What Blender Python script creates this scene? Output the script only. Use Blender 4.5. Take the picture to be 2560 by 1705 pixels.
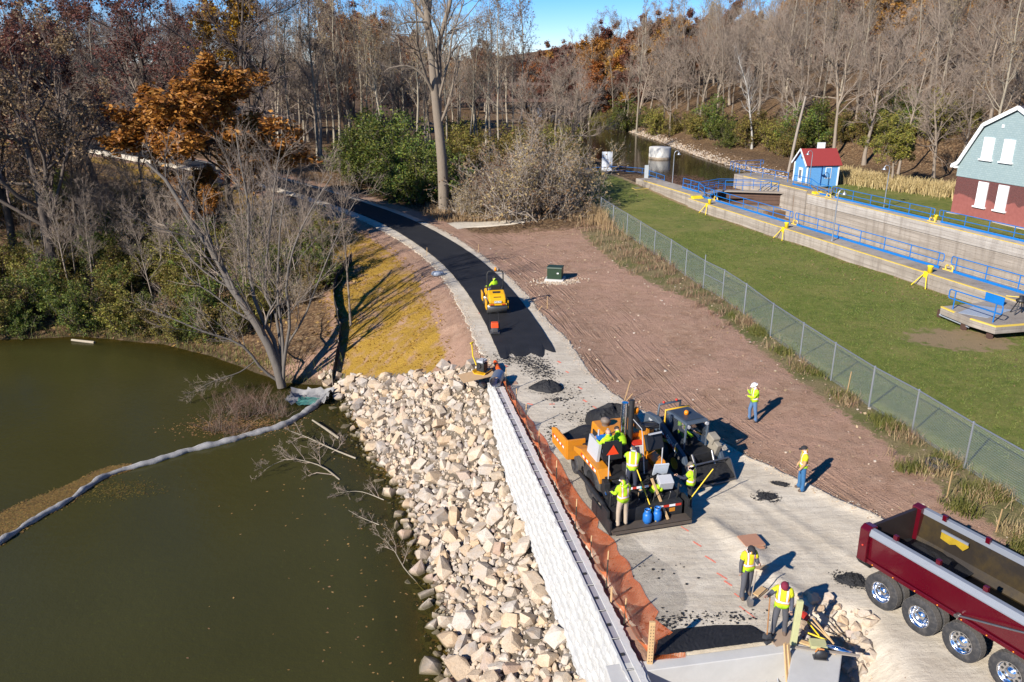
import bpy, bmesh, math, random
import numpy as np
from mathutils import Vector, Matrix, Euler

for o in list(bpy.data.objects):
    bpy.data.objects.remove(o, do_unlink=True)
SC = bpy.context.scene
COL = SC.collection
R = math.radians
random.seed(7)
RNG = np.random.default_rng(11)

# ------------------------------------------------------------------ camera, sky, sun, exposure
CAM_H, PITCH, FPX = 15.0, R(19.4), 1991.0
cam_d = bpy.data.cameras.new('camera')
cam_d.sensor_width = 36.0
cam_d.lens = 36.0 * FPX / 2560.0
cam_d.clip_end = 3000.0
cam_d.clip_start = 0.5
cam = bpy.data.objects.new('camera', cam_d)
cam.location = (0, 0, CAM_H)
cam.rotation_euler = (R(90) - PITCH, 0, 0)
COL.objects.link(cam)
SC.camera = cam

SUN_EL = R(29.0)
SUN_AZ = (-0.69, -0.724)          # horizontal direction towards the sun
world = bpy.data.worlds.new('World')
SC.world = world
world.use_nodes = True
wn = world.node_tree
sky = wn.nodes.new('ShaderNodeTexSky')
sky.sky_type = 'NISHITA'
sky.sun_disc = False
sky.sun_elevation = SUN_EL
sky.sun_rotation = math.atan2(SUN_AZ[0], SUN_AZ[1])
sky.altitude = 200
sky.air_density = 0.7
sky.dust_density = 0.0
sky.ozone_density = 5.0
bg = wn.nodes['Background']
bg.inputs['Strength'].default_value = 0.095
hs = wn.nodes.new('ShaderNodeHueSaturation')
hs.inputs['Saturation'].default_value = 1.35
wn.links.new(sky.outputs['Color'], hs.inputs['Color'])
tint = wn.nodes.new('ShaderNodeMix'); tint.data_type = 'RGBA'; tint.blend_type = 'MULTIPLY'; tint.inputs['Factor'].default_value = 1.0
tint.inputs[7].default_value = (1.0, 0.90, 1.0, 1)
wn.links.new(hs.outputs['Color'], tint.inputs[6])
wn.links.new(tint.outputs[2], bg.inputs['Color'])
sun_d = bpy.data.lights.new('sun', 'SUN')
sun_d.energy = 5.0
sun_d.angle = R(0.53)
sun_d.color = (1.0, 0.94, 0.86)
sun = bpy.data.objects.new('sun', sun_d)
sv = Vector((SUN_AZ[0] * math.cos(SUN_EL), SUN_AZ[1] * math.cos(SUN_EL), math.sin(SUN_EL)))
sun.rotation_euler = sv.to_track_quat('Z', 'Y').to_euler()
sun.location = (-30, -30, 60)
COL.objects.link(sun)
SC.view_settings.view_transform = 'Standard'
SC.view_settings.look = 'None'
SC.view_settings.exposure = 0.72
SC.view_settings.gamma = 1.0
SC.view_settings.use_curve_mapping = False
SC.render.engine = 'CYCLES'
SC.cycles.max_bounces = 6
SC.cycles.diffuse_bounces = 2
SC.cycles.glossy_bounces = 2
SC.cycles.transmission_bounces = 3
SC.cycles.transparent_max_bounces = 10
SC.cycles.caustics_reflective = False
SC.cycles.caustics_refractive = False

# ------------------------------------------------------------------ helpers
def G(px, py, z=0.0):
    """world x, y of a spot of the photograph (2560 wide) lying at height z"""
    v = (py - 852.5) / FPX
    u = (px - 1280.0) / FPX
    t = (CAM_H - z) / (math.sin(PITCH) + math.cos(PITCH) * v)
    return (u * t, t * (math.cos(PITCH) - math.sin(PITCH) * v))

def tag(o, label=None, cat=None, group=None, kind=None):
    if label: o['label'] = label
    if cat: o['category'] = cat
    if group: o['group'] = group
    if kind: o['kind'] = kind
    return o

def thing(name, label, cat, loc=(0, 0, 0), rotz=0.0, group=None):
    o = bpy.data.objects.new(name, None)
    o.empty_display_size = 0.2
    COL.objects.link(o)
    o.location = loc
    o.rotation_euler = (0, 0, rotz)
    return tag(o, label, cat, group)

def copy_tree(o, parent=None):
    c = o.copy()
    COL.objects.link(c)
    if parent is not None:
        c.parent = parent
    for ch in KIDS.get(o, ()):
        copy_tree(ch, c)
    return c
KIDS = {}

def link_mesh(name, me, mats, parent=None):
    o = bpy.data.objects.new(name, me)
    COL.objects.link(o)
    if parent is not None:
        o.parent = parent
        KIDS.setdefault(parent, []).append(o)
    for m in (mats if isinstance(mats, (list, tuple)) else [mats]):
        if m is not None and len(me.materials) < 8:
            me.materials.append(m)
    return o

def np_mesh(name, verts, faces, mats, parent=None, smooth=False, midx=None):
    """verts (n,3) array; faces (m,3) or (m,4) array"""
    me = bpy.data.meshes.new(name)
    verts = np.asarray(verts, dtype=np.float32)
    faces = np.asarray(faces, dtype=np.int32)
    n, k = faces.shape
    me.vertices.add(len(verts)); me.vertices.foreach_set('co', verts.ravel())
    me.loops.add(n * k); me.loops.foreach_set('vertex_index', faces.ravel())
    me.polygons.add(n)
    me.polygons.foreach_set('loop_start', np.arange(0, n * k, k, dtype=np.int32))
    me.polygons.foreach_set('loop_total', np.full(n, k, dtype=np.int32))
    if midx is not None:
        me.polygons.foreach_set('material_index', np.asarray(midx, dtype=np.int32))
    me.update(calc_edges=True)
    me.polygons.foreach_set('use_smooth', np.full(n, bool(smooth)))
    return link_mesh(name, me, mats, parent)

class MB:
    """collects shapes for one mesh object"""
    def __init__(s):
        s.v = []; s.f = []; s.m = []; s.sm = []; s.M = None
    def add(s, vs, fs, mi=0, smooth=False):
        b = len(s.v)
        if s.M is not None:
            vs = [s.M @ Vector(p) for p in vs]
        s.v.extend([tuple(p) for p in vs])
        for f in fs:
            s.f.append(tuple(i + b for i in f)); s.m.append(mi); s.sm.append(smooth)
        return s
    def box(s, c, d, rot=None, mi=0, taper=None):
        """centre c, full size d, optional Euler rot, taper = (tx, ty) scale of the top"""
        hx, hy, hz = d[0] / 2, d[1] / 2, d[2] / 2
        tx, ty = taper or (1, 1)
        vs = [(-hx, -hy, -hz), (hx, -hy, -hz), (hx, hy, -hz), (-hx, hy, -hz),
              (-hx * tx, -hy * ty, hz), (hx * tx, -hy * ty, hz), (hx * tx, hy * ty, hz), (-hx * tx, hy * ty, hz)]
        if rot is not None:
            e = Euler(rot).to_matrix()
            vs = [e @ Vector(p) for p in vs]
        vs = [(p[0] + c[0], p[1] + c[1], p[2] + c[2]) for p in vs]
        return s.add(vs, [(0, 3, 2, 1), (4, 5, 6, 7), (0, 1, 5, 4), (1, 2, 6, 5), (2, 3, 7, 6), (3, 0, 4, 7)], mi)
    def prism(s, poly, axis, a, b, mi=0):
        """poly: 2-D outline; extruded along axis ('x','y','z') from a to b"""
        def mk(p, t):
            return {'x': (t, p[0], p[1]), 'y': (p[0], t, p[1]), 'z': (p[0], p[1], t)}[axis]
        n = len(poly)
        ar = sum(poly[i][0] * poly[(i + 1) % n][1] - poly[(i + 1) % n][0] * poly[i][1] for i in range(n))
        flip = (ar < 0) != (axis == 'y')
        P = list(poly)[::-1] if flip else list(poly)
        if b < a: a, b = b, a
        vs = [mk(p, a) for p in P] + [mk(p, b) for p in P]
        fs = [tuple(range(n - 1, -1, -1)), tuple(range(n, 2 * n))]
        fs += [(i, (i + 1) % n, (i + 1) % n + n, i + n) for i in range(n)]
        return s.add(vs, fs, mi)
    def tube(s, pts, rads, n=6, mi=0, caps=True, smooth=True, closed=False):
        pts = [Vector(p) for p in pts]
        if not isinstance(rads, (list, tuple)): rads = [rads] * len(pts)
        vs = []; m = len(pts)
        prev = None
        for i, p in enumerate(pts):
            if closed: d = pts[(i + 1) % m] - pts[i - 1]
            else: d = pts[min(i + 1, m - 1)] - pts[max(i - 1, 0)]
            if d.length < 1e-9: d = Vector((0, 0, 1))
            d.normalize()
            if prev is None:
                a = d.cross(Vector((0, 0, 1)))
                if a.length < 1e-3: a = d.cross(Vector((1, 0, 0)))
            else:
                a = prev - d * prev.dot(d)
            a.normalize(); prev = a
            b = d.cross(a)
            for k in range(n):
                t = 2 * math.pi * k / n
                vs.append(p + (a * math.cos(t) + b * math.sin(t)) * rads[i])
        fs = []
        for i in range(m if closed else m - 1):
            j = (i + 1) % m
            for k in range(n):
                k2 = (k + 1) % n
                fs.append((i * n + k, i * n + k2, j * n + k2, j * n + k))
        s.add(vs, fs, mi, smooth)
        if caps and not closed:
            s.add(vs[:n], [tuple(range(n - 1, -1, -1))], mi)
            s.add(vs[-n:], [tuple(range(n))], mi)
        return s
    def cyl(s, p0, p1, r0, r1=None, n=12, mi=0, caps=True):
        return s.tube([p0, p1], [r0, r0 if r1 is None else r1], n, mi, caps)
    def lathe(s, prof, c=(0, 0, 0), axis='z', n=16, mi=0, smooth=True):
        """prof: list of (radius, height)"""
        vs = []
        for r, h in prof:
            for k in range(n):
                t = 2 * math.pi * k / n
                a, b = r * math.cos(t), r * math.sin(t)
                p = {'z': (a, b, h), 'x': (h, a, b), 'y': (b, h, a)}[axis]
                vs.append((p[0] + c[0], p[1] + c[1], p[2] + c[2]))
        fs = []
        for i in range(len(prof) - 1):
            for k in range(n):
                k2 = (k + 1) % n
                fs.append((i * n + k, i * n + k2, (i + 1) * n + k2, (i + 1) * n + k))
        return s.add(vs, fs, mi, smooth)
    def ball(s, c, r, n=8, mi=0):
        rx, ry, rz = (r, r, r) if not isinstance(r, (tuple, list)) else r
        vs = []; fs = []
        m = max(4, n // 2)
        for i in range(m + 1):
            ph = math.pi * i / m
            for k in range(n):
                t = 2 * math.pi * k / n
                vs.append((c[0] + rx * math.sin(ph) * math.cos(t), c[1] + ry * math.sin(ph) * math.sin(t), c[2] - rz * math.cos(ph)))
        for i in range(m):
            for k in range(n):
                k2 = (k + 1) % n
                fs.append((i * n + k, i * n + k2, (i + 1) * n + k2, (i + 1) * n + k))
        return s.add(vs, fs, mi, True)
    def build(s, name, mats, parent=None, loc=None, rot=None, bevel=0.0):
        me = bpy.data.meshes.new(name)
        me.from_pydata(s.v, [], s.f)
        me.polygons.foreach_set('material_index', s.m)
        me.polygons.foreach_set('use_smooth', s.sm)
        me.update()
        o = link_mesh(name, me, mats, parent)
        if loc is not None: o.location = loc
        if rot is not None: o.rotation_euler = rot
        if bevel:
            b = o.modifiers.new('bevel', 'BEVEL')
            b.width = bevel; b.segments = 2; b.limit_method = 'ANGLE'; b.angle_limit = R(40)
        return o

# ------------------------------------------------------------------ materials
MATS = {}
def nt_new(name):
    m = bpy.data.materials.new(name)
    m.use_nodes = True
    nt = m.node_tree
    return m, nt, nt.nodes['Principled BSDF']
def nd(nt, typ, **kw):
    n = nt.nodes.new(typ)
    for k, v in kw.items():
        if k.startswith('i_'):
            n.inputs[k[2:].replace('_', ' ')].default_value = v
        elif k.startswith('n_'):
            n.inputs[int(k[2:])].default_value = v
        else:
            setattr(n, k, v)
    return n
def ramp(nt, src, stops, interp='LINEAR'):
    r = nt.nodes.new('ShaderNodeValToRGB')
    r.color_ramp.interpolation = interp
    el = r.color_ramp.elements
    while len(el) < len(stops): el.new(0.5)
    for e, (p, c) in zip(el, stops):
        e.position = p
        e.color = (c, c, c, 1) if isinstance(c, (int, float)) else (*c, 1)
    if src is not None: nt.links.new(src, r.inputs[0])
    return r.outputs[0]
def noise(nt, vec, scale, detail=4, rough=0.55, dist=0.0):
    n = nd(nt, 'ShaderNodeTexNoise')
    n.inputs['Scale'].default_value = scale
    n.inputs['Detail'].default_value = detail
    n.inputs['Roughness'].default_value = rough
    n.inputs['Distortion'].default_value = dist
    if vec is not None: nt.links.new(vec, n.inputs['Vector'])
    return n.outputs['Fac']
def mixc(nt, fac, a, b, mode='MIX'):
    m = nd(nt, 'ShaderNodeMix', data_type='RGBA', blend_type=mode)
    m.clamp_factor = True
    for sock, v in ((m.inputs['Factor'], fac), (m.inputs[6], a), (m.inputs[7], b)):
        if isinstance(v, (int, float)): sock.default_value = v
        elif isinstance(v, tuple): sock.default_value = (*v, 1) if len(v) == 3 else v
        else: nt.links.new(v, sock)
    return m.outputs[2]
def mth(nt, op, a, b=None, clamp=False):
    m = nd(nt, 'ShaderNodeMath', operation=op)
    m.use_clamp = clamp
    for i, v in enumerate((a, b)):
        if v is None: continue
        if isinstance(v, (int, float)): m.inputs[i].default_value = v
        else: nt.links.new(v, m.inputs[i])
    return m.outputs[0]
def bump(nt, bsdf, h, strength=0.5, dist=0.05):
    b = nd(nt, 'ShaderNodeBump')
    b.inputs['Strength'].default_value = strength
    b.inputs['Distance'].default_value = dist
    nt.links.new(h, b.inputs['Height'])
    nt.links.new(b.outputs[0], bsdf.inputs['Normal'])
def coords(nt, which='Object'):
    return nd(nt, 'ShaderNodeTexCoord').outputs[which]
def geo_pos(nt):
    return nd(nt, 'ShaderNodeNewGeometry').outputs['Position']

def mat(name, col, rough=0.6, metal=0.0, var=0.15, scale=6.0, bmp=0.0, bdist=0.01, dirt=0.0, dirtcol=(0.16, 0.12, 0.09),
        coat=0.0, rand=0.0, spec=0.5, world_co=False):
    """general worn surface: colour with blotches and fine grain, optional dirt and bump"""
    if name in MATS: return MATS[name]
    m, nt, b = nt_new(name)
    vec = geo_pos(nt) if world_co else coords(nt)
    n1 = noise(nt, vec, scale, 5, 0.6)
    n2 = noise(nt, vec, scale * 9, 3, 0.6)
    lo = tuple(max(0, c * (1 - var)) for c in col); hi = tuple(min(1, c * (1 + var)) for c in col)
    c = mixc(nt, n1, lo, hi)
    c = mixc(nt, mth(nt, 'MULTIPLY', n2, var), c, tuple(x * 0.5 for x in col))
    if rand:
        oi = nd(nt, 'ShaderNodeObjectInfo').outputs['Random']
        hsv = nd(nt, 'ShaderNodeHueSaturation')
        nt.links.new(ramp(nt, oi, [(0, 1 - rand), (1, 1 + rand)]), hsv.inputs['Value'])
        hsv.inputs['Saturation'].default_value = 1.0
        nt.links.new(c, hsv.inputs['Color'])
        v2 = mth(nt, 'ADD', mth(nt, 'MULTIPLY', oi, 2 * rand), 1 - rand)
        nt.links.new(v2, hsv.inputs['Value'])
        c = hsv.outputs[0]
    if dirt:
        n3 = noise(nt, vec, scale * 0.6, 6, 0.7)
        c = mixc(nt, mth(nt, 'MULTIPLY', ramp(nt, n3, [(0.45, 0.0), (0.7, 1.0)]), dirt), c, dirtcol)
    nt.links.new(c, b.inputs['Base Color'])
    b.inputs['Roughness'].default_value = rough
    b.inputs['Metallic'].default_value = metal
    b.inputs['Specular IOR Level'].default_value = spec
    if coat: b.inputs['Coat Weight'].default_value = coat; b.inputs['Coat Roughness'].default_value = 0.08
    if bmp: bump(nt, b, n2 if bmp < 0.4 else mth(nt, 'ADD', n1, mth(nt, 'MULTIPLY', n2, 0.5)), bmp, bdist)
    MATS[name] = m
    return m
# ------------------------------------------------------------------ lie of the land
WATER_Z = -5.0
POOL_Z = 0.3
LU = np.array([0.298, -0.9546]); LN = np.array([0.9546, 0.298])      # lock axis (towards the viewer) and across
def LK(s, n):
    """world x, y of lock coordinates: s along the lock (towards the viewer), n across"""
    return (LU[0] * s + LN[0] * n, LU[1] * s + LN[1] * n)

PATH = np.array([(9.5, 12.0, 0), (7.0, 18.5, 0), (4.6, 25.0, 0), (2.6, 31.5, 0), (1.45, 37.5, 0), (0.8, 40.8, 0), (-0.15, 46.2, 0), (-1.2, 51.2, 0),
                 (-2.5, 56.3, 0), (-4.4, 62.3, 0), (-7.5, 69.6, 0.1), (-11.2, 76.0, 0.4), (-16.0, 81.5, 0.9), (-23.0, 87.5, 1.7),
                 (-32.5, 94.5, 2.6), (-44.0, 102.5, 3.3), (-62.0, 115.0, 4.0), (-110, 150, 5.0), (-300, 290, 9.0)])
def smooth_line(P, k=6):
    """Catmull-Rom through the points"""
    out = []
    n = len(P)
    for i in range(n - 1):
        p0, p1, p2, p3 = P[max(i - 1, 0)], P[i], P[i + 1], P[min(i + 2, n - 1)]
        for j in range(k):
            t = j / k
            out.append(0.5 * ((2 * p1) + (-p0 + p2) * t + (2 * p0 - 5 * p1 + 4 * p2 - p3) * t * t + (-p0 + 3 * p1 - 3 * p2 + p3) * t ** 3))
    out.append(P[-1])
    return np.array(out)
PATHS = smooth_line(PATH)
SHORE = np.array([(-1.2, 10), (-1.7, 18), (-2.1, 21.9), (-2.6, 25.4), (-3.7, 28.8), (-5.3, 34.5), (-7.6, 38.7), (-9.9, 44.5), (-11.4, 48.0), (-13.0, 48.2),
                  (-15.1, 48.6), (-18.5, 51.2), (-21.5, 53.5), (-26.3, 56.1), (-33.2, 57.8), (-38.8, 57.0), (-60, 58), (-120, 66), (-500, 80)])
# left rim of the made ground: the block wall near the viewer, the path shoulder farther off (x, y, height at the foot)
RIM = np.array([(4.88, 8, -3.1), (2.86, 18.0, -3.05), (1.86, 23, -2.95), (0.86, 28, -2.8), (0.26, 31, -2.65), (-0.34, 34, -2.2), (-0.63, 35.5, -1.5), (-0.85, 36.6, -0.8), (-1.40, 39.0, -0.15), (-1.9, 41.2, 0), (-2.5, 44.2, 0),
                (-3.7, 50.1, 0), (-5.3, 56.9, 0), (-7.6, 63.4, 0), (-10.2, 68.9, 0.1), (-14.2, 75.6, 0.4), (-18.6, 79.6, 0.9), (-25.0, 85.2, 1.7), (-34.0, 92.5, 2.6),
                (-45.2, 100.6, 3.3), (-63.2, 113.0, 4.0), (-111, 148, 5), (-300, 287, 9)])
FENCE = np.array([(18.5, 19.5), (16.9, 26.5), (16.3, 29.4), (15.7, 32.1), (15.2, 35.2), (14.7, 38.1), (14.3, 41.7), (13.9, 45.6), (13.4, 48.8), (12.8, 51.5), (12.2, 55.5), (11.2, 61.5), (10.0, 68.5), (8.6, 77.0), (7.6, 82.0)])

def poly_dist(P, x, y):
    """distance to polyline, side (+ right of travel), z along it, station"""
    x = np.asarray(x, float); y = np.asarray(y, float)
    best = np.full(x.shape, 1e18); side = np.zeros(x.shape); zz = np.zeros(x.shape); st = np.zeros(x.shape)
    acc = 0.0
    for i in range(len(P) - 1):
        ax, ay = P[i][0], P[i][1]; bx, by = P[i + 1][0], P[i + 1][1]
        dx, dy = bx - ax, by - ay
        L2 = dx * dx + dy * dy; L = math.sqrt(L2)
        t = np.clip(((x - ax) * dx + (y - ay) * dy) / L2, 0, 1)
        qx, qy = ax + t * dx, ay + t * dy
        d2 = (x - qx) ** 2 + (y - qy) ** 2
        m = d2 < best
        best = np.where(m, d2, best)
        cr = dx * (y - ay) - dy * (x - ax)
        side = np.where(m, np.where(cr > 0, -1.0, 1.0), side)
        if len(P[i]) > 2:
            zz = np.where(m, P[i][2] + t * (P[i + 1][2] - P[i][2]), zz)
        st = np.where(m, acc + t * L, st)
        acc += L
    return np.sqrt(best), side, zz, st
def sstep(a, b, x):
    t = np.clip((x - a) / (b - a), 0, 1)
    return t * t * (3 - 2 * t)
def vnoise(x, y, s, seed=0):
    """cheap smooth noise -1..1"""
    x = np.asarray(x) / s; y = np.asarray(y) / s
    return (np.sin(x * 1.7 + seed) * np.cos(y * 1.3 - seed * 1.7) + np.sin(x * 0.9 - y * 1.9 + seed * 2.3) + 0.6 * np.sin(x * 3.1 + y * 2.7 + seed * 3.1)) / 2.6

POOL_L = np.array([(22.3, 85), (17.5, 98), (14.5, 112), (9.0, 132), (7.0, 160), (9.5, 190), (4, 260), (-20, 400)])     # left bank of the upper pool
POOL_R = np.array([(34, 84), (34.5, 97), (33.6, 111), (31.5, 122), (29.9, 133), (28.8, 148), (27.5, 163), (24, 190), (17, 260), (-6, 400)])
RIDGES = [(np.array([G(*q) for q in P]), h, w) for P, h, w in (
    (((1780, 1310), (1850, 1370), (1930, 1438), (2005, 1505)), 0.16, 0.28), (((1700, 1075), (1790, 1105), (1890, 1152), (2000, 1212), (2080, 1256), (2185, 1302)), 0.10, 0.26),
    (((1800, 1180), (1930, 1270), (2080, 1370), (2200, 1440)), 0.05, 0.20), (((1840, 1350), (1880, 1385), (1900, 1410)), 0.14, 0.45),
    (((1830, 1240), (1960, 1340), (2060, 1420)), 0.045, 0.18))]
def terrain(x, y):
    x = np.asarray(x, float); y = np.asarray(y, float)
    d, sd, zp, st = poly_dist(PATHS, x, y)
    # --- right of the path
    df, fs, _, _ = poly_dist(FENCE, x, y)
    dpr = np.maximum(d - 2.4, 0)
    fr = dpr / (dpr + df + 1e-3)
    fr = np.where(fs > 0, 1.0, fr)          # FENCE runs away from the viewer: its right is the lawn
    zr = 0.62 * sstep(0.15, 1.0, fr)
    n = x * LN[0] + y * LN[1]; s = x * LU[0] + y * LU[1]
    # beyond the fence line end (woods between path and pool)
    wood = sstep(78, 100, y) * sstep(0, 12, d - 3)
    zr = zr + wood * 0.7
    zr = zr + zp * np.exp(-dpr / 25.0)
    # behind the far path (left back) land climbs gently
    back = sstep(4, 60, d) * sstep(-12, -40, x) * sstep(85, 105, y)
    zr = zr + back * 5.0 + sstep(150, 500, y) * 6.0
    # far side of the lock
    zr = np.where(n > 50, 1.35 * sstep(50, 56, n) + zr * (1 - sstep(50, 56, n)), zr)
    # right-hand hill
    hb = n - (74.0 + 2.5 * np.sin(s * 0.06)) - 6.0 * sstep(-95, -75, s)
    hill = np.clip(hb, 0, None)
    zr = zr + np.where(hill > 0, 0.36 * hill - 0.0016 * np.clip(hill, 0, 110) ** 2, 0) * sstep(0, 10, hill) * sstep(40, 95, y + 0.35 * x) * (1 - 0.62 * sstep(170, 290, y))
    
    zr = zr + 0.06 * vnoise(x, y, 3.1, 1.0) * sstep(3.5, 8, d) + 0.03 * vnoise(x, y, 0.9, 4.0) * sstep(3.0, 6, d) + 0.5 * vnoise(x, y, 21, 2.0) * sstep(14, 40, np.abs(hill))
    # --- left: from the rim down to the river
    dr, sr, zrim, _ = poly_dist(RIM, x, y)
    ds, ss, _, _ = poly_dist(SHORE, x, y)
    land = ss > 0                            # SHORE travels away from the viewer, then left: land on its right
    r = dr / (dr + ds + 1e-6)
    prof = np.where(y < 46, r ** 1.05, r ** 1.25)
    zl = zrim + (WATER_Z - zrim) * prof
    zl = zl + (0.10 * vnoise(x, y, 2.2, 5) + 0.05 * vnoise(x, y, 0.8, 7)) * np.clip(dr, 0, 1) * np.clip(ds, 0, 1)
    far_left = sstep(58, 75, y) * sstep(-14, -30, x)
    zl = zl + far_left * 0.35 * vnoise(x, y, 9, 3) * np.clip(ds * 0.3, 0, 1)
    zwat = WATER_Z - np.minimum(3.0, 0.40 * ds) - 0.05 * vnoise(x, y, 1.1, 8)
    zl = np.where(land, zl, zwat)
    z = np.where(sr < 0, zl, zr)
    # --- dug-out beside the abutment, and windrows left by the grader
    dg = sstep(-0.15, 0.25, x - 8.35) * sstep(2.1, 0.5, x - 8.35) * sstep(19.6, 18.4, y) * sstep(11, 13, y)
    z = z - 1.35 * dg
    for P, hgt, wd in RIDGES:
        dq = poly_dist(P, x, y)[0]
        z = z + hgt * np.exp(-(dq / wd) ** 2) * (0.75 + 0.35 * vnoise(x, y, 0.7, 6))
    # --- upper pool bed
    dl, sl, _, _ = poly_dist(POOL_L, x, y)
    dR, sR, _, _ = poly_dist(POOL_R, x, y)
    inpool = (sl > 0) & (sR < 0) & (s < -76)
    de = np.minimum(dl, dR)
    z = np.where(inpool, POOL_Z - np.minimum(1.6, 0.45 * de + 0.02), z)
    ring = (~inpool) & (de < 6) & (s < -76) & (y < 420)
    z = np.where(ring & (sR > 0), np.minimum(z, POOL_Z + 0.35 * de), z)
    # --- lock chamber
    ch = (n > 43.4) & (n < 56.4) & (s > -85) & (s < 60)
    z = np.where(ch, -7.0, z)
    # --- pit before the concrete abutment
    pit = (y < 16.84 + 0.18 * (x - 3.3)) & (x > 3.1) & (x < 8.2) & (sr > 0)
    z = np.where(pit, -4.5, z)
    return z
def tz(x, y):
    return float(terrain(np.array([x]), np.array([y]))[0])
def GT(px, py, dz=0.0):
    """spot of the photograph dropped on the terrain"""
    z = 0.0
    for _ in range(25):
        x, y = G(px, py, z + dz)
        z = 0.5 * z + 0.5 * tz(x, y)
    x, y = G(px, py, z + dz)
    return (x, y, tz(x, y))

def axis_lines(spec):
    out = []
    for a, b, st in spec:
        out += list(np.arange(a, b, st))
    out.append(spec[-1][1])
    return np.array(out)
xs = axis_lines([(-520, -200, 40), (-200, -70, 10), (-70, -24, 1.0), (-24, 12, 0.3), (12, 19, 0.4), (19, 48, 0.8), (48, 110, 2.5), (110, 220, 10), (220, 520, 40)])
ys = axis_lines([(-60, 8, 12), (8, 14, 1.0), (14, 52, 0.3), (52, 90, 0.6), (90, 125, 1.0), (125, 180, 2.5), (180, 320, 8), (320, 900, 45)])
XX, YY = np.meshgrid(xs, ys)
ZZ = terrain(XX, YY)
Z_RAW = ZZ.copy()
def tz(x, y):
    i = min(max(int(np.searchsorted(xs, x)) - 1, 0), len(xs) - 2); j = min(max(int(np.searchsorted(ys, y)) - 1, 0), len(ys) - 2)
    u = min(max((x - xs[i]) / (xs[i + 1] - xs[i]), 0), 1); v = min(max((y - ys[j]) / (ys[j + 1] - ys[j]), 0), 1)
    return float((Z_RAW[j, i] * (1 - u) + Z_RAW[j, i + 1] * u) * (1 - v) + (Z_RAW[j + 1, i] * (1 - u) + Z_RAW[j + 1, i + 1] * u) * v)
_pd = poly_dist(PATHS, XX, YY)[0]
ZZ = ZZ - np.where((_pd < 5) & (YY > 70), 0.22 * sstep(2.4, 1.6, _pd) + 0.5 * sstep(3.6, 1.2, _pd) * sstep(-16, -24, XX), 0)
gv = np.stack([XX.ravel(), YY.ravel(), ZZ.ravel()], 1)
ny, nx = XX.shape
ii = (np.arange(ny - 1)[:, None] * nx + np.arange(nx - 1)[None, :]).ravel()
gf = np.stack([ii, ii + 1, ii + nx + 1, ii + nx], 1)

# what covers the ground where: straw mulch, leaf litter, weeds, wet bank, ruts
gx, gy = XX.ravel(), YY.ravel()
pd, psd, pzz, pst = poly_dist(PATHS, gx, gy)
rd, rs, _, _ = poly_dist(RIM, gx, gy)
sdist, sside, _, _ = poly_dist(SHORE, gx, gy)
fdist, fside, _, _ = poly_dist(FENCE, gx, gy)
left = rs < 0
straw = np.where(left & (sside > 0), 1.0, 0.0) * sstep(0.9, 2.2, rd) * sstep(41.5, 43.5, gy + 0.25 * gx * 0) * sstep(9.0, 6.0, rd - sstep(60, 75, gy) * 7)
straw = np.where(gy > 118, 0, straw)
leaf = np.where(left & (sside > 0), sstep(6.0, 10.0, rd) * sstep(47, 54, gy), 0)
leaf = np.maximum(leaf, np.where((psd > 0), sstep(66, 78, gy + 0.4 * np.maximum(-gx, 0)) * sstep(2.5, 6, pd), 0))
nn = gx * LN[0] + gy * LN[1]; ssv = gx * LU[0] + gy * LU[1]
leaf = np.maximum(leaf, sstep(67, 74, nn))
leaf = np.maximum(leaf, np.where(psd < 0, sstep(85, 100, gy) * sstep(3, 9, pd), 0))
weed = np.where(psd > 0, sstep(2.6, 0.3, fdist - 0.5 * sstep(30, 22, gy) - 2.2 * sstep(44, 60, gy)), 0) * (1 - leaf)
weed = np.maximum(weed, sstep(60, 66, nn) * sstep(80, 72, nn) * 0.9)
wet = sstep(0.9, 0.0, sdist) * (gy > 44) + np.where(sside < 0, 1.0, 0.0) * sstep(45, 47, gy)
covA = np.stack([straw, leaf, weed, np.clip(wet, 0, 1)], 1).astype(np.float32)
covB = np.stack([np.clip(pd / 40, 0, 1), np.mod(pst / 400, 1), np.where(psd > 0, 1, 0), np.where(left & (sside > 0) & ((gy - 39.4) + 0.95 * (gx + 2.0) < 0.6) & (gx > -11.6) & (gy < 49), 1.0, 0.0)], 1).astype(np.float32)

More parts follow.
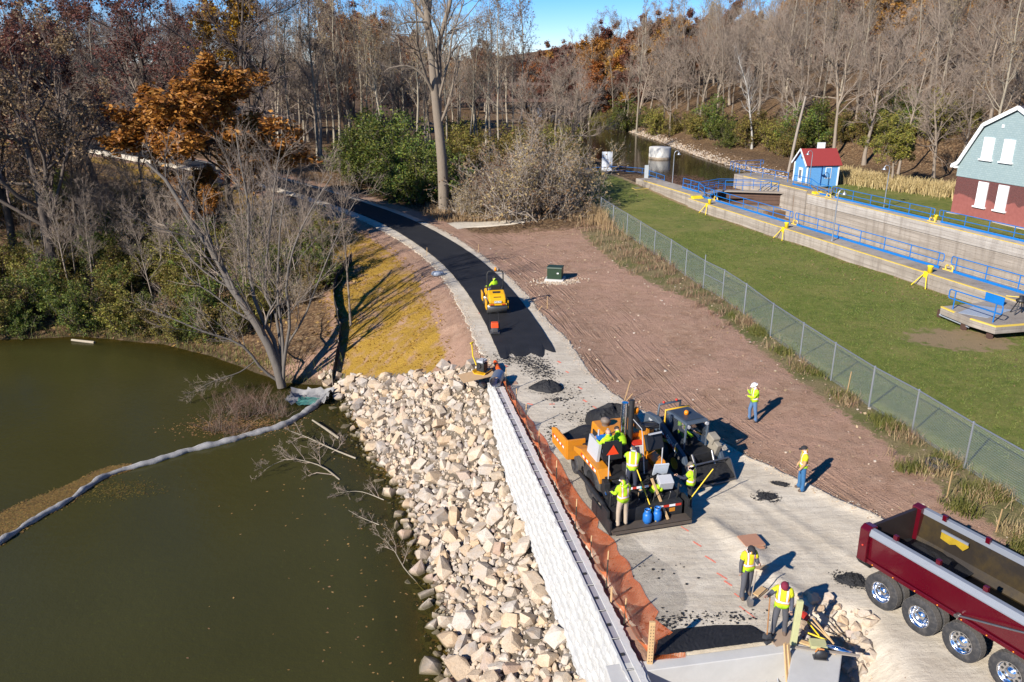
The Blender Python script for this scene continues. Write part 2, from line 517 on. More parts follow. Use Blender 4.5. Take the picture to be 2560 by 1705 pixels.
def ground_material():
    m, nt, b = nt_new('earth_straw_and_leaf_litter')
    L = nt.links.new
    pos = geo_pos(nt)
    A = nd(nt, 'ShaderNodeAttribute', attribute_name='covA'); B = nd(nt, 'ShaderNodeAttribute', attribute_name='covB')
    sa = nd(nt, 'ShaderNodeSeparateColor'); L(A.outputs['Color'], sa.inputs[0])
    sb = nd(nt, 'ShaderNodeSeparateColor'); L(B.outputs['Color'], sb.inputs[0])
    nbig = noise(nt, pos, 0.35, 5, 0.6); nmid = noise(nt, pos, 1.7, 6, 0.65); nfine = noise(nt, pos, 14, 5, 0.7); nclod = noise(nt, pos, 45, 3, 0.6)
    # red-brown graded earth
    dirt = ramp(nt, nmid, [(0.25, (0.235, 0.138, 0.086)), (0.5, (0.335, 0.208, 0.138)), (0.75, (0.42, 0.28, 0.195))])
    dirt = mixc(nt, ramp(nt, nbig, [(0.4, 0.0), (0.65, 0.75)]), dirt, (0.41, 0.25, 0.178))
    dirt = mixc(nt, ramp(nt, nfine, [(0.5, 0.0), (0.72, 0.55)]), dirt, (0.150, 0.090, 0.066))
    pale = noise(nt, pos, 30, 2, 0.5)
    dirt = mixc(nt, ramp(nt, pale, [(0.70, 0.0), (0.76, 0.8)]), dirt, (0.46, 0.37, 0.30))
    # ruts along the path: strands of constant distance
    dd = mth(nt, 'MULTIPLY', sb.outputs[0], 40.0)
    cx = nd(nt, 'ShaderNodeCombineXYZ')
    L(mth(nt, 'MULTIPLY', dd, 2.6), cx.inputs[0]); L(mth(nt, 'MULTIPLY', sb.outputs[1], 34.0), cx.inputs[1])
    rut = noise(nt, cx.outputs[0], 1.0, 4, 0.5, 0.6)
    rutm = mth(nt, 'MULTIPLY', ramp(nt, noise(nt, pos, 0.3, 2, 0.5), [(0.40, 0.0), (0.55, 1.0)]), ramp(nt, mth(nt, 'DIVIDE', dd, 12.0), [(0.25, 1.0), (0.75, 0.0)]))
    rutl = ramp(nt, rut, [(0.42, 0.0), (0.50, 1.0), (0.56, 0.2), (0.7, 0.6)])
    dirt = mixc(nt, mth(nt, 'MULTIPLY', mth(nt, 'MULTIPLY', rutm, sb.outputs[2]), ramp(nt, rut, [(0.47, 0.0), (0.5, 0.30), (0.53, 0.0)])), dirt, (0.10, 0.058, 0.043))
    # straw mulch
    fib = noise(nt, pos, 22, 6, 0.75)
    straw_c = ramp(nt, fib, [(0.32, (0.13, 0.074, 0.018)), (0.50, (0.30, 0.178, 0.028)), (0.70, (0.50, 0.325, 0.060))])
    # leaf litter
    vor = nd(nt, 'ShaderNodeTexVoronoi'); vor.inputs['Scale'].default_value = 6.5; L(pos, vor.inputs['Vector'])
    vs = nd(nt, 'ShaderNodeSeparateColor'); L(vor.outputs['Color'], vs.inputs[0])
    leaf_c = ramp(nt, vs.outputs[0], [(0.0, (0.070, 0.040, 0.022)), (0.4, (0.13, 0.075, 0.038)), (0.75, (0.20, 0.12, 0.06)), (1.0, (0.29, 0.20, 0.11))])
    leaf_c = mixc(nt, ramp(nt, nmid, [(0.3, 0.6), (0.6, 0.0)]), leaf_c, (0.060, 0.042, 0.025))
    # dry weeds and rough grass
    weed_c = ramp(nt, nfine, [(0.3, (0.115, 0.098, 0.042)), (0.5, (0.21, 0.165, 0.08)), (0.7, (0.30, 0.235, 0.13))])
    weed_c = mixc(nt, ramp(nt, nbig, [(0.45, 0.0), (0.6, 0.8)]), weed_c, (0.105, 0.115, 0.032))
    def key(src, amp=0.9):
        return ramp(nt, mth(nt, 'ADD', src, mth(nt, 'MULTIPLY', mth(nt, 'SUBTRACT', nmid, 0.5), amp)), [(0.42, 0.0), (0.60, 1.0)])
    c = dirt
    c = mixc(nt, key(sa.outputs[2], 1.3), c, weed_c)
    c = mixc(nt, mth(nt, 'MULTIPLY', key(sa.outputs[0], 1.2), ramp(nt, noise(nt, pos, 0.9, 4, 0.6), [(0.33, 0.10), (0.52, 1.0)])), c, straw_c)
    c = mixc(nt, key(sa.outputs[1], 1.0), c, leaf_c)
    c = mixc(nt, ramp(nt, B.outputs['Alpha'], [(0.4, 0.0), (0.6, 1.0)]), c, mixc(nt, nfine, (0.085, 0.068, 0.050), (0.24, 0.195, 0.145)))  # gravel under the boulders, coloured darker to paint shade into the gaps
    c = mixc(nt, mth(nt, 'MULTIPLY', A.outputs['Alpha'], 0.9), c, (0.045, 0.038, 0.016))
    L(c, b.inputs['Base Color'])
    b.inputs['Roughness'].default_value = 0.95
    b.inputs['Specular IOR Level'].default_value = 0.15
    h = mth(nt, 'ADD', mth(nt, 'MULTIPLY', nfine, 0.6), mth(nt, 'MULTIPLY', nmid, 1.2))
    h = mth(nt, 'ADD', h, mth(nt, 'MULTIPLY', nclod, 0.25))
    h = mth(nt, 'ADD', h, mth(nt, 'MULTIPLY', mth(nt, 'MULTIPLY', rutl, mth(nt, 'MULTIPLY', rutm, sb.outputs[2])), 1.0))
    bump(nt, b, h, 0.9, 0.13)
    return m

def add_attr(o, name, arr):
    a = o.data.attributes.new(name, 'FLOAT_COLOR', 'POINT')
    a.data.foreach_set('color', np.asarray(arr, np.float32).ravel())

ground = np_mesh('ground', gv, gf, ground_material(), smooth=True)
tag(ground, kind='structure')
add_attr(ground, 'covA', covA); add_attr(ground, 'covB', covB)

# ------------------------------------------------------------------ water
def water_material(name, deep, shallow_reach, bmp=0.25, wscale=3.0):
    m, nt, b = nt_new(name)
    L = nt.links.new
    pos = geo_pos(nt)
    at = nd(nt, 'ShaderNodeAttribute', attribute_name='depth')
    n1 = noise(nt, pos, 0.12, 4, 0.6)
    col = mixc(nt, n1, tuple(c * 0.8 for c in deep), tuple(c * 1.2 for c in deep))
    speck = noise(nt, pos, 5.0, 3, 0.6); patch = noise(nt, pos, 0.22, 3, 0.6)
    mk = mth(nt, 'MULTIPLY', ramp(nt, speck, [(0.62, 0.0), (0.68, 0.5)]), ramp(nt, patch, [(0.45, 0.0), (0.6, 1.0)]))
    col = mixc(nt, mk, col, (0.062, 0.066, 0.012))
    L(col, b.inputs['Base Color'])
    b.inputs['Roughness'].default_value = 0.10
    b.inputs['IOR'].default_value = 1.33
    b.inputs['Specular IOR Level'].default_value = 0.32
    w1 = noise(nt, pos, wscale, 4, 0.6); w2 = noise(nt, pos, wscale * 5, 2, 0.5)
    bump(nt, b, mth(nt, 'ADD', w1, mth(nt, 'MULTIPLY', w2, 0.3)), bmp, 0.06)
    tr = nd(nt, 'ShaderNodeBsdfTransparent'); tr.inputs[0].default_value = (0.62, 0.60, 0.32, 1)
    mx = nd(nt, 'ShaderNodeMixShader')
    out = nt.nodes['Material Output']
    L(ramp(nt, mth(nt, 'DIVIDE', at.outputs['Fac'], shallow_reach), [(0.0, 0.12), (0.5, 0.75), (1.0, 1.0)]), mx.inputs[0])
    L(tr.outputs[0], mx.inputs[1]); L(b.outputs[0], mx.inputs[2]); L(mx.outputs[0], out.inputs[0])
    return m
def water_sheet(name, xs, ys, keep, z, m):
    X, Y = np.meshgrid(xs, ys)
    v = np.stack([X.ravel(), Y.ravel(), np.full(X.size, z)], 1)
    nx = len(xs)
    i = (np.arange(len(ys) - 1)[:, None] * nx + np.arange(nx - 1)[None, :]).ravel()
    f = np.stack([i, i + 1, i + nx + 1, i + nx], 1)
    k = keep(X.ravel(), Y.ravel())
    f = f[k[f].any(1)]
    used = np.unique(f); remap = np.full(len(v), -1); remap[used] = np.arange(len(used))
    dep = np.clip(z - terrain(v[used, 0], v[used, 1]), 0, 5).astype(np.float32)
    o = np_mesh(name, v[used], remap[f], m)
    a = o.data.attributes.new('depth', 'FLOAT', 'POINT'); a.data.foreach_set('value', dep)
    return tag(o, kind='structure')
rx = axis_lines([(-520, -70, 30), (-70, -16, 2.0), (-16, 0, 0.4)]); ry = axis_lines([(-60, 14, 6), (14, 62, 0.5), (62, 100, 4)])
def keep_river(x, y):
    d, s, _, _ = poly_dist(SHORE, x, y)
    return (s < 0) | (d < 1.5)
river = water_sheet('river_water', rx, ry, keep_river, WATER_Z, water_material('murky_olive_water', (0.043, 0.040, 0.0115), 1.3, 0.30, 2.6))
def keep_pool(x, y):
    s = x * LU[0] + y * LU[1]
    dl, sl, _, _ = poly_dist(POOL_L, x, y); dR, sR, _, _ = poly_dist(POOL_R, x, y)
    return (((sl > 0) & (sR < 0)) | (np.minimum(dl, dR) < 2)) & (s < -79)
pool = water_sheet('canal_water', np.arange(-30, 42, 1.5), np.arange(82, 400, 2.0), keep_pool, POOL_Z, water_material('still_brown_canal_water', (0.030, 0.022, 0.011), 0.5, 0.04, 1.5))

# ------------------------------------------------------------------ surfaces laid on the ground
def ribbon(name, L_pts, R_pts, m, across=6, off=0.02, thick=0.0, jag=0.0, seed=0, edge_drop=0.08):
    """sheet between two edge lines, draped on the terrain, its rims turned down into the ground"""
    Lp = np.asarray(L_pts, float); Rp = np.asarray(R_pts, float)
    rg = np.random.default_rng(seed)
    n = len(Lp)
    if jag:
        ax = Rp[:, :2] - Lp[:, :2]; ax /= np.linalg.norm(ax, axis=1)[:, None]
        k = np.cumsum(rg.normal(0, jag * 0.6, n)) * 0; 
        Lp = Lp.copy(); Rp = Rp.copy()
        Lp[:, :2] += ax * (rg.normal(0, jag, n))[:, None]; Rp[:, :2] += ax * (rg.normal(0, jag, n))[:, None]
    t = np.linspace(0, 1, across + 1)
    P = Lp[:, None, :2] * (1 - t)[None, :, None] + Rp[:, None, :2] * t[None, :, None]
    z = terrain(P[..., 0].ravel(), P[..., 1].ravel()).reshape(n, across + 1) + off
    V = np.concatenate([P, z[..., None]], 2)
    dl = V[:, :1].copy(); dl[..., 2] -= edge_drop + off; dr_ = V[:, -1:].copy(); dr_[..., 2] -= edge_drop + off
    V = np.concatenate([dl, V, dr_], 1)
    w = across + 3
    i = (np.arange(n - 1)[:, None] * w + np.arange(w - 1)[None, :]).ravel()
    f = np.stack([i, i + 1, i + w + 1, i + w], 1)
    o = np_mesh(name, V.reshape(-1, 3), f, m, smooth=(name != 'asphalt_path'))
    return tag(o, kind='structure')

def gravel_material():
    m, nt, b = nt_new('crushed_limestone_gravel')
    pos = geo_pos(nt)
    big = noise(nt, pos, 0.5, 5, 0.6); mid = noise(nt, pos, 3.0, 5, 0.65); fine = noise(nt, pos, 40, 4, 0.7)
    c = ramp(nt, big, [(0.3, (0.46, 0.395, 0.300)), (0.6, (0.60, 0.53, 0.42))])
    c = mixc(nt, ramp(nt, mid, [(0.5, 0.0), (0.75, 0.6)]), c, (0.44, 0.36, 0.265))
    c = mixc(nt, ramp(nt, fine, [(0.52, 0.0), (0.72, 0.6)]), c, (0.30, 0.265, 0.215))
    mp = nd(nt, 'ShaderNodeMapping'); mp.inputs['Rotation'].default_value = (0, 0, R(-62)); mp.inputs['Scale'].default_value = (0.25, 2.2, 1)
    nt.links.new(pos, mp.inputs['Vector'])
    trk = noise(nt, mp.outputs[0], 1.0, 4, 0.6, 0.3)
    c = mixc(nt, ramp(nt, trk, [(0.45, 0.0), (0.52, 0.35), (0.56, 0.0)]), c, (0.34, 0.285, 0.22))
    nt.links.new(c, b.inputs['Base Color']); b.inputs['Roughness'].default_value = 0.95; b.inputs['Specular IOR Level'].default_value = 0.2
    h = mth(nt, 'ADD', mth(nt, 'ADD', mth(nt, 'MULTIPLY', mid, 0.8), mth(nt, 'MULTIPLY', fine, 0.35)), mth(nt, 'MULTIPLY', trk, 0.8))
    bump(nt, b, h, 0.8, 0.06)
    return m
def asphalt_material(name='fresh_black_asphalt', k=1.0):
    m, nt, b = nt_new(name)
    pos = geo_pos(nt)
    big = noise(nt, pos, 0.8, 4, 0.6); fine = noise(nt, pos, 60, 3, 0.7)
    c = ramp(nt, big, [(0.3, (0.010 * k, 0.010 * k, 0.011 * k)), (0.7, (0.019 * k, 0.019 * k, 0.021 * k))])
    c = mixc(nt, ramp(nt, fine, [(0.55, 0.0), (0.75, 0.6)]), c, (0.035 * k, 0.034 * k, 0.034 * k))
    nt.links.new(c, b.inputs['Base Color']); b.inputs['Roughness'].default_value = 0.72; b.inputs['Specular IOR Level'].default_value = 0.35
    bump(nt, b, mth(nt, 'ADD', fine, big), 0.6, 0.02)
    return m
M_GRAVEL = gravel_material(); M_ASPHALT = asphalt_material()

# gravel bed: left rim, right edge (both from the viewer away)
def resample(P, step):
    P = np.asarray(P, float)
    L = np.concatenate([[0], np.cumsum(np.linalg.norm(np.diff(P[:, :2], axis=0), axis=1))])
    n = max(2, int(L[-1] / step))
    q = np.linspace(0, L[-1], n + 1)
    return np.stack([np.interp(q, L, P[:, k]) for k in range(P.shape[1])], 1)
def resample_n(P, n):
    P = np.asarray(P, float)
    L = np.concatenate([[0], np.cumsum(np.linalg.norm(np.diff(P[:, :2], axis=0), axis=1))])
    q = np.linspace(0, L[-1], n)
    return np.stack([np.interp(q, L, P[:, k]) for k in range(P.shape[1])], 1)
GL = np.array([(3.6, 17.6), (3.0, 20.0), (1.9, 25.0), (0.95, 30.0), (0.1, 34.0), (-0.55, 37.3), (-1.3, 39.4), (-1.8, 41.2), (-2.4, 44.2), (-3.6, 50.1), (-5.2, 56.9), (-7.4, 63.4), (-10.0, 68.9), (-13.6, 75.2)])
GR = np.array([(19.0, 15.0), (16.5, 19.5), (14.2, 22.4), (12.4, 24.0), (11.4, 25.4), (10.7, 26.5), (9.6, 28.3), (8.2, 30.2), (6.6, 32.3), (5.3, 34.0), (4.3, 36.2), (3.7, 39.0), (3.2, 42.6), (2.0, 47.0), (0.7, 53.3), (-1.9, 62.0), (-5.0, 70.0), (-8.5, 76.6)])
near_l = [(3.6, 17.6), (3.0, 20.0), (1.9, 25.0), (0.95, 30.0), (0.1, 34.0), (-0.55, 37.3)]
near_r = [(30.0, 5.0), (17.5, 18.5), (12.4, 24.0), (10.7, 26.5), (8.2, 30.2), (6.6, 32.3), (5.3, 34.0), (4.1, 37.3)]
NLx = smooth_line(np.array(near_l), 5); NRx = smooth_line(np.array(near_r), 5)
far_l = smooth_line(np.array([(-0.55, 37.3), (-1.3, 39.4), (-1.8, 41.2), (-2.4, 44.2), (-3.6, 50.1), (-5.2, 56.9), (-7.4, 63.4), (-10.0, 68.9), (-13.9, 75.4)]), 5)
far_r = smooth_line(np.array([(4.1, 37.3), (3.7, 39.0), (3.2, 42.6), (2.0, 47.0), (0.7, 53.3), (-1.9, 62.0), (-5.0, 70.0), (-8.3, 76.0)]), 5)
gl = np.concatenate([resample_n(NLx, 90)[:-1], resample_n(far_l, 110)]); gr = np.concatenate([resample_n(NRx, 90)[:-1], resample_n(far_r, 110)])
gravel = ribbon('gravel_bed', gl, gr, M_GRAVEL, across=64, off=0.03, jag=0.055, seed=3, edge_drop=0.12)
def offs(P, d0):
    """points of the path line pushed sideways (positive right)"""
    P = np.asarray(P)[:, :2]
    t = np.gradient(P, axis=0); t /= np.linalg.norm(t, axis=1)[:, None]
    return P + np.stack([t[:, 1], -t[:, 0]], 1) * np.asarray(d0).reshape(-1, 1)
pp = resample(PATHS, 0.6)
shoulder = pp[(pp[:, 1] > 75) & (pp[:, 1] < 125)]
ribbon('gravel_shoulder', offs(shoulder, -2.6), offs(shoulder, 2.5), M_GRAVEL, across=6, off=0.035, jag=0.06, seed=4)
asp = pp[(pp[:, 1] > 40.4) & (pp[:, 1] < 126)]
asphalt = ribbon('asphalt_path', offs(asp, -1.55), offs(asp, 1.55), M_ASPHALT, across=18, off=0.11, jag=0.012, seed=5, edge_drop=0.02)
_av = asphalt.data.vertices; _rg = np.random.default_rng(2)          # ragged near end where the mat was torn off
for _k in range(1, 20):
    _e = 0.9 * abs(math.sin(_k * 0.55 + 0.4)) + _rg.uniform(-0.25, 0.25) - (0.5 if _k > 15 else 0)
    for _r, _w, _z in ((0, 1.0, -0.085), (1, 0.85, -0.03)):
        _v = _av[_r * 21 + _k]; _v.co.y -= _e * _w; _v.co.x += 0.15 * _e * _w; _v.co.z += _z
# side track of gravel by the big tree
st_l = np.array([(-5.2, 73.6), (-4.2, 74.2), (-2.0, 74.6), (1.0, 75.5), (4.0, 77.5)]); st_r = np.array([(-6.3, 75.9), (-4.8, 76.8), (-2.2, 76.9), (0.6, 77.6), (3.4, 79.2)])
ribbon('gravel_side_track', resample_n(st_l, 24)[:, :2], resample_n(st_r, 24)[:, :2], M_GRAVEL, across=5, off=0.05, jag=0.08, seed=6)

# lawn between the fence and the lock
def lawn_material():
    m, nt, b = nt_new('mown_grass')
    pos = geo_pos(nt)
    big = noise(nt, pos, 0.25, 5, 0.65); mid = noise(nt, pos, 1.6, 5, 0.65); fine = noise(nt, pos, 30, 4, 0.75)
    c = ramp(nt, mid, [(0.3, (0.095, 0.125, 0.022)), (0.5, (0.150, 0.172, 0.034)), (0.72, (0.225, 0.208, 0.060))])
    c = mixc(nt, ramp(nt, big, [(0.45, 0.0), (0.65, 0.75)]), c, (0.245, 0.215, 0.066))
    c = mixc(nt, ramp(nt, fine, [(0.45, 0.0), (0.7, 0.6)]), c, (0.048, 0.070, 0.010))
    sp = noise(nt, pos, 9, 2, 0.5)
    c = mixc(nt, ramp(nt, sp, [(0.74, 0.0), (0.77, 0.8)]), c, (0.34, 0.24, 0.10))
    at = nd(nt, 'ShaderNodeAttribute', attribute_name='bare')
    k = ramp(nt, mth(nt, 'ADD', at.outputs['Fac'], mth(nt, 'MULTIPLY', mth(nt, 'SUBTRACT', mid, 0.5), 2.2)), [(0.45, 0.0), (0.75, 0.85)])
    c = mixc(nt, k, c, mixc(nt, fine, (0.21, 0.13, 0.07), (0.36, 0.26, 0.16)))
    nt.links.new(c, b.inputs['Base Color']); b.inputs['Roughness'].default_value = 0.9; b.inputs['Specular IOR Level'].default_value = 0.2
    bump(nt, b, mth(nt, 'ADD', fine, mid), 0.9, 0.06)
    return m
M_LAWN = lawn_material()
lf = resample_n(np.concatenate([FENCE, [(7.8, 90.0), (9.2, 98.0), (10.6, 104.0)]]), 110); lf = lf[:, :2]
fd = np.gradient(lf, axis=0); fd /= np.linalg.norm(fd, axis=1)[:, None]
lf_in = lf + np.stack([fd[:, 1], -fd[:, 0]], 1) * 0.25
ln_r = np.array([LK(s, 42.6) for s in np.linspace(-10, -98, 110)])
lawn = ribbon('lawn', lf_in, ln_r, M_LAWN, across=26, off=0.03, jag=0.05, seed=8)
lv = np.empty(len(lawn.data.vertices) * 3, np.float32); lawn.data.vertices.foreach_get('co', lv); lv = lv.reshape(-1, 3)
bx, by, _ = GT(2400, 850)
bare = 0.95 * sstep(2.7, 1.0, np.hypot((lv[:, 0] - bx) / 1.6, (lv[:, 1] - by) / 1.0))
ldn = lv[:, 0] * LN[0] + lv[:, 1] * LN[1]
bare = np.maximum(bare, 0.85 * sstep(41.35, 41.8, ldn))
a = lawn.data.attributes.new('bare', 'FLOAT', 'POINT'); a.data.foreach_set('value', bare.astype(np.float32))
fl_l = np.array([LK(s, 57.0) for s in np.linspace(0, -78, 50)]); fl_r = np.array([LK(s, 71.5 - 4 * sstep(-60, -78, s)) for s in np.linspace(0, -78, 50)])
lawn2 = ribbon('far_lawn', fl_l, fl_r, M_LAWN, across=14, off=0.03, jag=0.12, seed=9)
a = lawn2.data.attributes.new('bare', 'FLOAT', 'POINT'); a.data.foreach_set('value', np.zeros(len(lawn2.data.vertices), np.float32))
# ------------------------------------------------------------------ common materials
M_WHITE = mat('white_block_concrete', (0.50, 0.495, 0.475), 0.9, var=0.16, scale=3, bmp=0.5, bdist=0.03, dirt=0.22, dirtcol=(0.52, 0.46, 0.37), world_co=True)
M_CONC = mat('pale_new_concrete', (0.50, 0.485, 0.45), 0.85, var=0.12, scale=1.6, bmp=0.2, bdist=0.01, dirt=0.35, dirtcol=(0.36, 0.34, 0.31), world_co=True)
M_BLOCKTOP = mat('grey_block_channel', (0.27, 0.255, 0.275), 0.9, var=0.12, scale=4, bmp=0.2, world_co=True)
M_HOLE = mat('dark_hole', (0.02, 0.02, 0.02), 0.9)
def lock_concrete(name, base, dark):
    m, nt, b = nt_new(name)
    pos = geo_pos(nt)
    s = nd(nt, 'ShaderNodeSeparateXYZ'); nt.links.new(pos, s.inputs[0])
    mp = nd(nt, 'ShaderNodeMapping'); mp.inputs['Scale'].default_value = (1.6, 1.6, 0.18); nt.links.new(pos, mp.inputs['Vector'])
    streak = noise(nt, mp.outputs[0], 1.0, 5, 0.65)
    mp2 = nd(nt, 'ShaderNodeMapping'); mp2.inputs['Scale'].default_value = (0.12, 0.12, 2.2); nt.links.new(pos, mp2.inputs['Vector'])
    lay = noise(nt, mp2.outputs[0], 1.0, 4, 0.6); n1 = noise(nt, pos, 0.7, 5, 0.6); n2 = noise(nt, pos, 9, 4, 0.7)
    c = mixc(nt, n1, tuple(x * 0.78 for x in base), tuple(x * 1.2 for x in base))
    c = mixc(nt, ramp(nt, streak, [(0.48, 0.0), (0.68, 0.75)]), c, dark)
    c = mixc(nt, ramp(nt, lay, [(0.45, 0.0), (0.6, 0.55)]), c, tuple(x * 1.1 for x in dark))
    c = mixc(nt, ramp(nt, n2, [(0.55, 0.0), (0.75, 0.45)]), c, tuple(x * 0.7 for x in dark))
    jz = mth(nt, 'FRACT', mth(nt, 'MULTIPLY', s.outputs[2], 2.4))
    joint = mth(nt, 'LESS_THAN', jz, 0.09)
    c = mixc(nt, mth(nt, 'MULTIPLY', joint, ramp(nt, n1, [(0.4, 0.15), (0.6, 0.6)])), c, tuple(x * 0.6 for x in dark))
    rust = mth(nt, 'MULTIPLY', ramp(nt, streak, [(0.64, 0.0), (0.72, 0.7)]), ramp(nt, noise(nt, pos, 0.25, 2, 0.5), [(0.5, 0.0), (0.62, 1.0)]))
    c = mixc(nt, rust, c, (0.19, 0.105, 0.055))
    nt.links.new(c, b.inputs['Base Color']); b.inputs['Roughness'].default_value = 0.93; b.inputs['Specular IOR Level'].default_value = 0.2
    bump(nt, b, mth(nt, 'SUBTRACT', mth(nt, 'ADD', n2, n1), mth(nt, 'MULTIPLY', joint, 0.6)), 0.5, 0.04)
    return m
M_OLDCONC = lock_concrete('weathered_lock_concrete', (0.36, 0.315, 0.265), (0.19, 0.16, 0.13))
M_BLUE = mat('blue_rail_paint', (0.004, 0.150, 0.46), 0.45, var=0.12, scale=3)
M_YELLOW = mat('yellow_edge_paint', (0.72, 0.50, 0.075), 0.6, var=0.15, scale=3, dirt=0.3, dirtcol=(0.42, 0.33, 0.18))
M_YELLOW2 = mat('bright_yellow_paint', (0.80, 0.58, 0.02), 0.5, var=0.12, scale=4)
M_BLACKMETAL = mat('black_metal', (0.02, 0.02, 0.022), 0.5, var=0.3, scale=8)
M_GALV = mat('galvanised_steel', (0.42, 0.44, 0.47), 0.42, metal=0.75, var=0.15, scale=12)
M_STEELGREY = mat('grey_painted_steel', (0.33, 0.36, 0.40), 0.5, var=0.12, scale=5)
M_RUST = mat('rusty_steel', (0.085, 0.042, 0.030), 0.85, var=0.35, scale=2, bmp=0.2, world_co=True)
M_WOOD = mat('raw_lumber', (0.56, 0.36, 0.17), 0.75, var=0.2, scale=9)
M_WOODGREY = mat('weathered_wood', (0.30, 0.25, 0.20), 0.85, var=0.25, scale=5)
M_PLANK = mat('brown_gate_plank', (0.115, 0.062, 0.040), 0.8, var=0.35, scale=2.5, bmp=0.3, rand=0.2, world_co=True)

# ------------------------------------------------------------------ white block retaining wall
W0 = np.array([-1.10, 36.6]); W1 = np.array([3.05, 15.9])
WD = (W1 - W0) / np.linalg.norm(W1 - W0); WLEN = float(np.linalg.norm(W1 - W0))
WANG = math.atan2(WD[1], WD[0])               # block x runs towards the viewer; block -y is the river face... rotated below
def rough_block(seed, top=False, L=1.198, Hh=0.455, D=0.46):
    """block with x along, face at y=-D.., river face rough; local origin at the face line, top"""
    rg = np.random.default_rng(seed)
    nu, nv = 13, 6
    mb = MB()
    def face(ysign, y0, amp):
        P = np.zeros((nv, nu, 3))
        lump = rg.normal(0, 1, (nv, nu))
        for j in range(nv):
            for i in range(nu):
                u, v = i / (nu - 1), j / (nv - 1)
                e = min(u, 1 - u, v, 1 - v)
                a = amp * min(1, e * 6) * (0.55 + 0.25 * lump[j, i] + 0.35 * math.sin(9 * u + seed) * math.cos(5 * v + seed * 2))
                P[j, i] = ((u - 0.5) * L, y0 + ysign * max(-0.02, a), -Hh * (1 - v))
                if v == 1: P[j, i, 1] = y0 + ysign * (0.5 + 0.5 * lump[j, i]) * amp * 0.55
        return P
    A = face(-1, 0.0, 0.075)          # river side
    B = face(1, D, 0.07 if top else 0.01)
    def grid(P, flip):
        n0 = len(mb.v)
        vs = [tuple(p) for p in P.reshape(-1, 3)]
        fs = []
        for j in range(nv - 1):
            for i in range(nu - 1):
                q = (j * nu + i, j * nu + i + 1, (j + 1) * nu + i + 1, (j + 1) * nu + i)
                fs.append(q[::-1] if flip else q)
        mb.add(vs, fs, 0, True)
    grid(A, False); grid(B, True)
    # top
    ch0, ch1, cz = 0.045, 0.275, -0.05
    def strip(Pa, ya, yb, z0, z1, mi=0, Pb=None):
        vs = []; fs = []
        for i in range(nu):
            xa = A[-1, i, 0]
            vs += [(xa, Pa[i] if Pa is not None else ya, z0), (xa, Pb[i] if Pb is not None else yb, z1)]
        for i in range(nu - 1):
            fs.append((2 * i, 2 * i + 2, 2 * i + 3, 2 * i + 1))
        mb.add(vs, fs, mi)
    if top:
        strip(A[-1, :, 1], 0, ch0, 0, 0)
        strip(None, ch0, ch0, 0, cz)
        strip(None, ch0, ch1, cz, cz, 1)
        strip(None, ch1, ch1, cz, 0)
        strip(None, ch1, D, 0, 0, 0, B[-1, :, 1])
        mb.box((0, (ch0 + ch1) / 2, cz + 0.012), (0.10, 0.10, 0.02), mi=2)
        mb.box((L / 2 - 0.02, (ch0 + ch1) / 2, cz + 0.012), (0.05, ch1 - ch0 - 0.004, 0.024), mi=2)
    else:
        strip(A[-1, :, 1], 0, D, 0, 0, 0, B[-1, :, 1])
    # ends
    for i, flip in ((0, True), (nu - 1, False)):
        a = [A[j, i] for j in range(nv)]; b = [B[j, i] for j in range(nv)]
        vs = [tuple(p) for p in a] + [tuple(p) for p in b]
        fs = []
        for j in range(nv - 1):
            q = (j, j + nv, j + 1 + nv, j + 1)
            fs.append(q[::-1] if flip else q)
        mb.add(vs, fs)
    return mb
wall = thing('retaining_wall', 'long white rock-faced block retaining wall between boulders and orange fence', 'wall', (W0[0], W0[1], 0), WANG)
protoT = [rough_block(20 + k, True) for k in range(4)]; protoB = [rough_block(40 + k) for k in range(5)]
mT = []; mBk = []
nblk = int(WLEN / 1.2) + 1
zt = 0.14
for c in range(8):
    for k in range(nblk):
        sx = 1.2 * k + 0.6 - (0.6 if c % 2 else 0)
        p = W0 + WD * sx
        foot = float(np.interp(p[1], [16, 28, 31, 34, 35.5, 36.6, 39], [-3.1, -2.8, -2.65, -2.2, -1.5, -0.8, -0.15])) - 0.45
        ztop = zt - 0.46 * c
        if ztop < foot: continue
        lst, protos = (mT, protoT) if c == 0 else (mBk, protoB)
        i = random.randrange(len(protos))
        while len(lst) <= i: lst.append(None)
        if lst[i] is None:
            o = protos[i].build('block', [M_WHITE, M_BLOCKTOP, M_HOLE], wall); lst[i] = o.data
        else:
            o = bpy.data.objects.new('block', lst[i]); COL.objects.link(o); o.parent = wall
        # wall-local: x along; river face must look to the right of travel (towards -x world): local -y
        o.location = (sx, -0.0 + 0.02 * c * -1 + 0.03 * random.uniform(-1, 1) * 0.3, ztop)

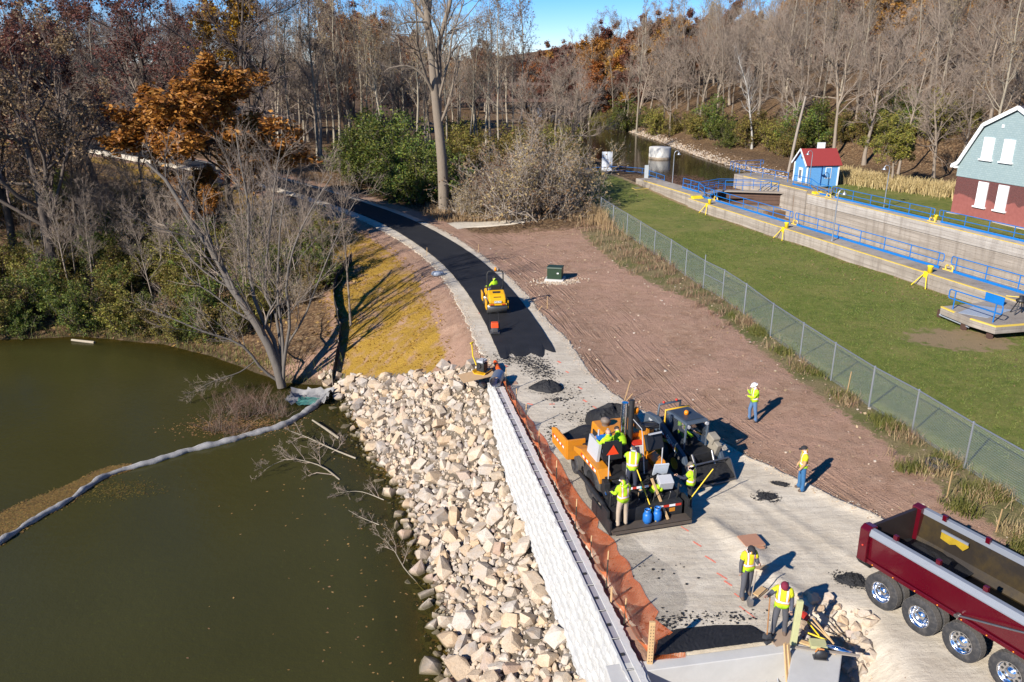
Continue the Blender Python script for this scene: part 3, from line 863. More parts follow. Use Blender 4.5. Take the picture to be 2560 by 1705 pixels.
# ------------------------------------------------------------------ riprap
def stone_material():
    m, nt, b = nt_new('limestone_boulder')
    g = nd(nt, 'ShaderNodeNewGeometry'); oi = nd(nt, 'ShaderNodeObjectInfo')
    r = mth(nt, 'FRACT', mth(nt, 'ADD', g.outputs['Random Per Island'], oi.outputs['Random']))
    c = ramp(nt, r, [(0.0, (0.33, 0.285, 0.24)), (0.2, (0.50, 0.42, 0.325)), (0.38, (0.50, 0.36, 0.225)), (0.5, (0.54, 0.475, 0.395)), (0.68, (0.38, 0.335, 0.29)), (0.82, (0.54, 0.42, 0.29)), (0.93, (0.46, 0.41, 0.36)), (1.0, (0.40, 0.27, 0.19))])
    pos = g.outputs['Position']
    n1 = noise(nt, pos, 2.5, 5, 0.65); n2 = noise(nt, pos, 16, 4, 0.7)
    c = mixc(nt, ramp(nt, n1, [(0.46, 0.0), (0.70, 0.6)]), c, (0.43, 0.29, 0.165))
    c = mixc(nt, ramp(nt, n2, [(0.5, 0.0), (0.75, 0.6)]), c, (0.20, 0.165, 0.13))
    sx = nd(nt, 'ShaderNodeSeparateXYZ'); nt.links.new(pos, sx.inputs[0])
    wet = ramp(nt, mth(nt, 'ADD', mth(nt, 'MULTIPLY', mth(nt, 'ADD', sx.outputs[2], 5.0), 4.0), mth(nt, 'MULTIPLY', n1, 0.5)), [(0.45, 1.0), (1.0, 0.0)])
    c = mixc(nt, mth(nt, 'MULTIPLY', wet, 0.85), c, (0.085, 0.070, 0.030))
    nt.links.new(c, b.inputs['Base Color']); b.inputs['Roughness'].default_value = 0.9; b.inputs['Specular IOR Level'].default_value = 0.25
    bump(nt, b, mth(nt, 'ADD', n1, mth(nt, 'MULTIPLY', n2, 0.6)), 0.6, 0.06)
    return m
M_STONE = stone_material()
def hull_stone(seed, npt=11):
    rg = np.random.default_rng(seed)
    c = np.array([(i, j, k) for i in (-1, 1) for j in (-1, 1) for k in (-1, 1)], float) * 0.72
    c[:, :2] *= rg.uniform(0.62, 1.12, (8, 1)); c += rg.normal(0, 0.17, (8, 3))
    e = rg.normal(0, 1, (10, 3)); e /= np.linalg.norm(e, axis=1)[:, None]
    p = np.concatenate([c * 0.90, e * rg.uniform(0.86, 1.04, (10, 1))])
    p *= np.array([1.0, rg.uniform(0.65, 0.95), rg.uniform(0.5, 0.8)])
    bm = bmesh.new()
    for q in p: bm.verts.new(q)
    r = bmesh.ops.convex_hull(bm, input=bm.verts)
    bmesh.ops.delete(bm, geom=[g for g in r['geom_interior'] if isinstance(g, bmesh.types.BMVert)], context='VERTS')
    bmesh.ops.triangulate(bm, faces=bm.faces)
    bm.verts.index_update()
    v = np.array([x.co for x in bm.verts]); f = np.array([[q.index for q in t.verts] for t in bm.faces])
    bm.free()
    return v, f
STONES = [hull_stone(100 + k) for k in range(14)]
RNG = np.random.default_rng(5)
def rip_ok(x, y):
    dr, sr, zr_, _ = poly_dist(RIM, x, y); ds, ss, _, _ = poly_dist(SHORE, x, y)
    upper = (y - 39.4) - (-0.95) * (x + 2.0)        # straw bank lies beyond this line
    nearw = np.where(y < 36.5, dr > 0.42, dr > 0.25)
    return (sr < 0) & nearw & ((ss > 0) | (ds < 0.9)) & (upper < 0.5 + 0.35 * np.sin(x * 3)) & (y > 15)
def scatter(n_try, rmin, rmax, existing, gap):
    out = []
    xs_ = RNG.uniform(-12.5, 3.2, n_try); ys_ = RNG.uniform(15, 49, n_try)
    ok = rip_ok(xs_, ys_); xs_, ys_ = xs_[ok], ys_[ok]
    grid = {}
    for (x, y, r) in existing: grid.setdefault((int(x // 1.2), int(y // 1.2)), []).append((x, y, r))
    for x, y in zip(xs_, ys_):
        big = 1.0 + 0.35 * max(0, min(1, (30 - y) / 10))
        r = (rmin + (rmax - rmin) * RNG.random() ** 1.6) * big
        cx, cy = int(x // 1.2), int(y // 1.2); bad = False
        for i in (-1, 0, 1):
            for j in (-1, 0, 1):
                for (a, b_, c_) in grid.get((cx + i, cy + j), ()):
                    if (a - x) ** 2 + (b_ - y) ** 2 < ((c_ + r) * gap) ** 2: bad = True; break
                if bad: break
            if bad: break
        if bad: continue
        out.append((x, y, r)); grid.setdefault((cx, cy), []).append((x, y, r))
    return out
bigS = scatter(2600, 0.24, 0.46, [], 0.78)
midS = scatter(12000, 0.13, 0.24, bigS, 0.72)
smS = scatter(34000, 0.045, 0.14, bigS + midS, 0.60)
riprap = thing('riprap_bank', 'bank of pale limestone boulders sloping from the white wall into the water', 'riprap', (0, 0, 0))
def rot_rand(tilt=0.5):
    return Euler((RNG.normal(0, tilt), RNG.normal(0, tilt), RNG.uniform(0, 6.28))).to_matrix()
allS = sorted(bigS + midS, key=lambda q: -q[2] / math.hypot(q[0], q[1] + 4))
stone_me = []
for k, (x, y, r) in enumerate(allS[:300]):
    i = k % len(STONES)
    if k < len(STONES):
        o = np_mesh('stone', STONES[i][0], STONES[i][1], M_STONE, riprap); stone_me.append(o.data)
    else:
        o = bpy.data.objects.new('stone', stone_me[i]); COL.objects.link(o); o.parent = riprap
    o.location = (x, y, tz(x, y) + r * 0.30)
    o.rotation_euler = (RNG.normal(0, 0.45), RNG.normal(0, 0.45), RNG.uniform(0, 6.28))
    o.scale = (r * 1.25, r * 1.25, r * 1.2)
def joined_stones(name, lst, m, parent, zf=0.3, tilt=0.6, sink=0.0, zfun=None):
    V = []; F = []; base = 0
    X = np.array([q[0] for q in lst]); Y = np.array([q[1] for q in lst]); Z = terrain(X, Y) if zfun is None else zfun(X, Y)
    for (x, y, r), z in zip(lst, Z):
        v, f = STONES[RNG.integers(len(STONES))]
        M3 = np.array(rot_rand(tilt))
        w = (v * r * 1.25) @ M3.T + np.array([x, y, z + r * zf - sink])
        V.append(w); F.append(f + base); base += len(v)
    o = np_mesh(name, np.concatenate(V), np.concatenate(F), m, parent)
    if parent is None or True: o['kind'] = 'stuff'
    return o
joined_stones('smaller_stones', allS[300:] + smS, M_STONE, riprap, 0.25)

# ------------------------------------------------------------------ concrete abutment
abut = thing('bridge_abutment', 'pale new concrete abutment wall with ladder leaning in front', 'abutment', (0, 0, 0))
def gp(*px, z=0.0):
    return [G(x, y, z) for x, y in px]
ztop = 0.06
q = gp((1590, 1655), (2012, 1600), z=ztop)
a0, a1 = Vector((*q[0], 0)), Vector((*q[1], 0)); dv = (a1 - a0).normalized(); nv_ = Vector((dv.y, -dv.x, 0))
mb = MB(); pl = [a0 - dv * 0.3, a1 + dv * 0.1, a1 + dv * 0.1 + nv_ * 0.36, a0 - dv * 0.3 + nv_ * 0.36]
mb.prism([(p.x, p.y) for p in pl], 'z', -4.6, ztop); mb.build('back_wall', M_CONC, abut, bevel=0.02)
mb = MB(); mb.prism(gp((1512, 1664), (1604, 1650), (1668, 1790), (1560, 1810), z=0.10), 'z', -4.6, 0.10); mb.build('wing_wall', M_CONC, abut, bevel=0.03)
mb = MB(); mb.prism(gp((1985, 1606), (2106, 1634), (2085, 1800), (1950, 1800), z=0.10), 'z', -4.6, 0.10); mb.build('wing_wall', M_CONC, abut, bevel=0.03)

# ------------------------------------------------------------------ lock walls
ZL = 1.6
def lock_prism(mb, s0, s1, n0, n1, z0, z1, mi=0):
    pts = [LK(s0, n0), LK(s1, n0), LK(s1, n1), LK(s0, n1)]
    return mb.prism(pts, 'z', z0, z1, mi)
lw = thing('lock_wall', 'grey concrete lock wall with yellow edge beside the mown lawn', 'lock wall')
seg = [(-12, -20), (-20, -28), (-28, -36), (-36, -44), (-44, -52), (-52, -60), (-60, -67), (-67, -73.2)]
for s0, s1 in seg:
    mb = MB(); lock_prism(mb, s0 - 0.006, s1 + 0.006, 41.9, 44.4, -7, ZL); mb.build('wall_section', M_OLDCONC, lw, bevel=0.03)
mb = MB(); lock_prism(mb, -73.2, -86, 42.1, 44.4, -7, ZL + 0.35); mb.build('gate_platform', M_OLDCONC, lw, bevel=0.03)
mb = MB()
lock_prism(mb, -12, -73.2, 41.895, 42.06, ZL - 0.03, ZL + 0.008); lock_prism(mb, -73.2, -84, 42.095, 42.24, ZL + 0.30, ZL + 0.36)
mb.build('edge_stripe', M_YELLOW, lw)
for k in range(2):
    mb = MB(); lock_prism(mb, -73.2 + 0.32 * k, -73.2 + 0.32 * (k + 1), 42.2, 43.3, ZL + 0.004, ZL + 0.24 - 0.12 * k); mb.build('step', M_YELLOW2, lw)
fw = thing('lock_wall', 'tall stained concrete far wall of the lock chamber', 'lock wall')
zs = [(-7, -1.6), (-1.6, 0.55), (0.55, ZL)]
mb = MB(); lock_prism(mb, 5, -73.2, 55.5, 57.3, -7, 0.62); mb.build('lower_wall', M_OLDCONC, fw)
mb = MB(); lock_prism(mb, 5, -72.0, 55.42, 57.3, 0.624, ZL); mb.build('coping', lock_concrete('pale_lock_coping', (0.43, 0.395, 0.35), (0.24, 0.21, 0.18)), fw, bevel=0.03)
mb = MB(); lock_prism(mb, -72.0, -86, 55.3, 58.6, -7, ZL + 0.35); mb.build('gate_platform', M_OLDCONC, fw, bevel=0.03)
mb = MB(); lock_prism(mb, 5, -72.0, 55.415, 55.58, ZL - 0.03, ZL + 0.008); lock_prism(mb, -72.0, -84, 55.295, 55.44, ZL + 0.30, ZL + 0.36); mb.build('edge_stripe', M_YELLOW, fw)
for k in range(2):
    mb = MB(); lock_prism(mb, -72.0 + 0.32 * k, -72.0 + 0.32 * (k + 1), 56.0, 57.1, ZL + 0.004, ZL + 0.24 - 0.12 * k); mb.build('step', M_YELLOW2, fw)
# chamber water and stained ledges at the head of the lock
mb = MB(); lock_prism(mb, 5, -86, 44.4, 55.5, -6.4, -3.2); tag(mb.build('lock_water', water_material('dark_lock_water', (0.02, 0.018, 0.009), 0.1, 0.05)), kind='structure')
hw = thing('lock_sill', 'stained concrete sill wall below the upper lock gates', 'lock sill')
mb = MB(); lock_prism(mb, -76.0, -80.0, 44.4, 55.5, -7, -0.4); mb.build('sill_wall', M_OLDCONC, hw)
for k in range(3):
    mb = MB(); lock_prism(mb, -76.0 + 0.9 * k, -75.1 + 0.9 * k, 53.0, 55.42, -7, -0.8 - 0.7 * k); mb.build('stone_step', mat('brown_wet_stone', (0.17, 0.10, 0.05), 0.8, var=0.35, scale=1.5, bmp=0.4, world_co=True), hw)

# ------------------------------------------------------------------ lock gates: two leaves of horizontal planks
def gate_leaf(label, pA, pB):
    A = Vector((*LK(*pA), 0)); B = Vector((*LK(*pB), 0))
    L = (B - A).length; ang = math.atan2(B.y - A.y, B.x - A.x)
    g = thing('lock_gate', label, 'lock gate', (A.x, A.y, -2.2), ang)
    z = 0.0
    me = None
    for k in range(8):
        if me is None:
            mb = MB(); mb.box((L / 2, 0, 0.19), (L, 0.30, 0.37)); o = mb.build('plank', M_PLANK, g, bevel=0.02); me = o.data
        else:
            o = bpy.data.objects.new('plank', me); COL.objects.link(o); o.parent = g
        o.location = (0, 0.02 * ((k * 7) % 3 - 1), 0.395 * k)
    for x in (0.2, L * 0.5, L - 0.2):
        mb = MB(); mb.box((x, -0.20, 1.6), (0.16, 0.08, 3.2)); mb.build('iron_strap', M_BLACKMETAL, g)
    mb = MB(); mb.box((L / 2, 0.1, 3.30), (L + 0.3, 1.0, 0.12)); mb.build('walkway', M_WOODGREY, g)
    mb = MB(); mb.tube([(0.3, -0.3, 0.2), (L - 0.4, -0.3, 3.1)], 0.05, 6); mb.build('diagonal_rod', M_BLACKMETAL, g)
    return g
gate_leaf('brown planked lock gate leaf nearer the lawn', (-76.5, 44.4), (-79.6, 49.9))
gate_leaf('brown planked lock gate leaf nearer the blue shed', (-76.5, 55.4), (-79.6, 50.0))

# ------------------------------------------------------------------ railings
def railing(label, base, loops=(True, True), spacing=2.45, h=1.07, kick=True, mat_=None, r=0.035, group='blue pipe railings'):
    base = [Vector(b) for b in base]
    mat_ = mat_ or M_BLUE
    o0 = base[0]
    rl = thing('railing', label, 'railing', o0, 0, group)
    P = [b - o0 for b in base]
    up = Vector((0, 0, 1))
    for i in range(len(P) - 1):
        d = P[i + 1] - P[i]; n = max(1, round(d.length / spacing))
        for k in range(n + (1 if i == len(P) - 2 else 0)):
            p = P[i] + d * (k / n)
            mb = MB(); mb.cyl(p, p + up * h, r, n=6); mb.build('post', mat_, rl)
    for nm, z in (('top_rail', h), ('mid_rail', h * 0.52)):
        mb = MB(); mb.tube([p + up * z for p in P], r, 6); mb.build(nm, mat_, rl)
    for e, on in ((0, loops[0]), (-1, loops[1])):
        if not on: continue
        d = (P[0] - P[1] if e == 0 else P[-1] - P[-2]).normalized() * 0.42
        p = P[e]
        mb = MB(); mb.tube([p + up * h, p + d * 0.85 + up * h, p + d + up * (h - 0.08), p + d + up * (h * 0.52 + 0.08), p + d * 0.85 + up * h * 0.52, p + up * h * 0.52], r, 6); mb.build('end_loop', mat_, rl)
    if kick:
        for i in range(len(P) - 1):
            d = P[i + 1] - P[i]
            mb = MB(); mb.box((0, 0, 0.09), (d.length + 0.3, 0.03, 0.17)); o = mb.build('kick_plate', mat_, rl)
            o.location = (P[i] + P[i + 1]) / 2; o.rotation_euler = (0, -math.atan2(d.z, math.hypot(d.x, d.y)), math.atan2(d.y, d.x))
    return rl
def L3(s, n, z=ZL): return (*LK(s, n), z)
railing('near lock railing section beside the black winch platform', [L3(-28.5, 43.6), L3(-40.5, 43.6)])
railing('long near lock railing section between bollard and second light pole', [L3(-42.0, 43.6), L3(-57.4, 43.6)], (True, True))
railing('near lock railing section ahead of the upper gate', [L3(-58.6, 43.6), L3(-70.6, 43.6)], (True, True))
railing('short near lock railing climbing the yellow steps', [L3(-71.7, 43.6), L3(-73.0, 43.6), L3(-74.2, 43.6, ZL + .35), L3(-77.5, 43.6, ZL + .35)], (True, False), 1.8)
railing('far lock railing section in front of the brick house', [L3(-38.0, 56.5), L3(-54.8, 56.5)])
railing('far lock railing section left of the brick house', [L3(-56.2, 56.5), L3(-68.8, 56.5)])
railing('far lock railing section below the blue shed', [L3(-70.0, 56.5), L3(-71.8, 56.5), L3(-73.0, 56.5, ZL + .35), L3(-76.0, 56.5, ZL + .35)], (True, False), 1.9)
railing('walkway railing along the gate leaf nearer the lawn', [L3(-76.8, 44.6, 1.17), L3(-79.5, 49.9, 1.17)], (False, False), 1.8, kick=False)
railing('walkway railing along the gate leaf nearer the shed', [L3(-79.5, 50.1, 1.17), L3(-76.8, 55.2, 1.17)], (False, False), 1.8, kick=False)
railing('outer walkway railing along the upstream side of the gates', [L3(-78.2, 44.6, 1.17), L3(-80.8, 50.0, 1.17), L3(-78.2, 55.2, 1.17)], (False, False), 1.8, kick=False)
railing('upstream railing wrapping the platform in front of the blue shed', [L3(-78.0, 57.2, ZL + .35), L3(-86, 56.0, ZL + .35), L3(-92, 58.5, ZL), L3(-92, 63.0, ZL)], (False, True), 2.3, kick=False)
railing('upstream railing in front of the pale double panel sign', [(*G(1485, 440, 1.0), 1.0), (*G(1545, 437, 1.0), 1.0), (*G(1605, 442, 1.0), 1.0), (*G(1660, 462, 1.0), 1.0)], (True, False), 2.6, kick=False)

# ------------------------------------------------------------------ mooring gear
def bollard(label, s, n, braces=True):
    t = thing('bollard', label, 'bollard', L3(s, n), math.atan2(LN[1], LN[0]), 'yellow mooring bollards')
    mb = MB(); mb.lathe([(0.0, 0), (0.17, 0), (0.16, 0.35), (0.20, 0.40), (0.20, 0.48), (0.0, 0.50)], n=12); mb.build('post', M_YELLOW2, t)
    if braces:
        mb = MB(); mb.box((-0.30, 0, -0.12), (0.05, 0.34, 0.42)); mb.build('bracket', M_YELLOW2, t)
        for e in (-1, 1):
            mb = MB(); mb.tube([(-0.34, 0.12 * e, -0.1), (-0.75, 0.62 * e, -0.95)], 0.035, 6); mb.build('brace', M_YELLOW2, t)
bollard('yellow braced bollard on the lawn side near the railing gap', -41.2, 42.2)
bollard('yellow braced bollard halfway along the lawn wall', -57.0, 42.2)
bollard('yellow bollard near the steps at the head of the lawn wall', -69.5, 42.2)
bollard('yellow bollard on the far wall beside the house', -56.0, 56.95, False)
bollard('yellow bollard on the far wall near the blue shed', -69.2, 57.0, False)
bollard('small yellow bollard at the corner of the lawn by the pale sign', -93.0, 40.5, False)
def cleat(label, s, n):
    t = thing('mooring_hook', label, 'mooring hook', L3(s, n), math.atan2(LU[1], LU[0]), 'yellow mooring hooks')
    mb = MB(); mb.box((0, 0, 0.03), (0.9, 0.22, 0.06)); mb.build('base_plate', M_YELLOW, t)
    for e in (-1, 1):
        mb = MB(); mb.tube([(0.28 * e, 0, 0.05), (0.30 * e, 0, 0.25), (0.20 * e, 0, 0.36), (0.08 * e, 0, 0.33)], 0.06, 6); mb.build('horn', M_YELLOW, t)
cleat('double-horned yellow hook in the railing gap by the winch platform', -41.2, 43.8)
cleat('double-horned yellow hook midway along the near lock wall', -58.0, 43.8)
cleat('double-horned yellow hook near the upper gate on the lawn wall', -71.2, 43.9)
cleat('double-horned yellow hook on the far wall in front of the house', -55.5, 56.1)
cleat('double-horned yellow hook on the far wall by the light pole', -69.4, 56.1)

def winch(label, x, y, z, rot=0.0):
    t = thing('gate_winch', label, 'winch', (x, y, z), rot, 'black gate winches')
    for a in range(4):
        an = a * math.pi / 2 + 0.6
        mb = MB(); mb.tube([(0.42 * math.cos(an), 0.42 * math.sin(an), 0), (0.10 * math.cos(an), 0.10 * math.sin(an), 0.8)], 0.035, 6); mb.build('leg', M_BLACKMETAL, t)
    mb = MB(); mb.lathe([(0, 0.72), (0.24, 0.72), (0.26, 0.84), (0.14, 0.90), (0.12, 1.06), (0, 1.08)], n=10); mb.build('gear_head', M_BLACKMETAL, t)
    mb = MB(); mb.tube([(0, 0, 0.98), (-0.7, 0.3, 0.98)], 0.03, 6); mb.build('crank_handle', M_YELLOW, t)

# near platform on steel legs
pf = thing('winch_platform', 'angular concrete platform with yellow edges on steel legs at right', 'platform')
pp_px = [(2352, 766), (2440, 757), (2530, 740), (2700, 778), (2700, 800), (2490, 816), (2425, 796)]
top = [G(x, y, 1.5) for x, y in pp_px]
mb = MB(); mb.prism(top, 'z', 1.05, 1.5); mb.build('deck', M_OLDCONC, pf, bevel=0.02)
cx = sum(p[0] for p in top) / len(top); cy = sum(p[1] for p in top) / len(top)
def stripe(pts, z, w=0.14):
    mb = MB()
    for i in range(len(pts) - 1):
        a, b = Vector((*pts[i], 0)), Vector((*pts[i + 1], 0)); d = (b - a).normalized(); nn_ = Vector((-d.y, d.x, 0))
        if (Vector((cx, cy, 0)) - a).dot(nn_) < 0: nn_ = -nn_
        q = [a - nn_ * 0.004, b - nn_ * 0.004, b + nn_ * w, a + nn_ * w]
        mb.prism([(p.x, p.y) for p in q], 'z', z - 0.06, z + 0.006 + 0.001 * i)
    return mb
stripe([top[6], top[5], top[4]], 1.5).build('edge_stripe', M_YELLOW, pf); stripe([top[0], G(2385, 780, 1.5)], 1.5).build('edge_stripe', M_YELLOW, pf)
for x, y in ((2486, 822), (2420, 802), (2360, 772), (2620, 812)):
    gx_, gy_ = G(x, y - 6, 1.4)
    mb = MB(); mb.box((gx_, gy_ + 0.25, 0.55), (0.22, 0.30, 1.1)); mb.build('leg', M_RUST, pf)
mb = MB(); a, b = Vector((*top[0], 0)), Vector((*top[6], 0)); mb.tube([(a.x + .2, a.y + .25, .92), (b.x + .2, b.y + .3, .92)], 0.10, 4); mb.build('beam', M_STEELGREY, pf)
mb = MB(); sp = gp((2395, 782), (2440, 763), (2530, 775), (2470, 795), z=1.51); mb.prism(sp, 'z', 1.505, 1.52); mb.build('steel_plate', M_STEELGREY, pf)
wx, wy = G(2545, 785, 1.5); winch('black gate winch standing on the concrete platform at right', wx, wy, 1.5)
p0, p1 = G(2382, 772, 1.5), G(2482, 806, 1.5)
railing('short blue railing on the near side of the winch platform', [(*p0, 1.5), (*p1, 1.5)], (True, True), 9, kick=False)
mb = MB(); q = gp((2462, 742), (2510, 765), (2465, 768), z=1.6); mb.box(((q[0][0] + q[1][0]) / 2, (q[0][1] + q[1][1]) / 2, 1.75), (1.3, 0.05, 0.5), (0, 0, math.atan2(LU[1], LU[0])))
tag(mb.build('blue_panel', M_BLUE), 'solid blue steel panel against the lock wall behind the platform', 'panel')
# far platform
pf2 = thing('winch_platform', 'far concrete platform with yellow edge beside the upper lock gates', 'platform')
top2 = [G(x, y, 1.25) for x, y in ((1556, 462), (1640, 452), (1725, 470), (1712, 486), (1640, 470), (1588, 474))]
mb = MB(); mb.prism(top2, 'z', 0.5, 1.25); mb.build('deck', M_OLDCONC, pf2, bevel=0.02)
cx = sum(p[0] for p in top2) / 6; cy = sum(p[1] for p in top2) / 6
stripe([top2[0], top2[5], top2[4], top2[3]], 1.25, 0.2).build('edge_stripe', M_YELLOW, pf2)
wx, wy = G(1617, 458, 1.25); winch('black gate winch on the far platform beside the grey cabinet', wx, wy, 1.25, 2.0)

# ------------------------------------------------------------------ lamps, poles, signs
def gooseneck(label, x, y, z, h, turn):
    t = thing('street_lamp', label, 'lamp post', (x, y, z), turn, 'gooseneck lamp posts')
    mb = MB(); mb.cyl((0, 0, 0), (0, 0, h - 0.3), 0.06, 0.045, 8); mb.cyl((0, 0, 0), (0, 0, 0.08), 0.14, n=10); mb.build('post', M_GALV, t)
    mb = MB(); mb.tube([(0, 0, h - 0.3), (0.04, 0, h - 0.05), (0.2, 0, h + 0.12), (0.42, 0, h + 0.1), (0.52, 0, h - 0.08)], 0.035, 6); mb.build('arm', M_GALV, t)
    mb = MB(); mb.lathe([(0.05, h - 0.06), (0.09, h - 0.14), (0.26, h - 0.30), (0.24, h - 0.31)], (0.52, 0, 0), n=10); mb.build('lamp_shade', M_GALV, t)
x, y = G(1680, 472, 1.25); gooseneck('gooseneck lamp post on the far platform by the canal', x, y, 1.25, 4.1, 0.0)
x, y = G(2080, 602, ZL); gooseneck('gooseneck lamp post on the near lock wall beside rust stain', x, y, ZL, 3.9, 0.2)
x, y, z = GT(2209, 520); gooseneck('gooseneck lamp post on the far lawn before dry grass', x, y, z, 4.0, math.pi)
x, y = G(2021, 472, ZL); gooseneck('gooseneck lamp post in front of the blue shed', x, y, ZL, 4.0, math.pi)
x, y, z = GT(1970, 432); p = thing('utility_pole', 'leaning grey wooden utility pole behind the blue shed', 'pole', (x, y, z))
mb = MB(); mb.tube([(0, 0, -0.3), (0.55, 0, 5), (1.15, 0, 9.6)], [0.19, 0.17, 0.13], 10); mb.build('pole_shaft', M_WOODGREY, p)
def panel_sign(label, px0, py0, px1, py1, z, col, legs=True, split=1, name='sign_panel'):
    a, b = Vector((*G(px0, py1, z), 0)), Vector((*G(px1, py1, z), 0))
    b.y = a.y
    w = b.x - a.x
    h = (py1 - py0) / FPX * (a.y * math.cos(PITCH) + (CAM_H - z) * math.sin(PITCH)) * 1.03
    t = thing(name, label, 'sign', (a.x, a.y, z))
    for k in range(split):
        mb = MB(); mb.box((w * (k + 0.5) / split, 0, h * 0.5 + 0.05), (w / split - 0.05, 0.05, h)); mb.build('board', col, t)
    for xx in (0.15, w - 0.15):
        mb = MB(); mb.cyl((xx, 0.06, -0.6), (xx, 0.06, h), 0.05, n=6); mb.build('post', M_GALV, t)
    return t
M_SIGN = mat('pale_sign_board', (0.62, 0.65, 0.68), 0.6, var=0.06, scale=2)
panel_sign('tall pale double panel sign behind the blue railing', 1503, 383, 1530, 436, 1.0, M_SIGN, split=2)
panel_sign('small white notice board at the left end of the canal railing', 1452, 421, 1474, 436, 1.0, M_SIGN)
panel_sign('narrow grey cabinet beside the far winch', 1609, 416, 1620, 460, 1.25, mat('grey_cabinet', (0.40, 0.43, 0.44), 0.5))
panel_sign('square pale board above the shed roof', 2041, 358, 2062, 377, 3.6, M_SIGN)
# white mooring cell
x, y = G(1649, 396, POOL_Z)
mc = thing('mooring_cell', 'round white concrete mooring cell standing in the canal', 'mooring cell', (x, y, POOL_Z))
mb = MB(); mb.lathe([(1.72, -1.5), (1.72, 1.72), (1.68, 1.78), (0, 1.80)], n=40); mb.build('drum', mat('white_mooring_concrete', (0.66, 0.64, 0.58), 0.85, var=0.1, scale=1.5, dirt=0.2), mc)
mb = MB(); mb.lathe([(1.725, -0.3), (1.73, 0.28), (1.722, 0.30)], n=40); mb.build('waterline_stain', mat('tan_stain', (0.42, 0.33, 0.23), 0.9), mc)

# ------------------------------------------------------------------ blue shed
def clapboard(name, col, sc=8.0):
    m, nt, b = nt_new(name)
    oc = coords(nt)
    s = nd(nt, 'ShaderNodeSeparateXYZ'); nt.links.new(oc, s.inputs[0])
    f = mth(nt, 'FRACT', mth(nt, 'MULTIPLY', s.outputs[2], sc))
    n1 = noise(nt, oc, 3, 4, 0.6)
    c = mixc(nt, n1, tuple(x * 0.88 for x in col), tuple(min(1, x * 1.1) for x in col))
    nt.links.new(c, b.inputs['Base Color']); b.inputs['Roughness'].default_value = 0.6
    bump(nt, b, f, 0.8, 0.03)
    return m
M_SHEDB = clapboard('sky_blue_clapboard', (0.13, 0.36, 0.68))
M_TRIM = mat('white_trim', (0.78, 0.78, 0.76), 0.5, var=0.04)
sx_, sy_ = 33.75, 92.3
shed = thing('shed', 'small sky blue shed with red gable roof and white trim', 'shed', (sx_, sy_, 1.30), R(7))
SWd, SDp, SH, SR_ = 3.75, 3.2, 2.55, 1.5
mb = MB(); mb.prism([(0, 0), (SDp, 0), (SDp, SH), (SDp / 2, SH + SR_), (0, SH)], 'x', 0, SWd); mb.build('wall', M_SHEDB, shed)
M_ROOFR = mat('red_roofing', (0.26, 0.030, 0.028), 0.75, var=0.15, scale=5, bmp=0.3)
for e in (0, 1):
    mb = MB()
    ov = 0.35; sl = math.atan2(SR_, SDp / 2); Lr = math.hypot(SR_, SDp / 2) + ov
    c0 = Vector((SWd / 2, SDp / 2, SH + SR_ + 0.06))
    dirn = Vector((0, -math.cos(sl) if e == 0 else math.cos(sl), -math.sin(sl)))
    mb.box(c0 + dirn * (Lr / 2), (SWd + 0.6, Lr, 0.08), (sl if e == 0 else -sl, 0, 0)); mb.build('roof_slope', M_ROOFR, shed)
    mb = MB(); mb.box(c0 + dirn * (Lr / 2) + Vector((-SWd / 2 - 0.32, 0, -0.03)), (0.05, Lr, 0.20), (sl if e == 0 else -sl, 0, 0)); mb.build('barge_board', M_TRIM, shed)
for (x, y) in ((-0.012, 0.0), (SWd + 0.012, 0.0), (-0.012, SDp)):
    mb = MB(); mb.box((x, y - 0.012, SH / 2), (0.14, 0.14, SH - 0.01)); mb.build('corner_board', M_TRIM, shed)
d_ = MB(); d_.box((-0.02, 1.55, 1.0), (0.05, 0.95, 2.0)); dr_o = d_.build('door', M_TRIM, shed)
d_ = MB(); d_.box((-0.05, 1.55, 1.25), (0.03, 0.55, 1.0)); d_.build('pane', mat('grey_glass', (0.16, 0.18, 0.20), 0.15), dr_o)
d_ = MB(); d_.box((1.75, -0.02, 1.35), (0.10, 0.06, 2.4)); d_.build('downpipe', mat('dark_blue_paint', (0.01, 0.06, 0.22), 0.5), shed)
d_ = MB(); d_.box((2.55, -0.02, 1.55), (0.72, 0.06, 1.25)); wf = d_.build('window', M_TRIM, shed)
d_ = MB(); d_.box((2.55, -0.045, 1.55), (0.58, 0.03, 1.1)); d_.build('shutter', M_SHEDB, wf)
d_ = MB(); d_.cyl((-0.03, 1.6, 3.15), (0.05, 1.6, 3.15), 0.16, n=12); d_.build('vent', M_BLACKMETAL, shed)

# ------------------------------------------------------------------ brick house with gambrel gable
hx, hy = LK(-59.8, 62.2)
hang = math.atan2(LU[1], LU[0])
hx, hy = 41.75, 75.6
house = thing('house', 'two-storey gambrel house with red brick base and pale green shingled gable', 'house', (hx, hy, 1.3), hang)
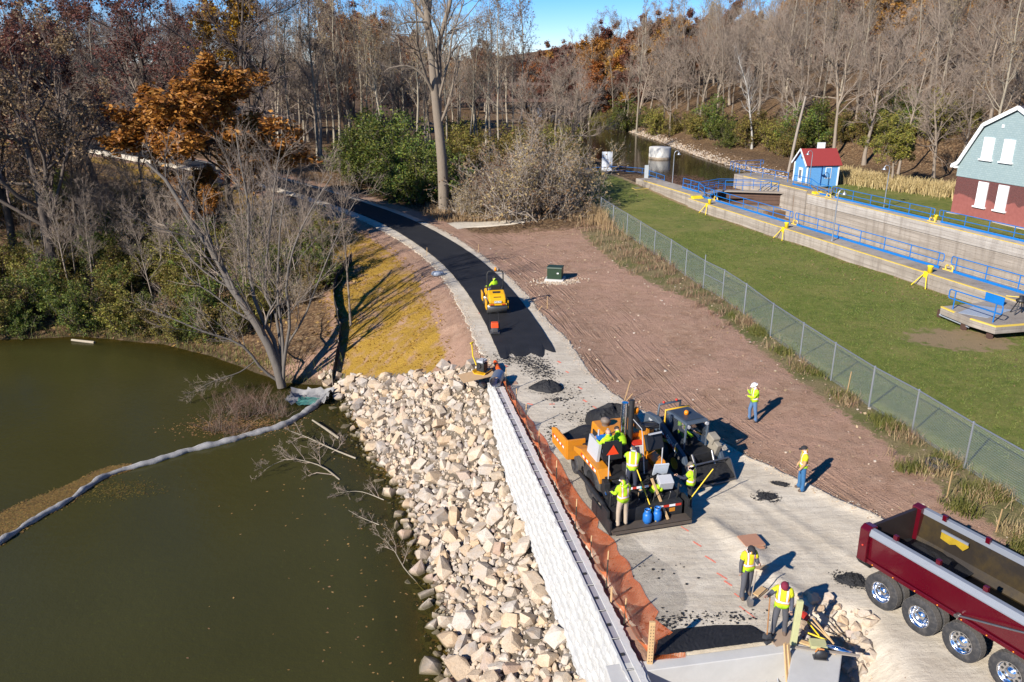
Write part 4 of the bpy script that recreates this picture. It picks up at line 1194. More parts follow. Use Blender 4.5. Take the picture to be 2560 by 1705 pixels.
# local: x along the gable front (towards the viewer), +y away from the lock (right of travel is -y): front lies on y=0, body on y>0
HW, HD = 10.6, 12.0
def brick_material():
    m, nt, b = nt_new('red_brick_part_washed')
    oc = coords(nt)
    bt = nd(nt, 'ShaderNodeTexBrick'); bt.inputs['Scale'].default_value = 4.0
    mp = nd(nt, 'ShaderNodeMapping'); mp.inputs['Rotation'].default_value = (R(90), 0, 0)
    nt.links.new(oc, mp.inputs['Vector']); nt.links.new(mp.outputs[0], bt.inputs['Vector'])
    bt.inputs['Color1'].default_value = (0.12, 0.035, 0.030, 1); bt.inputs['Color2'].default_value = (0.085, 0.026, 0.024, 1); bt.inputs['Mortar'].default_value = (0.16, 0.10, 0.09, 1)
    bt.inputs['Mortar Size'].default_value = 0.012
    s = nd(nt, 'ShaderNodeSeparateXYZ'); nt.links.new(oc, s.inputs[0])
    n1 = noise(nt, oc, 0.55, 3, 0.5); n2 = noise(nt, oc, 3, 4, 0.6)
    hgt = mth(nt, 'ADD', s.outputs[2], mth(nt, 'MULTIPLY', mth(nt, 'SUBTRACT', n1, 0.5), -2.2))
    k = ramp(nt, mth(nt, 'DIVIDE', hgt, 4.0), [(0.43, 1.0), (0.46, 0.0)])
    c = mixc(nt, mth(nt, 'MULTIPLY', k, 0.9), bt.outputs['Color'], mixc(nt, n2, (0.20, 0.055, 0.045), (0.34, 0.115, 0.095)))
    nt.links.new(c, b.inputs['Base Color']); b.inputs['Roughness'].default_value = 0.9
    return m
def shingle_material(name, c1, c2, mo, sc, rot):
    m, nt, b = nt_new(name)
    oc = coords(nt)
    bt = nd(nt, 'ShaderNodeTexBrick'); bt.inputs['Scale'].default_value = sc
    mp = nd(nt, 'ShaderNodeMapping'); mp.inputs['Rotation'].default_value = rot
    nt.links.new(oc, mp.inputs['Vector']); nt.links.new(mp.outputs[0], bt.inputs['Vector'])
    bt.inputs['Color1'].default_value = (*c1, 1); bt.inputs['Color2'].default_value = (*c2, 1); bt.inputs['Mortar'].default_value = (*mo, 1)
    bt.inputs['Mortar Size'].default_value = 0.02; bt.inputs['Row Height'].default_value = 0.30
    nt.links.new(bt.outputs['Color'], b.inputs['Base Color']); b.inputs['Roughness'].default_value = 0.85
    bump(nt, b, bt.outputs['Fac'], -0.5, 0.02)
    return m
M_BRICK = brick_material()
M_MINT = shingle_material('pale_green_shingles', (0.27, 0.345, 0.345), (0.235, 0.31, 0.315), (0.18, 0.245, 0.25), 1.7, (R(90), 0, 0))
M_HROOF = shingle_material('dark_roof_shingles', (0.085, 0.070, 0.078), (0.065, 0.055, 0.062), (0.04, 0.035, 0.04), 1.5, (0, 0, 0))
mb = MB(); mb.box((HW / 2, HD / 2, 1.75), (HW, HD, 3.5)); mb.build('brick_storey', M_BRICK, house)
prof = [(-0.05, 3.5), (HW + 0.05, 3.5), (HW + 0.05, 4.5), (HW - 2.2, 8.15), (HW / 2, 9.75), (2.2, 8.15), (-0.05, 4.5)]
mb = MB(); mb.prism(prof, 'y', -0.06, HD); mb.build('shingled_gable', M_MINT, house)
gam = [(-0.55, 4.42), (0.05, 4.75), (2.05, 8.28), (HW / 2, 9.95), (HW - 2.05, 8.28), (HW - 0.05, 4.75), (HW + 0.55, 4.42)]
for i in range(6):
    (x0, z0), (x1, z1) = gam[i], gam[i + 1]
    mb = MB(); nx_, nz_ = -(z1 - z0), (x1 - x0); ll = math.hypot(nx_, nz_); nx_, nz_ = nx_ / ll * 0.14, nz_ / ll * 0.14
    mb.prism([(x0, z0), (x1, z1), (x1 + nx_, z1 + nz_), (x0 + nx_, z0 + nz_)], 'y', -0.26, HD + 0.3); mb.build('roof_slope', M_HROOF, house)
    mb = MB(); mb.prism([(x0 + nx_ * 1.05, z0 + nz_ * 1.05), (x1 + nx_ * 1.05, z1 + nz_ * 1.05), (x1 - nx_ * 1.3, z1 - nz_ * 1.3), (x0 - nx_ * 1.3, z0 - nz_ * 1.3)], 'y', -0.36, -0.262); mb.build('white_trim', M_TRIM, house)
mb = MB(); mb.box((-0.38, 0.05, 4.34), (0.75, 0.62, 0.22)); mb.build('eave_return', M_TRIM, house)
M_SHUT = mat('white_shutter', (0.76, 0.76, 0.75), 0.5, var=0.03); M_SHUT2 = mat('grey_white_louvre', (0.60, 0.60, 0.62), 0.6, var=0.05)
for (w0, w1, z0, z1, yf) in ((2.35, 3.45, 5.35, 7.25, -0.06), (4.45, 5.55, 5.35, 7.25, -0.06), (2.6, 3.65, 1.15, 3.35, 0.0), (4.75, 5.8, 1.15, 3.35, 0.0)):
    mb = MB(); mb.box(((w0 + w1) / 2, yf - 0.05, (z0 + z1) / 2), (w1 - w0, 0.10, z1 - z0)); fr = mb.build('window', M_SHUT, house)
    for e in (0.27, 0.73):
        for v in (0.27, 0.73):
            mb = MB(); mb.box((w0 + (w1 - w0) * e, yf - 0.105, z0 + (z1 - z0) * v), ((w1 - w0) * 0.36, 0.02, (z1 - z0) * 0.38)); mb.build('shutter_panel', M_SHUT2, fr)
    mb = MB(); mb.box(((w0 + w1) / 2, yf - 0.10, z0 - 0.06), (w1 - w0 + 0.3, 0.24, 0.14)); mb.build('sill', M_SHUT, fr)
mb = MB(); mb.box((4.0, -0.09, 8.3), (0.22, 0.06, 0.28)); mb.build('vent', M_SHUT, house)
mb = MB(); mb.box((-0.15, 0.5, 3.15), (0.3, 0.3, 0.3)); mb.build('lamp', M_TRIM, house)
mb = MB(); mb.box((HW / 2, -0.25, 0.04), (HW, 0.5, 0.12)); mb.build('footing', M_CONC, house)

# ------------------------------------------------------------------ rusty truss bridge over the canal, far away
br = thing('truss_bridge', 'rusty steel truss bridge crossing the canal before the wooded hill', 'bridge', (-14, 222, 5.0), R(-6))
BL, BH, npan = 62.0, 4.2, 14
for yy in (0, 4.5):
    for nm, z in (('top_chord', BH), ('bottom_chord', 0)):
        mb = MB(); mb.box((BL / 2, yy, z), (BL, 0.35, 0.55)); mb.build(nm, M_RUST, br)
    for k in range(npan + 1):
        x = BL * k / npan
        mb = MB(); mb.box((x, yy, BH / 2), (0.3, 0.3, BH)); mb.build('upright', M_RUST, br)
        if k < npan:
            mb = MB(); mb.tube([(x, yy, 0 if k % 2 else BH), (x + BL / npan, yy, BH if k % 2 else 0)], 0.16, 4); mb.build('diagonal', M_RUST, br)
mb = MB(); mb.box((BL / 2, 2.25, -0.2), (BL, 4.8, 0.3)); mb.build('deck', M_RUST, br)
for x in (8, 30, 42, 50, 61):
    mb = MB()
    for e in (0, 4.5): mb.box((x, e, -3.2), (0.6, 0.6, 6.0))
    mb.box((x, 2.25, -0.7), (0.6, 5.2, 0.5)); mb.build('pier', M_RUST, br)

# ------------------------------------------------------------------ chain-link fence
def mesh_alpha(name, col, scale, thick, rough=0.5, metal=0.0, wob=0.0, diag=True):
    m, nt, b = nt_new(name)
    uv = nd(nt, 'ShaderNodeUVMap').outputs[0]
    s = nd(nt, 'ShaderNodeSeparateXYZ'); nt.links.new(uv, s.inputs[0])
    u, v = s.outputs[0], s.outputs[1]
    if diag:
        p = mth(nt, 'ADD', u, v); q = mth(nt, 'SUBTRACT', u, v)
    else:
        p, q = u, v
    def line(x):
        return mth(nt, 'LESS_THAN', mth(nt, 'ABSOLUTE', mth(nt, 'SUBTRACT', mth(nt, 'FRACT', mth(nt, 'MULTIPLY', x, scale)), 0.5)), thick * 0.5)
    k = mth(nt, 'MAXIMUM', line(p), line(q))
    b.inputs['Base Color'].default_value = (*col, 1); b.inputs['Roughness'].default_value = rough; b.inputs['Metallic'].default_value = metal
    tr = nd(nt, 'ShaderNodeBsdfTransparent'); mx = nd(nt, 'ShaderNodeMixShader')
    sh = b.outputs[0]
    if metal == 0.0 and col[0] > 0.5:           # thin plastic lets light through
        tl = nd(nt, 'ShaderNodeBsdfTranslucent'); tl.inputs[0].default_value = (*col, 1); m2 = nd(nt, 'ShaderNodeMixShader'); m2.inputs[0].default_value = 0.25
        nt.links.new(sh, m2.inputs[1]); nt.links.new(tl.outputs[0], m2.inputs[2]); sh = m2.outputs[0]
    nt.links.new(k, mx.inputs[0]); nt.links.new(tr.outputs[0], mx.inputs[1]); nt.links.new(sh, mx.inputs[2])
    nt.links.new(mx.outputs[0], nt.nodes['Material Output'].inputs[0])
    return m
M_LINK = mesh_alpha('chain_link_wire', (0.30, 0.36, 0.37), 14.0, 0.135, 0.5, 0.3)
def sheet(name, rows, m, parent):
    """rows: list of lists of points (grid); UV in metres"""
    me = bpy.data.meshes.new(name)
    nr, nc = len(rows), len(rows[0])
    vs = [tuple(p) for r in rows for p in r]
    fs = [(j * nc + i, j * nc + i + 1, (j + 1) * nc + i + 1, (j + 1) * nc + i) for j in range(nr - 1) for i in range(nc - 1)]
    me.from_pydata(vs, [], fs)
    uvl = me.uv_layers.new(name='UVMap')
    U = [0.0]
    for i in range(1, nc): U.append(U[-1] + (Vector(rows[0][i]) - Vector(rows[0][i - 1])).length)
    Vv = [[0.0] * nc]
    for j in range(1, nr): Vv.append([Vv[-1][i] + (Vector(rows[j][i]) - Vector(rows[j - 1][i])).length for i in range(nc)])
    for poly in me.polygons:
        for li, vi in zip(poly.loop_indices, poly.vertices):
            uvl.data[li].uv = (U[vi % nc], Vv[vi // nc][vi % nc])
    me.polygons.foreach_set('use_smooth', [True] * len(me.polygons))
    me.update()
    return link_mesh(name, me, m, parent)
cf = thing('chain_link_fence', 'long galvanised chain link fence between the dirt slope and the lawn', 'fence')
FH = 1.9
fp = []
seg_pts = [(18.5, 19.5), (17.7, 23.0), (16.9, 26.5), (16.3, 29.4), (15.7, 32.1), (15.2, 35.2), (14.7, 38.1), (14.3, 41.7), (13.9, 45.6), (13.4, 48.8), (12.8, 51.5), (12.3, 54.9), (11.8, 58.0), (11.2, 61.5), (10.6, 65.0), (10.0, 68.5), (9.3, 72.8), (8.6, 77.0)]
fz = [tz(x, y) for x, y in seg_pts]
for i, ((x, y), z) in enumerate(zip(seg_pts, fz)):
    hh = FH + (0.35 if i == 10 else 0)
    mb = MB(); mb.cyl((x, y, z - 0.2), (x, y, z + hh), 0.036 if i % 4 else 0.045, n=8); mb.cyl((x, y, z + hh), (x, y, z + hh + 0.05), 0.055, 0.01, 8); mb.build('post', M_GALV, cf)
for i in range(len(seg_pts) - 1):
    (x0, y0), (x1, y1) = seg_pts[i], seg_pts[i + 1]
    mb = MB(); mb.cyl((x0, y0, fz[i] + FH - 0.03), (x1, y1, fz[i + 1] + FH - 0.03), 0.028, n=6); mb.build('top_rail', M_GALV, cf)
    rows = [[(x0 + (x1 - x0) * t, y0 + (y1 - y0) * t, fz[i] + (fz[i + 1] - fz[i]) * t + h) for t in (0, 0.33, 0.66, 1)] for h in (0.03, FH - 0.05)]
    sheet('wire_mesh', rows, M_LINK, cf)
    if i == 9:
        mb = MB(); mb.cyl((x0, y0, fz[i] + 1.0), (x1, y1, fz[i + 1] + 1.0), 0.026, n=6); mb.build('mid_rail', M_GALV, cf)
# ------------------------------------------------------------------ tree growing
def tubes_batch(P, Rr, sides):
    """P (B,n,3), Rr (B,n) -> verts, quad faces"""
    B, n, _ = P.shape
    T = np.empty_like(P)
    T[:, 1:-1] = P[:, 2:] - P[:, :-2]; T[:, 0] = P[:, 1] - P[:, 0]; T[:, -1] = P[:, -1] - P[:, -2]
    T /= np.linalg.norm(T, axis=2, keepdims=True) + 1e-9
    ref = np.where(np.abs(T[:, :1, 2:3]) > 0.9, np.array([1.0, 0, 0]), np.array([0, 0, 1.0]))
    ref = np.broadcast_to(ref, P.shape)
    A = np.cross(T, ref); A /= np.linalg.norm(A, axis=2, keepdims=True) + 1e-9
    Bv = np.cross(T, A)
    an = np.arange(sides) * 2 * np.pi / sides
    V = P[:, :, None, :] + Rr[:, :, None, None] * (A[:, :, None, :] * np.cos(an)[None, None, :, None] + Bv[:, :, None, :] * np.sin(an)[None, None, :, None])
    base = (np.arange(B)[:, None, None] * n + np.arange(n - 1)[None, :, None]) * sides
    k = np.arange(sides)[None, None, :]; k2 = (k + 1) % sides
    F = np.stack([base + k, base + k2, base + sides + k2, base + sides + k], -1).reshape(-1, 4)
    return V.reshape(-1, 3), F
def grow_children(rg, P, Rr, L, count, t0, t1, ang, angsd, ratio, rr, up, nseg, wob=0.12, taper=0.35, droop=0.0, shade=0.55, rmin=0.006):
    B, n, _ = P.shape
    idx = np.repeat(np.arange(B), count)
    m = len(idx)
    t = rg.uniform(t0, t1, m)
    ft = t * (n - 1); i0 = np.clip(ft.astype(int), 0, n - 2); w = (ft - i0)[:, None]
    p = P[idx, i0] * (1 - w) + P[idx, i0 + 1] * w
    tg = P[idx, i0 + 1] - P[idx, i0]; tg /= np.linalg.norm(tg, axis=1, keepdims=True) + 1e-9
    rad = Rr[idx, i0] * (1 - w[:, 0]) + Rr[idx, i0 + 1] * w[:, 0]
    q = rg.normal(0, 1, (m, 3)); q -= tg * (q * tg).sum(1, keepdims=True); q /= np.linalg.norm(q, axis=1, keepdims=True) + 1e-9
    a = np.radians(rg.normal(ang, angsd, m))[:, None]
    d = tg * np.cos(a) + q * np.sin(a)
    Lc = L[idx] * ratio * (1 - shade * (t - t0) / max(1e-6, t1 - t0)) * rg.uniform(0.65, 1.2, m)
    pts = np.empty((m, nseg + 1, 3)); pts[:, 0] = p
    for k in range(nseg):
        d = d + rg.normal(0, wob, (m, 3)); d[:, 2] += up / nseg - droop * k / nseg
        d /= np.linalg.norm(d, axis=1, keepdims=True)
        pts[:, k + 1] = pts[:, k] + d * (Lc / nseg)[:, None]
    r0 = np.maximum(rad * rr, rmin)
    Rc = r0[:, None] * np.linspace(1, taper, nseg + 1)[None, :]
    return pts, np.maximum(Rc, rmin * 0.6), Lc
def leaves_on(rg, P, per, size, spread, flat=0.3):
    B, n, _ = P.shape
    idx = np.repeat(np.arange(B), per); m = len(idx)
    t = rg.uniform(0.15, 1.0, m) * (n - 1); i0 = np.clip(t.astype(int), 0, n - 2); w = (t - i0)[:, None]
    c = P[idx, i0] * (1 - w) + P[idx, i0 + 1] * w + rg.normal(0, spread, (m, 3))
    a = rg.normal(0, 1, (m, 3)); a[:, 2] *= 0.6; a /= np.linalg.norm(a, axis=1, keepdims=True)
    b = rg.normal(0, 1, (m, 3)); b -= a * (b * a).sum(1, keepdims=True); b /= np.linalg.norm(b, axis=1, keepdims=True)
    s = size * rg.uniform(0.6, 1.35, m)[:, None]
    nrm = np.cross(a, b) * s * 0.18
    V = np.stack([c - a * s, c + b * s * 0.55 + nrm, c + a * s, c - b * s * 0.55 + nrm], 1).reshape(-1, 3)
    F = np.arange(m * 4).reshape(m, 4)
    return V, F
def merge(parts):
    V = []; F = []; M = []; b = 0
    for v, f, mi in parts:
        V.append(v); F.append(f + b); M.append(np.full(len(f), mi)); b += len(v)
    return np.concatenate(V), np.concatenate(F), np.concatenate(M)

def bark_material(name, col, var=0.35):
    m, nt, b = nt_new(name)
    oc = coords(nt)
    mp = nd(nt, 'ShaderNodeMapping'); mp.inputs['Scale'].default_value = (6, 6, 1.2); nt.links.new(oc, mp.inputs['Vector'])
    n1 = noise(nt, mp.outputs[0], 2.0, 5, 0.65)
    oi = nd(nt, 'ShaderNodeObjectInfo').outputs['Random']
    c = mixc(nt, n1, tuple(x * (1 - var) for x in col), tuple(min(1, x * (1 + var)) for x in col))
    hs = nd(nt, 'ShaderNodeHueSaturation'); nt.links.new(c, hs.inputs['Color'])
    nt.links.new(mth(nt, 'ADD', mth(nt, 'MULTIPLY', oi, 0.5), 0.75), hs.inputs['Value'])
    nt.links.new(hs.outputs[0], b.inputs['Base Color']); b.inputs['Roughness'].default_value = 0.9; b.inputs['Specular IOR Level'].default_value = 0.2
    bump(nt, b, n1, 0.6, 0.04)
    return m
def leaf_material(name, stops, transl=0.3):
    m, nt, b = nt_new(name)
    g = nd(nt, 'ShaderNodeNewGeometry'); oi = nd(nt, 'ShaderNodeObjectInfo').outputs['Random']
    n = len(stops)
    c = ramp(nt, g.outputs['Random Per Island'], [(i / max(1, n - 1), s) for i, s in enumerate(stops)])
    hs = nd(nt, 'ShaderNodeHueSaturation'); nt.links.new(c, hs.inputs['Color'])
    nt.links.new(mth(nt, 'ADD', mth(nt, 'MULTIPLY', oi, 0.5), 0.75), hs.inputs['Value'])
    nt.links.new(mth(nt, 'ADD', mth(nt, 'MULTIPLY', oi, 0.04), 0.48), hs.inputs['Hue'])
    nt.links.new(hs.outputs[0], b.inputs['Base Color']); b.inputs['Roughness'].default_value = 0.55; b.inputs['Specular IOR Level'].default_value = 0.3
    tl = nd(nt, 'ShaderNodeBsdfTranslucent'); nt.links.new(hs.outputs[0], tl.inputs[0])
    mx = nd(nt, 'ShaderNodeMixShader'); mx.inputs[0].default_value = transl
    nt.links.new(b.outputs[0], mx.inputs[1]); nt.links.new(tl.outputs[0], mx.inputs[2]); nt.links.new(mx.outputs[0], nt.nodes['Material Output'].inputs[0])
    return m
BK_GREY = bark_material('grey_bark', (0.225, 0.182, 0.138)); BK_DARK = bark_material('dark_bark', (0.095, 0.075, 0.060)); BK_PALE = bark_material('pale_bark', (0.31, 0.265, 0.195)); BK_MAPLE = bark_material('maple_bark', (0.15, 0.13, 0.11)); BK_WHITE = bark_material('white_bark', (0.40, 0.38, 0.34), 0.25)
TW_GREY = bark_material('grey_twigs', (0.250, 0.195, 0.150)); TW_DARK = bark_material('dark_twigs', (0.135, 0.104, 0.090)); TW_PALE = bark_material('pale_twigs', (0.34, 0.29, 0.24)); TW_RED = bark_material('reddish_twigs', (0.175, 0.105, 0.075))
LF_RUST = leaf_material('rust_oak_leaves', [(0.140, 0.050, 0.012), (0.285, 0.105, 0.017), (0.40, 0.165, 0.026), (0.48, 0.24, 0.06)])
LF_MAROON = leaf_material('maroon_leaves', [(0.085, 0.032, 0.024), (0.165, 0.062, 0.040), (0.25, 0.115, 0.062)])
LF_GOLD = leaf_material('gold_leaves', [(0.22, 0.105, 0.008), (0.36, 0.195, 0.012), (0.46, 0.29, 0.025)])
LF_TAN = leaf_material('tan_leaves', [(0.15, 0.095, 0.050), (0.24, 0.165, 0.085), (0.34, 0.25, 0.14), (0.28, 0.155, 0.06)])
LF_GREEN = leaf_material('green_leaves', [(0.040, 0.068, 0.013), (0.080, 0.118, 0.020), (0.135, 0.165, 0.026), (0.225, 0.215, 0.036)])
LF_OLIVE = leaf_material('olive_yellow_leaves', [(0.085, 0.085, 0.020), (0.155, 0.145, 0.030), (0.27, 0.22, 0.042), (0.18, 0.115, 0.038)])

def tree_meshes(seed, style, H=18.0, r=0.22, leaf=None, per=0, lsize=0.12, bark=None, twig=None, lean=(0, 0), skeleton=None, tw_n=4, sub=None):
    """returns (trunk mesh, crown mesh) objects' data for a tree of the style"""
    rg = np.random.default_rng(seed)
    parts_t = []; parts_c = []
    if skeleton is None:
        n = 11
        P0 = np.zeros((1, n, 3)); d = np.array([lean[0], lean[1], 1.0]); d /= np.linalg.norm(d)
        tl = H * (0.92 if style in ('tall', 'columnar') else 0.72)
        for k in range(1, n):
            d = d + rg.normal(0, 0.055 if style == 'tall' else 0.085, 3); d[2] += 0.06; d /= np.linalg.norm(d)
            P0[0, k] = P0[0, k - 1] + d * tl / (n - 1)
        P0[0, 0, 2] -= 0.4
        R0 = (r * np.linspace(1, 0.16, n) ** 0.9)[None, :].copy(); R0[0, 0] *= 1.45; R0[0, 1] *= 1.05
        L0 = np.array([tl])
        parts_t.append((*tubes_batch(P0, R0, 9), 0))
    else:
        P0, R0, L0 = skeleton
        parts_t.append((*tubes_batch(P0, R0, 9), 0))
    if style == 'tall':
        c1 = grow_children(rg, P0, R0, L0, 34, 0.34, 0.99, 46, 12, 0.22, 0.40, 0.75, 5, 0.13, shade=0.45)
        c2 = grow_children(rg, *c1, 7, 0.2, 1.0, 38, 12, 0.45, 0.55, 0.35, 3, 0.15, shade=0.3, rmin=0.009)
        c3 = grow_children(rg, *c2, tw_n + 2, 0.15, 1.0, 35, 12, 0.60, 0.7, 0.25, 2, 0.2, shade=0.2, rmin=0.006)
    elif style == 'spread':
        c1 = grow_children(rg, P0, R0, L0, 15, 0.30, 1.0, 50, 12, 0.62, 0.55, 0.55, 7, 0.16, shade=0.45)
        c2 = grow_children(rg, *c1, 8, 0.18, 1.0, 42, 13, 0.46, 0.6, 0.30, 4, 0.2, shade=0.35, rmin=0.012)
        c2b = grow_children(rg, *c2, 7, 0.15, 1.0, 38, 14, 0.48, 0.65, 0.2, 3, 0.2, shade=0.3, rmin=0.009)
        parts_c.append((*tubes_batch(c2b[0], c2b[1], 3), 0))
        c3 = grow_children(rg, *c2b, tw_n + 1, 0.15, 1.0, 36, 14, 0.60, 0.8, 0.12, 2, 0.2, shade=0.2, rmin=0.006)
    elif style == 'stems':
        c1 = grow_children(rg, P0, R0, L0, 11, 0.2, 1.0, 32, 10, 0.40, 0.36, 0.40, 6, 0.10, shade=0.5)
        c2 = grow_children(rg, *c1, 8, 0.15, 1.0, 36, 12, 0.48, 0.55, 0.25, 4, 0.14, shade=0.35, rmin=0.008)
        c3 = grow_children(rg, *c2, tw_n + 1, 0.1, 1.0, 34, 12, 0.52, 0.7, 0.15, 3, 0.2, shade=0.2, rmin=0.005)
    parts_t.append((*tubes_batch(c1[0], c1[1], 5), 0))
    parts_c.append((*tubes_batch(c2[0], c2[1], 4), 0)); parts_c.append((*tubes_batch(c3[0], c3[1], 3), 0))
    if leaf is not None and per:
        parts_c.append((*leaves_on(rg, c3[0], per, lsize, lsize * 1.1), 1))
    return merge(parts_t), merge(parts_c)
def make_tree(name, label, cat, meshes, bark, twig, leaf, loc, rz=0, sc=1.0, group=None):
    t = thing(name, label, cat, loc, rz, group)
    (v, f, m), (v2, f2, m2) = meshes
    np_mesh('trunk', v, f, bark, t, smooth=True)
    np_mesh('crown', v2, f2, [twig, leaf] if leaf else [twig], t, midx=m2)
    t.scale = (sc, sc, sc)
    return t
def place_copy(src, label, loc, rz, sc, group=None):
    c = copy_tree(src)
    c.location = loc; c.rotation_euler = (0, 0, rz); c.scale = sc if isinstance(sc, tuple) else (sc, sc, sc)
    c['label'] = label
    if group: c['group'] = group
    return c
class Kind:
    """a kind of tree: the first placing builds it, later ones copy it"""
    def __init__(s, name, cat, meshes, bark, twig, leaf=None):
        s.a = (name, cat, meshes, bark, twig, leaf); s.src = None
    def put(s, label, loc, rz, sc=1.0, group=None):
        name, cat, meshes, bark, twig, leaf = s.a
        if s.src is None:
            s.src = make_tree(name, label, cat, meshes, bark, twig, leaf, loc, rz, 1.0, group)
            s.src.scale = sc if isinstance(sc, tuple) else (sc, sc, sc)
            return s.src
        return place_copy(s.src, label, loc, rz, sc, group)

def shrub_meshes(seed, H, spread, stems, per, lsize, sub=7, tw=5, up=0.3):
    rg = np.random.default_rng(seed)
    n = 6
    P0 = np.zeros((stems, n, 3)); az = rg.uniform(0, 6.28, stems); tl = np.abs(rg.normal(0, 0.6, stems))
    d = np.stack([np.cos(az) * tl * spread, np.sin(az) * tl * spread, np.ones(stems)], 1); d /= np.linalg.norm(d, axis=1, keepdims=True)
    L = H * rg.uniform(0.55, 1.05, stems)
    P0[:, 0, :2] = rg.normal(0, 0.12 * H * spread, (stems, 2)); P0[:, 0, 2] = -0.2
    for k in range(1, n):
        d = d + rg.normal(0, 0.13, (stems, 3)); d /= np.linalg.norm(d, axis=1, keepdims=True)
        P0[:, k] = P0[:, k - 1] + d * (L / (n - 1))[:, None]
    R0 = (0.011 * H * rg.uniform(0.5, 1.2, stems))[:, None] * np.linspace(1, 0.25, n)[None, :]
    c1 = grow_children(rg, P0, R0, L, sub, 0.1, 1.0, 42, 14, 0.40, 0.6, up, 4, 0.18, shade=0.3, rmin=0.009)
    c2 = grow_children(rg, *c1, tw, 0.1, 1.0, 40, 14, 0.5, 0.7, 0.2, 3, 0.22, shade=0.2, rmin=0.006)
    pt = [(*tubes_batch(P0, R0, 5), 0)]
    pc = [(*tubes_batch(c1[0], c1[1], 3), 0), (*tubes_batch(c2[0], c2[1], 3), 0)]
    if per: pc.append((*leaves_on(rg, c2[0], per, lsize, lsize * 1.3), 1))
    return merge(pt), merge(pc)
class ShrubKind(Kind):
    pass

def plane_pt(px, py, Y):
    """point of the picture ray at depth y = Y"""
    v = (py - 852.5) / FPX; u = (px - 1280.0) / FPX
    t = Y / (math.cos(PITCH) - math.sin(PITCH) * v)
    return np.array([u * t, Y, CAM_H - t * (math.sin(PITCH) + math.cos(PITCH) * v)])
def skeleton_from(stems, Y0, base, radii, dys, n=12):
    P = []; RR = []; LL = []
    for st, r, dy in zip(stems, radii, dys):
        q = np.array([plane_pt(x, y, Y0 + dy * (i / (len(st) - 1))) for i, (x, y) in enumerate(st)])
        q = smooth_line(q, 4); q = resample_n3(q, n)
        P.append(q - np.array(base)); RR.append(r * np.linspace(1, 0.22, n) ** 0.85)
        LL.append(np.linalg.norm(np.diff(q, axis=0), axis=1).sum())
    return np.array(P), np.array(RR), np.array(LL)
def resample_n3(P, n):
    L = np.concatenate([[0], np.cumsum(np.linalg.norm(np.diff(P, axis=0), axis=1))])
    q = np.linspace(0, L[-1], n)
    return np.stack([np.interp(q, L, P[:, k]) for k in range(3)], 1)

# ---- silver maple leaning over the river
bx_, by_ = G(706, 968, WATER_Z + 0.1); base = (bx_, by_, WATER_Z + 0.1)
stems = [[(705, 968), (686, 896), (657, 838), (621, 779), (580, 724), (566, 688), (526, 622), (471, 545), (420, 456), (365, 405)],
         [(590, 735), (569, 684), (540, 633), (511, 560), (455, 470), (440, 400)],
         [(705, 960), (694, 881), (679, 837), (646, 779), (628, 706), (620, 615), (622, 520), (600, 400), (590, 330)],
         [(706, 950), (701, 888), (694, 797), (664, 742), (668, 633), (679, 540), (690, 430), (705, 350)],
         [(708, 950), (708, 881), (704, 815), (694, 742), (697, 633), (703, 540), (722, 420)],
         [(708, 955), (712, 888), (726, 797), (715, 724), (730, 633), (766, 545), (830, 440)],
         [(708, 940), (715, 870), (759, 797), (785, 731), (845, 585), (895, 490)],
         [(700, 955), (657, 925), (620, 877), (584, 852), (511, 830), (440, 800), (365, 771)],
         [(640, 900), (600, 930), (540, 950), (470, 985)]]
sk = skeleton_from(stems, by_, base, [0.30, 0.085, 0.155, 0.115, 0.105, 0.115, 0.08, 0.10, 0.04], [0.6, 1.5, 2.5, 3.2, 1.0, -0.5, 1.2, -1.5, -2.2])
make_tree('silver_maple', 'bare many-stemmed grey tree leaning left at the water edge beside the boulders', 'tree', tree_meshes(301, 'stems', skeleton=sk, tw_n=4), BK_MAPLE, TW_GREY, None, base)
# ---- tall cottonwood by the path
cb = GT(1110, 527)
stems = [[(1110, 527), (1106, 420), (1098, 330), (1088, 240), (1078, 130), (1066, 20), (1050, -120), (1030, -260)],
         [(1092, 290), (1098, 200), (1096, 120), (1110, 60), (1130, -20), (1135, -160)],
         [(1080, 110), (1060, 45), (1030, 0), (1000, -60)],
         [(1096, 220), (1080, 75), (1050, 55), (1000, 60), (985, 80)],
         [(1086, 240), (1060, 190), (1020, 165), (975, 170), (960, 180)],
         [(1070, 40), (1080, -60), (1090, -220)]]
sk = skeleton_from(stems, cb[1], cb, [0.58, 0.34, 0.22, 0.16, 0.15, 0.25], [0, 1.0, 2.0, -2.0, -1.5, 1.0])
make_tree('cottonwood_tree', 'tall thick-trunked bare tree standing beside the gravel side track', 'tree', tree_meshes(302, 'stems', skeleton=sk, tw_n=4), BK_GREY, TW_GREY, None, cb)

# ---- kinds
ORD = ['first', 'second', 'third', 'fourth', 'fifth', 'sixth', 'seventh', 'eighth', 'ninth', 'tenth', 'eleventh', 'twelfth']
K_TALL = [Kind('poplar_tree', 'tree', tree_meshes(310 + k, 'tall', 22, 0.17, LF_TAN, 1, 0.10), BK_PALE, TW_GREY, LF_TAN) if k < 2 else Kind('poplar_tree', 'tree', tree_meshes(310 + k, 'tall', 22, 0.17), BK_PALE, TW_GREY) for k in range(3)]
K_TALLD = [Kind('slender_tree', 'tree', tree_meshes(320 + k, 'tall', 20, 0.15, lean=(0.06 * (k - 1), 0.03)), BK_GREY, TW_GREY) for k in range(3)]
K_BARE = [Kind('bare_tree', 'tree', tree_meshes(330 + k, 'spread', 18, 0.24), BK_GREY, TW_GREY) for k in range(4)]
K_DARK = [Kind('dark_tree', 'tree', tree_meshes(340 + k, 'spread', 22, 0.36, LF_MAROON, 2, 0.13), BK_DARK, TW_DARK, LF_MAROON) for k in range(2)]
